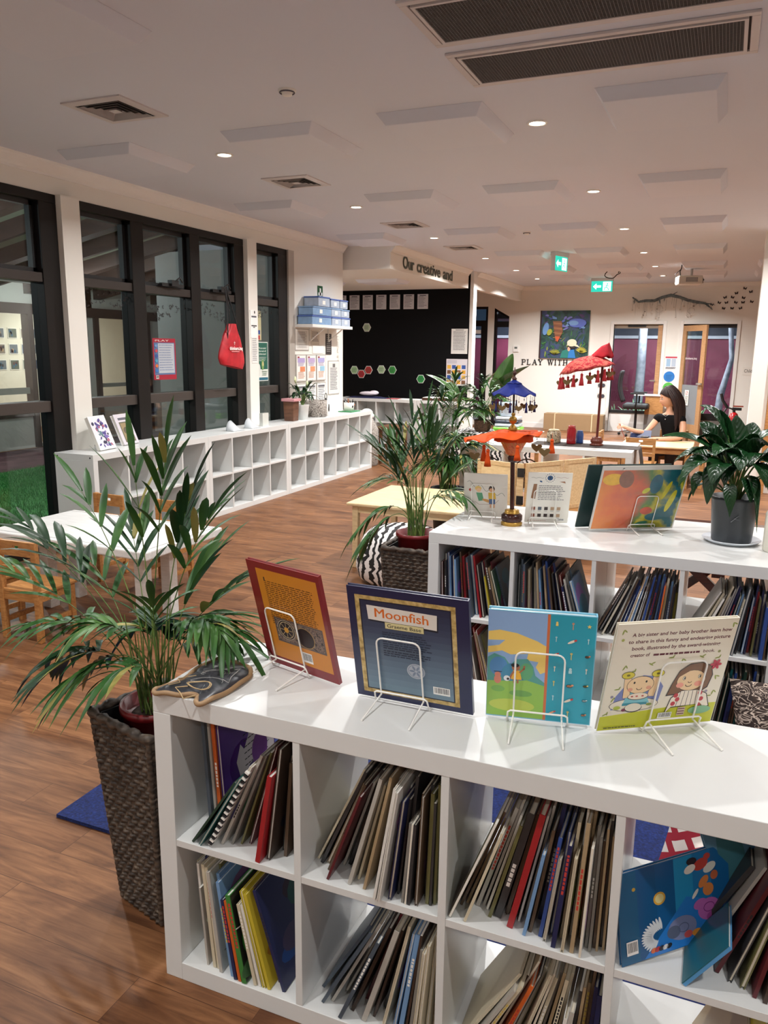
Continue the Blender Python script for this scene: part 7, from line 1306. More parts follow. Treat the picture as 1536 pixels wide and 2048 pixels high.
# ================================================================== FAR WALL ITEMS
def jungle():
    m = MB(); x0, x1, z0, z1 = -3.675, -2.655, 1.475, 2.45; m.box((x0, FY-.035, z0), (x1, FY-.001, z1), C((226, 224, 216), .6)); a = Art(m, (x0, FY-.035, z0), (1, 0, 0), (0, 0, 1), gap=.0012); W_, H_ = x1-x0, z1-z0; rd = random.Random(21)
    a.rect(0, 0, W_, H_, noise_mat('painted_jungle_ground', [(0.3, (20, 44, 52)), (0.45, (36, 78, 60)), (0.6, (60, 70, 112)), (0.8, (40, 56, 96))], 6, .5, 4, 1.0))
    cs = [(40, 96, 60), (60, 120, 60), (28, 70, 72), (130, 146, 50), (50, 80, 130), (30, 60, 50)]
    for i in range(70): a.ell(rd.uniform(.06, .94)*W_, rd.uniform(.05, .6)*H_, rd.uniform(.03, .07), rd.uniform(.006, .016), C(rd.choice(cs)), rot=rd.uniform(.4, 2.6), seg=8, up=(i % 6 == 0))
    for i in range(26): a.ell(rd.uniform(.1, .92)*W_, rd.uniform(.62, .94)*H_, rd.uniform(.03, .07), rd.uniform(.012, .03), C(rd.choice([(90, 110, 190), (70, 90, 170), (120, 120, 196), (50, 60, 110), (110, 150, 200), (84, 60, 110)])), rot=rd.uniform(-.6, .9), seg=10, up=(i % 6 == 0))
    a.ell(W_*.75, H_*.74, .19, .09, C((92, 112, 200))); a.ell(W_*.68, H_*.74, .10, .05, C((120, 160, 214))); a.ell(W_*.12, H_*.62, .06, .13, C((110, 156, 214)), rot=-.2)
    a.poly([(W_*.26, H_*.78), (W_*.44, H_*.78), (W_*.47, H_*.55), (W_*.38, H_*.36), (W_*.33, H_*.36)], C((140, 88, 56)))
    for i in range(7): a.line([(W_*.28, H_*(.74-i*.05)), (W_*.45, H_*(.72-i*.05))], .010, C((96, 54, 38) if i % 2 else (190, 130, 80)), up=False)
    a.k += 1; a.poly([(W_*.32, H_*.46), (W_*.42, H_*.46), (W_*.37, H_*.34)], C((206, 84, 40))); a.ell(W_*.20, H_*.55, .05, .07, C((166, 172, 60)), rot=-.4)
    for i in range(9): an = .3+i*.28; a.ell(W_*.86+.07*cos(an), H_*.12+.07*sin(an), .06, .012, C((186, 176, 60)), rot=an, seg=8, up=False); a.ell(W_*.32+.07*cos(an), H_*.10+.04*sin(an), .06, .010, C((150, 150, 50)), rot=an, seg=8, up=False)
    a.k += 1; a.poly([(W_*.44, .01), (W_*.48, H_*.16), (W_*.60, H_*.20), (W_*.64, .01)], C((30, 120, 110))); a.poly([(W_*.60, .01), (W_*.62, H_*.18), (W_*.72, H_*.19), (W_*.76, .01)], C((40, 120, 190)))
    a.ell(W_*.615, H_*.20, .03, .045, C((222, 170, 140))); a.ell(W_*.68, H_*.235, .06, .03, C((40, 26, 26))); a.ell(W_*.67, H_*.33, .10, .075, C((226, 224, 196))); a.poly([(W_*.56, H_*.275), (W_*.60, H_*.31), (W_*.78, H_*.29), (W_*.84, H_*.225), (W_*.78, H_*.245), (W_*.70, H_*.27)], C((222, 218, 190)))
    a.rect(0, 0, W_*.03, H_, C((56, 30, 28)), up=False); tag(m.build('jungle_painting'), 'square canvas painting of jungle plants and a child in a white hat', 'painting')
jungle()
# serif lettering PLAY WITH PURPOSE
G = {'P': ([[(0, 0), (0, 1)]], [[(0, 1), (.42, 1), (.6, .88), (.6, .62), (.42, .5), (0, .5)]], [(0, 0), (0, 1)]), 'L': ([[(0, 0), (0, 1)]], [[(0, 0), (.55, 0), (.58, .2)]], [(0, 0), (0, 1)]),
     'A': ([[(.34, 1), (.68, 0)]], [[(.34, 1), (0, 0)], [(.14, .36), (.54, .36)]], [(0, 0), (.68, 0)]), 'Y': ([[(0, 1), (.33, .48)], [(.33, .48), (.33, 0)]], [[(.66, 1), (.33, .48)]], [(0, 1), (.66, 1), (.33, 0)]),
     'W': ([[(0, 1), (.26, 0)], [(.48, 1), (.72, 0)]], [[(.26, 0), (.48, 1)], [(.72, 0), (.98, 1)]], [(0, 1), (.48, 1), (.98, 1)]), 'I': ([[(0, 0), (0, 1)]], [], [(0, 0), (0, 1)]), 'T': ([[(.34, 0), (.34, 1)]], [[(0, .82), (0, 1), (.68, 1), (.68, .82)]], [(.34, 0)]),
     'H': ([[(0, 0), (0, 1)], [(.6, 0), (.6, 1)]], [[(0, .5), (.6, .5)]], [(0, 0), (0, 1), (.6, 0), (.6, 1)]), 'U': ([[(0, 1), (0, .3), (.1, .06), (.3, 0)]], [[(.3, 0), (.5, .06), (.6, .3), (.6, 1)]], [(0, 1), (.6, 1)]),
     'R': ([[(0, 0), (0, 1)], [(.32, .5), (.66, 0)]], [[(0, 1), (.42, 1), (.58, .88), (.58, .62), (.42, .5), (0, .5)]], [(0, 0), (0, 1), (.66, 0)]), 'O': ([[(.35, 1), (.1, .86), (0, .5), (.1, .14), (.35, 0)]], [[(.35, 0), (.6, .14), (.7, .5), (.6, .86), (.35, 1)]], []),
     'S': ([[(.1, .8), (.2, .56), (.45, .44), (.52, .2)]], [[(.52, .78), (.48, .96), (.25, 1), (.1, .8)], [(.52, .2), (.4, 0), (.1, .02), (.04, .24)]], []), 'E': ([[(0, 0), (0, 1)]], [[(0, 1), (.55, 1), (.56, .84)], [(0, .5), (.4, .5)], [(0, 0), (.56, 0), (.58, .18)]], [(0, 0), (0, 1)])}
Wd = {'P': .6, 'L': .58, 'A': .68, 'Y': .66, 'W': .98, 'I': 0, 'T': .68, 'H': .6, 'U': .6, 'R': .66, 'O': .7, 'S': .54, 'E': .58}
x = -4.03; H_ = .105; word = 0; words = ['PLAY', 'WITH', 'PURPOSE']
for wd in words:
    for ch in wd:
        m = MB(); a = Art(m, (x, FY-.012, 1.338), (1, 0, 0), (0, 0, 1), gap=.0004); th, tn, sf = G[ch]
        for p in th: a.line([(q[0]*H_, q[1]*H_) for q in p], .020, BLACK, up=False)
        for p in tn: a.line([(q[0]*H_, q[1]*H_) for q in p], .011, BLACK, up=False)
        for q in sf: a.line([(q[0]*H_-.019, q[1]*H_), (q[0]*H_+.019, q[1]*H_)], .009, BLACK, up=False)
        o = m.build('wall_letter', solid=.008); tag(o, 'black serif letter %s, part of the wall words %s' % (ch, 'PLAY WITH PURPOSE'), 'letter', 'wall words PLAY WITH PURPOSE'); x += Wd[ch]*H_+.052
    x += .078
def unit(name, label, cat, x, z, w, h, **k): return on_y(name, label, cat, x, x+w, z, z+h, FY, **k)
unit('thermostat', 'small white wall thermostat beside the jungle painting', 'thermostat', -4.245, 1.60, .12, .13, art=lambda a, w, h: a.rect(w*.25, h*.5, w*.75, h*.8, C((90, 96, 90))), t=.022)
for i, (z, c) in enumerate(((1.06, (110, 40, 44)), (.86, (70, 70, 76)), (.64, (90, 90, 92)))): unit('photo_print', 'small photo sheet in a column left of the glass door, %s' % ('top', 'middle', 'bottom')[i], 'photo', -2.44, z, .20, .15, art=lambda a, w, h, c=c: (a.rect(w*.06, h*.1, w*.94, h*.92, C((206, 204, 200))), a.ell(w*.3, h*.5, w*.18, h*.3, C(c), up=False), a.ell(w*.66, h*.5, w*.2, h*.28, C((60, 60, 70)), up=False), a.ell(w*.5, h*.3, w*.14, h*.16, C((170, 120, 100)))), group='photo column by the glass door')
unit('striped_poster', 'poster with red heading between the two doors', 'poster', -1.13, 1.29, .22, .25, art=lambda a, w, h: (a.rect(0, h*.88, w, h, C((190, 60, 80))), a.rect(w*.1, h*.22, w*.45, h*.82, C((150, 180, 206))), a.rect(w*.55, h*.22, w*.9, h*.82, C((176, 190, 206))), a.para(w*.08, h*.12, w*.95, 2, h*.07, INK, th=.01)), c=(222, 222, 226))
for z, c, nm in ((1.145, (36, 116, 190), 'blue'), (.925, (84, 176, 70), 'green'), (.70, (226, 212, 60), 'yellow')):
    m = MB(); m.lathe([(0, 0), (.105, 0), (.105, .004), (0, .004)], C(c, .5), 32, smooth=False); o = m.build('round_sign'); o.rotation_euler = (R(90), 0, 0); o.location = (-1.035, FY-.001, z)
    tag(o, 'round %s sign between the two doors' % nm, 'sign', 'round coloured signs')
    m = MB(); a = Art(m, (-.06, -.03, .0045), (1, 0, 0), (0, 1, 0), gap=.001); a.para(0, .05, .12, 4, .025, C(tuple(int(q*.75) for q in c)), th=.01); m.build('sign_print', o)
on_y('children_sign', 'small white sign reading Children near the pillar', 'sign', .30, .58, 1.20, 1.36, FY, lambda a, w, h: a.text('Children', .03, .055, .065, INK, wid=w*.82), c=(230, 226, 218))
rd = random.Random(13)
for (u, v) in ((1490, 577), (1477, 585), (1500, 583), (1459, 592), (1471, 592), (1489, 593), (1450, 601), (1438, 604), (1462, 601), (1477, 601), (1489, 601), (1503, 600), (1458, 611), (1472, 611), (1486, 611)):
    X = .198+(u-1490)*.01075; Z = 2.829-(v-577)*.01075; m = MB(); s = .030; an = rd.uniform(-.5, .5)
    for q in (1, -1): m.add([(X+s*(x_*cos(an)-z_*sin(an)), FY-y_*s, Z+s*(x_*sin(an)+z_*cos(an))) for x_, z_, y_ in ((0, -.1, .1), (.5*q, .7, .7), (1.1*q, .9, .8), (1.0*q, .1, .7), (.7*q, -.8, .5), (.2*q, -.5, .2))], [tuple(range(6))], C((46, 34, 40)))
    m.tube([(X-s*.0, FY-.004, Z-s*.6), (X, FY-.004, Z+s*.5)], .003, BLACK, 5); tag(m.build('paper_butterfly'), 'dark paper butterfly in the flock high on the far wall', 'butterfly', 'paper butterflies on the far wall')
# hanging branch with threads
t = thing('branch_mobile', 'bare branch hung with threads and ornaments above the doors', 'mobile', (0, 0, 0)); BRK = noise_mat('grey_blue_bark', [(.3, (54, 66, 76)), (.6, (110, 122, 124)), (.8, (70, 90, 100))], 20, .8)
P_ = [(-1.84, 2.69), (-1.72, 2.60), (-1.60, 2.62), (-1.42, 2.62), (-1.28, 2.68), (-1.12, 2.72), (-.95, 2.68), (-.80, 2.62), (-.62, 2.58), (-.48, 2.56), (-.34, 2.44)]
m = MB(); m.tube([(x_, FY-.10, z_) for x_, z_ in P_], [.012, .02, .028, .03, .03, .032, .03, .028, .028, .022, .008], BRK, 8); m.tube([(-.48, FY-.1, 2.56), (-.36, FY-.12, 2.54), (-.30, FY-.1, 2.52)], [.015, .008, .003], BRK, 6); m.tube([(-1.1, FY-.1, 2.72), (-1.0, FY-.14, 2.78)], [.012, .004], BRK, 6); m.build('branch', t)
rd = random.Random(8)
for i in range(26):
    k_ = rd.uniform(0, len(P_)-1.01); a_ = int(k_); f_ = k_-a_; x_ = P_[a_][0]*(1-f_)+P_[a_+1][0]*f_; z_ = P_[a_][1]*(1-f_)+P_[a_+1][1]*f_; L = rd.uniform(.08, .36)*(1.2 if -1.4 < x_ < -.8 else .8)
    m = MB(); m.tube([(x_, FY-.1, z_), (x_+.01*sin(i), FY-.1, z_-L*.5), (x_, FY-.1, z_-L)], .003, C((176, 172, 166)), 4); m.ball((x_, FY-.1, z_-L), rd.choice([.008, .014, .02]), C(rd.choice([(196, 190, 180), (150, 140, 130), (216, 212, 206)])), 6, 5); m.build('thread', t)
for i in range(22):
    k_ = rd.uniform(0, len(P_)-1.01); a_ = int(k_); f_ = k_-a_; p = Vector((P_[a_][0]*(1-f_)+P_[a_+1][0]*f_, FY-.1, P_[a_][1]*(1-f_)+P_[a_+1][1]*f_)); m = MB()
    for q_ in range(5): a = rd.uniform(0, 6.28); leaflet(m, p, Vector((cos(a), -.3, .6*sin(a))).normalized(), rd.uniform(.04, .09), .010, .4, BRK if q_ % 2 else C((206, 206, 200), .8), 0, seg=3)
    m.build('leaf_tuft', t)
m = MB()
for c_, r_ in (((-1.32, 2.46), .07), ((-.72, 2.42), .06)): m.tube([(c_[0]+r_*cos(a), FY-.1, c_[1]+r_*sin(a)) for a in [i*.4 for i in range(16)]], .005, C((190, 184, 174)), 5)
m.build('ring_ornament', t)
# cardboard box, office chair, pedestal, extinguisher
CB = C((150, 122, 88), .7, vary=.05); t = thing('cardboard_box', 'long flat brown cardboard box leaning along the far wall', 'box', (-3.43, 16.55, 0)); MB().box((0, 0, 0), (1.22, .30, .345), CB).build('carton', t, bevel=.004)
for x_ in (.22, .98): m = MB(); m.box((x_, -.002, 0), (x_+.02, .302, .347), C((214, 196, 158), .5)); m.build('strap', t)
t = thing('office_chair', 'black office chair with a high back in front of the glass door', 'chair', (-1.55, 16.2, 0)); BK = C((20, 20, 22), .6); ch = C((150, 150, 152), .3, metal=.8)
for i in range(5):
    a = i*2*pi/5+.5; m = MB(); m.tube([(0, 0, .13), (.29*cos(a), .29*sin(a), .075)], [.022, .014], ch, 8); l_ = m.build('base_arm', t); m = MB(); m.ball((.30*cos(a), .30*sin(a), .030), (.028, .028, .029), BK, 10, 8); m.build('castor', l_)
m = MB(); m.tube([(0, 0, .12), (0, 0, .53)], .025, BK, 10); m.build('gas_lift', t); MB().box((-.24, -.24, .53), (.24, .24, .64), BK).build('seat', t, bevel=.04)
m = MB(); m.sheet(lambda u, v: (-.25-.06*sin(pi*v)-.05*v, (u-.5)*.42, .66+.60*v), 8, 12, BK); m.build('backrest', t, solid=.04)
for s in (-1, 1): m = MB(); m.tube([(0, .24*s, .58), (.02, .27*s, .66), (.02, .27*s, .82)], .015, BK, 8); m.box((-.10, .27*s-.03, .82), (.16, .27*s+.03, .85), BK); m.build('armrest', t)
t = thing('drawer_pedestal', 'low wood and grey office pedestal beside the glass door', 'cabinet', (-1.40, 16.3, 0)); MB().box((0, 0, 0), (.34, .42, .42), C((120, 116, 114), .5)).build('body', t, bevel=.004); m = MB(); m.box((0.0, .0, .42), (.34, .42, .78), BNC); m.build('drawer_box', t, bevel=.004); m = MB(); m.box((-.22, -.02, .78), (.36, .44, .80), TRIMW); m.build('top', t, bevel=.003)
t = thing('fire_extinguisher', 'red fire extinguisher with a black hose beside the pillar', 'fire extinguisher', (.17, 12.9, .30)); RX = C((176, 22, 28), .25)
m = MB(); m.lathe([(0, 0), (.075, 0), (.08, .02), (.08, .36), (.05, .43), (.025, .45), (0, .45)], RX, 24); m.build('cylinder', t); m = MB(); m.lathe([(.081, .12), (.082, .13), (.082, .24), (.081, .25)], PAPER, 24); m.build('label_band', t)
m = MB(); m.tube([(0, 0, .44), (0, 0, .50)], .02, BK, 10); m.box((-.03, -.02, .48), (.10, .02, .52), BK); m.box((-.02, -.012, .53), (.12, .012, .55), C((150, 60, 40), .5)); m.build('valve', t); m = MB(); m.tube([(0, 0, .49), (-.10, 0, .52), (-.15, 0, .42), (-.15, 0, .2), (-.13, 0, .02), (-.13, 0, -.10)], .014, BK, 8); m.tube([(-.10, 0, .52), (-.17, 0, .62), (-.20, 0, .72)], .020, BK, 8); m.build('hose', t)
t = thing('white_cupboard', 'low white cupboard carrying the fire extinguisher', 'cupboard', (.02, 12.75, 0)); MB().box((0, 0, 0), (.36, .34, .298), TRIMW).build('body', t, bevel=.003)
# ------------------------------------------------------------------ garden beyond the doors
AG = noise_mat('agave_green', [(.3, (84, 130, 96)), (.7, (150, 190, 146))], 6, .5); rd = random.Random(17)
for i, (x_, y_, n_, L_, w_, z_) in enumerate(((-2.15, 18.0, 46, .75, .018, 0), (-1.75, 18.3, 46, .80, .018, 0), (-1.35, 18.6, 40, .75, .016, 0), (-.45, 18.2, 18, .42, .020, .25), (-2.6, 18.2, 40, .7, .018, 0), (-.2, 18.0, 16, .34, .016, .05))):
    t = thing('strap_leaf_plant', 'strappy green plant in the garden beyond the doors, %s' % ('left of the first door pane', 'middle of the first door pane', 'right side of the first door pane', 'small spiky one behind the timber door', 'against the left door jamb', 'low spiky one on the pebbles')[i], 'plant', (x_, y_, z_-.02), group='garden plants beyond the doors')
    m = MB()
    for k_ in range(n_):
        a = rd.uniform(0, 6.28); e = rd.uniform(.3, 1.4); leaflet(m, Vector((.05*cos(a), .05*sin(a), 0)), Vector((cos(a)*cos(e), sin(a)*cos(e), sin(e))), L_*rd.uniform(.7, 1.15), w_, .25, AG, 0)
    m.build('leaves', t); m = MB(); m.lathe([(0, 0-z_), (.05, 0-z_), (.04, .06), (0, .08)], ST, 10); m.build('crown', t)
for x_, y_, pts_, lab in ((-1.80, 19.0, [(0, 0, -.02), (.02, 0, 1.2), (0, 0, 3.2)], 'smooth pale tree trunk seen through the first door'), (.0, 19.2, [(-.10, 0, -.02), (-.06, 0, .7), (.02, 0, 1.1), (.10, 0, 1.5), (.02, 0, 2.2), (-.08, 0, 3.2)], 'crooked pale tree trunk seen through the second door')):
    m = MB(); m.tube([(x_+p[0], y_+p[1], p[2]) for p in pts_], [.09, .075, .06, .055, .05, .045][:len(pts_)] if len(pts_) > 3 else [.11, .10, .09], noise_mat('pale_bark', [(.3, (120, 122, 136)), (.7, (176, 178, 190))], 8, .8), 12); tag(m.build('tree_trunk'), lab, 'tree')
m = MB(); FL = noise_mat('tree_foliage', [(.3, (34, 58, 40)), (.7, (84, 116, 80))], 5, .8)
for i in range(900):
    p = Vector((rd.uniform(-3, .6), rd.uniform(19.3, 20.3), rd.uniform(2.35, 3.3))); a = rd.uniform(0, 6.28); leaflet(m, p, Vector((cos(a), .3, -.4*rd.random())).normalized(), .12, .018, .3, FL, 0, seg=2)
tag(m.build('tree_foliage'), 'sparse tree foliage above the burgundy fence', 'foliage', kind='stuff')
m = MB(); a = Art(m, (-5.3, 20.6, .9), (1, 0, 0), (0, 0, 1), gap=.004); a.text('thinkers.inq', .2, .3, .22, C((80, 40, 58)), wid=1.3); tag(m.build('fence_lettering'), 'dark lettering painted on the burgundy fence outside', 'lettering')
for x_, e_ in ((-1.6, 230), (-4.5, 190)):  # unseen fill lights, added to brighten the fence and garden plants
    l = bpy.data.lights.new('garden_fill_light', 'AREA'); l.shape = 'DISK'; l.size = .4; l.energy = e_; l.color = (.85, .9, 1); o = bpy.data.objects.new('garden_fill_light', l); o.location = (x_, 18.6, 2.9); col.objects.link(o)
# ------------------------------------------------------------------ the room opposite, seen through the window wall
for i, (x_, y_) in enumerate(((-10.9, 6.9), (-11.2, 7.5), (-10.8, 8.1), (-11.2, 8.7), (-11.0, 11.3), (-11.3, 11.9))):
    copy_tree(pc, (x_, y_, 0), R(90+i*20), 'pine child chair inside the room across the yard, %s from the left' % ORD[i])['group'] = 'chairs in the room opposite'
leg_table('opposite_table', 'low wooden table inside the room across the yard', (-12.0, 7.0, 0), 0, .8, 1.8, .5, .03, .05, BNC, BNC)
rd = random.Random(31)
for i in range(12):
    y_ = 11.05+(i % 4)*.30; z_ = 1.75-(i//4)*.30; m = MB(); m.box((OW-2.548, y_, z_), (OW-2.54, y_+.22, z_+.20), PAPER); a = Art(m, (OW-2.54, y_, z_), (0, 1, 0), (0, 0, 1), gap=.002)
    a.rect(.015, .015, .205, .185, C(rd.choice([(110, 120, 130), (90, 100, 90), (140, 130, 120), (70, 90, 120)])));
    for k_ in range(4): a.ell(rd.uniform(.05, .17), rd.uniform(.05, .14), .025, .03, C(rd.choice([(60, 60, 70), (180, 150, 120), (90, 60, 60), (60, 100, 130)])), up=False)
    tag(m.build('photo_print'), 'photo on the wall of the room across the yard, row %s, %s from the left' % (ORD[i//4], ORD[i % 4]), 'photo', 'photos in the room opposite')
t = thing('reed_plant', 'tall potted reed inside the room across the yard', 'plant', (-11.7, 8.5, 0)); m = MB(); m.lathe([(0, 0), (.14, 0), (.18, .4), (.16, .4), (0, .36)], BLACK, 20); m.build('pot', t); m = MB()
for k_ in range(40): a = rd.uniform(0, 6.28); e = rd.uniform(.9, 1.5); leaflet(m, Vector((.04*cos(a), .04*sin(a), .36)), Vector((cos(a)*cos(e), sin(a)*cos(e), sin(e))), rd.uniform(.8, 1.25), .014, .3, C((52, 66, 56)), 0)
m.build('leaves', t)
# ================================================================== WOMAN AT THE TABLE
SKIN = C((206, 156, 128), .5, vary=.05, scale=6); TOP = C((9, 8, 11), .85, vary=.15, spec=.2); HAIR = noise_mat('dark_brown_hair', [(.3, (22, 12, 12)), (.6, (42, 24, 22)), (.85, (70, 42, 36))], 5, .5, 4, .5, mscale=(14, 14, 1), spec=.3, bump=.5)
def skin(name, parent, nodes, edges, mat, root=0, sub=2):
    me = bpy.data.meshes.new(name); me.from_pydata([n_[0] for n_ in nodes], edges, []); me.materials.append(mat); o = bpy.data.objects.new(name, me); col.objects.link(o); o.parent = parent
    md = o.modifiers.new('skin', 'SKIN'); md.use_smooth_shade = True; md.branch_smoothing = .6
    for i, n_ in enumerate(nodes):
        d = me.skin_vertices[0].data[i]; r = n_[1]; d.radius = r if isinstance(r, tuple) else (r, r); d.use_root = (i == root)
    s = o.modifiers.new('subd', 'SUBSURF'); s.levels = sub; s.render_levels = sub; return o
wp = thing('person', 'woman with long dark hair in a black top seated painting at the table', 'person', (0, 0, 0))
Y0 = 10.98
N = []; E = []
def nd(p, r, to=None):
    N.append((p, r)); 
    if to is not None: E.append((to, len(N)-1))
    return len(N)-1
pel = nd((-.56, Y0+.05, .36), (.15, .11)); wai = nd((-.57, Y0+.0, .50), (.115, .09), pel); che = nd((-.60, Y0-.03, .66), (.125, .10), wai); upc = nd((-.615, Y0-.04, .765), (.11, .08), che); nk = nd((-.62, Y0-.05, .86), .040, upc); hd0 = nd((-.632, Y0-.055, .925), .040, nk); hd1 = nd((-.64, Y0-.055, .99), .06, hd0)
# her left arm (image right): down and along the table
a1 = nd((-.47, Y0-.09, .785), .050, upc); a2 = nd((-.435, Y0-.16, .66), .046, a1); a3 = nd((-.45, Y0-.24, .545), .038, a2); a4 = nd((-.60, Y0-.33, .53), .034, a3); a5 = nd((-.74, Y0-.40, .528), .025, a4); a6 = nd((-.80, Y0-.43, .530), (.034, .018), a5)
# her right arm (image left): elbow out, hand raised with the brush
b1 = nd((-.755, Y0-.02, .785), .050, upc); b2 = nd((-.82, Y0-.06, .68), .044, b1); b3 = nd((-.90, Y0-.12, .575), .036, b2); b4 = nd((-1.02, Y0-.22, .60), .033, b3); b5 = nd((-1.13, Y0-.30, .645), .024, b4); b6 = nd((-1.175, Y0-.33, .668), (.032, .018), b5)
# thighs and shins under the table
for s in (-1, 1):
    k1 = nd((-.60+.09*s, Y0-.02, .35), .085, pel); k2 = nd((-.66+.10*s, Y0-.34, .37), .062, k1); k3 = nd((-.66+.10*s, Y0-.36, .20), .050, k2); k4 = nd((-.66+.10*s, Y0-.34, .06), .034, k3); nd((-.67+.10*s, Y0-.46, .035), .032, k4)
def hand(w, base, d, sp, L, curl):
    d = Vector(d).normalized(); sp = Vector(sp).normalized()
    for i, (o_, l_) in enumerate(((-.027, .80), (-.009, 1), (.009, .96), (.026, .78))):
        p = Vector(base)+sp*o_+d*.022; i1 = nd(tuple(p), .0105, w); p2 = p+d*L*.42*l_+Vector((0, 0, -curl*.012)); i2 = nd(tuple(p2), .0085, i1); p3 = p2+(d*.35+Vector((0, 0, -curl*.03))*9*L)*L*.9*l_; i3 = nd(tuple(p3), .0075, i2); nd(tuple(p3+Vector((0, 0, -curl*.012))+d*.008), .006, i3)
    p = Vector(base)-sp*.032+Vector((0, 0, .0)); i1 = nd(tuple(p), .011, w); p2 = p-sp*.014+d*.028+Vector((0, 0, -.004)); i2 = nd(tuple(p2), .009, i1); nd(tuple(p2+d*.022+sp*.006), .0075, i2)
hand(a6, N[a6][0], (-.9, -.42, 0), (.42, -.9, 0), .055, .4); hand(b6, N[b6][0], (-.85, -.3, .12), (.25, -.75, -.6), .05, 1.4)
skin('body', wp, N, E, SKIN)
# head
m = MB(); HC = Vector((-.648, Y0-.068, 1.040)); FACE = Vector((-.86, -.42, -.28)).normalized(); SD = FACE.cross(Vector((0, 0, 1))).normalized(); UPV = SD.cross(FACE).normalized()
def headf(u, v):
    th = 2*pi*u; ph = pi*v; x_ = sin(ph)*cos(th); y_ = sin(ph)*sin(th); z_ = -cos(ph)   # x_ forward, y_ sideways
    f = x_*.098; s_ = y_*.074; h_ = z_*.118
    if z_ < 0: s_ *= (1+z_*.35); f *= (1+z_*.12); f += .012*(-z_)*max(0, x_)
    if x_ > 0 and z_ > 0: f *= .96
    nose = math.exp(-((y_/.16)**2))*math.exp(-(((z_+.16)/.16)**2))*(x_ > .5); f += .020*nose; lip = math.exp(-((y_/.3)**2))*math.exp(-(((z_+.52)/.07)**2))*(x_ > .3); f += .006*lip
    eye = (math.exp(-(((abs(y_)-.36)/.16)**2))*math.exp(-(((z_-.04)/.12)**2)))*(x_ > .4); f -= .008*eye
    return tuple(HC+(FACE*f+SD*s_+UPV*h_)*HS)
HS = 1.14
m.sheet(headf, 40, 32, SKIN); hd = m.build('head', wp)
def onface(f, s_, h_): return HC+(FACE*f+SD*s_+UPV*h_)*HS
for s in (-1, 1):
    m = MB(); p = onface(.083, .028*s, .006); m.ball(tuple(p), .0095, C((226, 220, 214), .3), 10, 8); m.ball(tuple(p+FACE*.006), .0055, C((50, 32, 26), .3), 8, 6); m.build('eye', hd)
    m = MB(); m.tube([tuple(onface(.090-.006*abs(k-1.5)*.4, s*(.012+.011*k), .030+.003*sin(k))) for k in range(4)], .0030, HAIR, 5); m.build('eyebrow', hd)
    m = MB(); m.tube([tuple(onface(.094-.003*k, s*(.016+.008*k), .010)) for k in range(4)], .0018, INK, 4); m.build('eyelash', hd)
    m = MB(); m.ball(tuple(onface(-.005, .074*s, -.01)), (.012, .012, .026), SKIN, 10, 8); m.build('ear', hd)
m = MB(); m.tube([tuple(onface(.092-.010*abs(k-2)*.35, .008*(k-2), -.061)) for k in range(5)], [.003, .005, .0052, .005, .003], C((176, 84, 80), .4), 6); m.build('lips', hd)
# hair: cap and long locks
def capf(u, v):
    th = pi*(-.98+1.96*u)+pi; ph = pi*.62*v; r = 1.0; x_ = sin(ph)*cos(th); y_ = sin(ph)*sin(th); z_ = cos(ph)
    return tuple(HC+FACE*(x_*.112-.012)+SD*(y_*.092)+UPV*(z_*.132+.004))
m = MB()
def capg(u, v):
    a = 2*pi*u; fwd = cos(a); lim = pi*(.50 if fwd > .3 else .50+.48*(.3-fwd) if fwd > -.2 else .80); 
    if fwd > .3: lim = pi*(.50-.24*(fwd-.3))
    ph = lim*v; return tuple(HC+(FACE*(sin(ph)*fwd*.108-.010)+SD*(sin(ph)*sin(a)*.088)+UPV*(cos(ph)*.127+.002))*HS)
m.sheet(capg, 40, 16, HAIR); m.build('hair_cap', wp, solid=.006)
rd = random.Random(77)
for i in range(52):
    s = (i/51)*2-1; side = 1 if s > 0 else -1; ang = pi*(.52+.48*(1-abs(s))) ; f0 = -.02+.06*abs(s)-.085*(1-abs(s)); sd_ = .088*sin(ang if s > 0 else -ang)*(.5+.5*abs(s)) if abs(s) > .15 else .03*s
    p0 = onface(f0*.5-.01, side*.018, .126); p1 = onface(f0-.012, side*.128*abs(s)**.5, .07-.03*abs(s)+rd.uniform(-.02, .02)); sh = .17 if side*SD.y > 0 else .10
    L = rd.uniform(.30, .40); p2 = onface(f0-.03, side*.100*abs(s)**.5, -.10)+Vector((.03+.03*rd.random(), -.01, -.03)); p3 = p2+Vector((.02*rd.random()-.015, -.045, -(L-.12)))
    m = MB(); pm = p1*.45+p2*.55; q = [bez(p0, p1, pm, k_/4) for k_ in range(5)]+[bez(pm, p2, p3, k_/6) for k_ in range(1, 7)]; m.tube(q, [.010, .014, .017, .018, .018, .018, .017, .016, .013, .009, .003], HAIR, 7); m.build('hair_lock', wp)
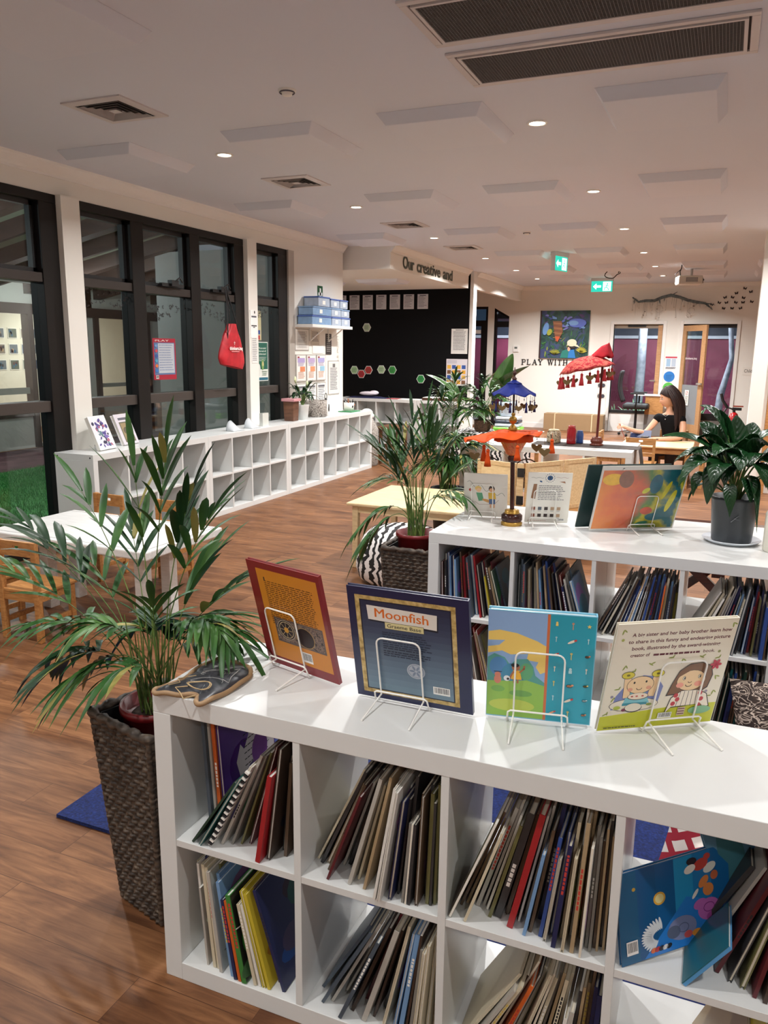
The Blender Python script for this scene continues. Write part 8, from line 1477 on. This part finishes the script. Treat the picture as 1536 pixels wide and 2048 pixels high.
# clothes
N2 = [((-.56, Y0+.05, .38), (.162, .122)), ((-.57, Y0, .50), (.130, .105)), ((-.60, Y0-.03, .66), (.142, .118)), ((-.615, Y0-.04, .770), (.125, .092)), ((-.618, Y0-.045, .815), (.075, .060)), ((-.47, Y0-.09, .795), .063), ((-.44, Y0-.135, .71), .064), ((-.755, Y0-.02, .795), .066), ((-.80, Y0-.045, .72), .068)]
skin('black_top', wp, N2, [(0, 1), (1, 2), (2, 3), (3, 4), (3, 5), (5, 6), (3, 7), (7, 8)], TOP)
N3 = [((-.56, Y0+.05, .35), (.165, .125))]; E3 = []
for s in (-1, 1):
    b_ = len(N3); N3 += [((-.60+.09*s, Y0-.02, .355), .100), ((-.66+.10*s, Y0-.34, .372), .076), ((-.66+.10*s, Y0-.36, .20), .062), ((-.66+.10*s, Y0-.34, .08), .050)]; E3 += [(0, b_), (b_, b_+1), (b_+1, b_+2), (b_+2, b_+3)]
skin('grey_trousers', wp, N3, E3, C((70, 70, 78), .8))
m = MB(); m.tube([tuple(Vector((-.665+.04*cos(a), Y0-.135-.01*sin(a), .80+.03*abs(cos(a)))) ) for a in [i*.5 for i in range(7)]], .0015, C((200, 200, 196), .3, metal=.8), 4); m.ball((-.665, Y0-.15, .765), .008, C((210, 214, 214), .2, metal=.8), 8, 6); m.build('pendant_necklace', wp)
m = MB(); m.lathe([(.028, -.006), (.030, 0), (.028, .006)], C((40, 34, 34)), 14, (-.735, Y0-.397, .528)); m.build('bracelet', wp)
child_chair('low wooden chair the woman sits on', (-.38, Y0+.24, 0), R(180), BNC, w=.36, d=.34, sh=.29, h=.60)
m = MB(); m.tube([(-1.205, Y0-.35, .70), (-1.16, Y0-.355, .58), (-1.13, Y0-.36, .512)], [.004, .004, .005], C((150, 70, 60), .5), 8); m.tube([(-1.13, Y0-.36, .525), (-1.125, Y0-.36, .503)], [.009, .004], C((210, 212, 214), .6), 8); tag(m.build('paint_brush'), 'paint brush held upright in the woman\'s raised hand', 'brush')
m = MB(); m.box((-1.08, 10.40, .5005), (-.80, 10.60, .508), C((210, 214, 220), .3)); tag(m.build('paint_sheet'), 'pale painting sheet on the woman\'s table', 'paper')
t = thing('paint_tray', 'dark blue open paint case on the woman\'s table', 'paint case', (-1.08, 10.62, .5005)); MB().box((0, 0, 0), (.26, .16, .022), C((30, 44, 84), .4)).build('case', t, bevel=.003); m = MB(M := Matrix.Translation((0, .16, .02)) @ Matrix.Rotation(R(60), 4, 'X')); m.box((0, 0, 0), (.26, .10, .010), C((36, 52, 96), .4)); m.build('lid', t); m = MB(); m.box((.15, .02, .022), (.24, .13, .045), BLACK); m.build('paint_block', t)
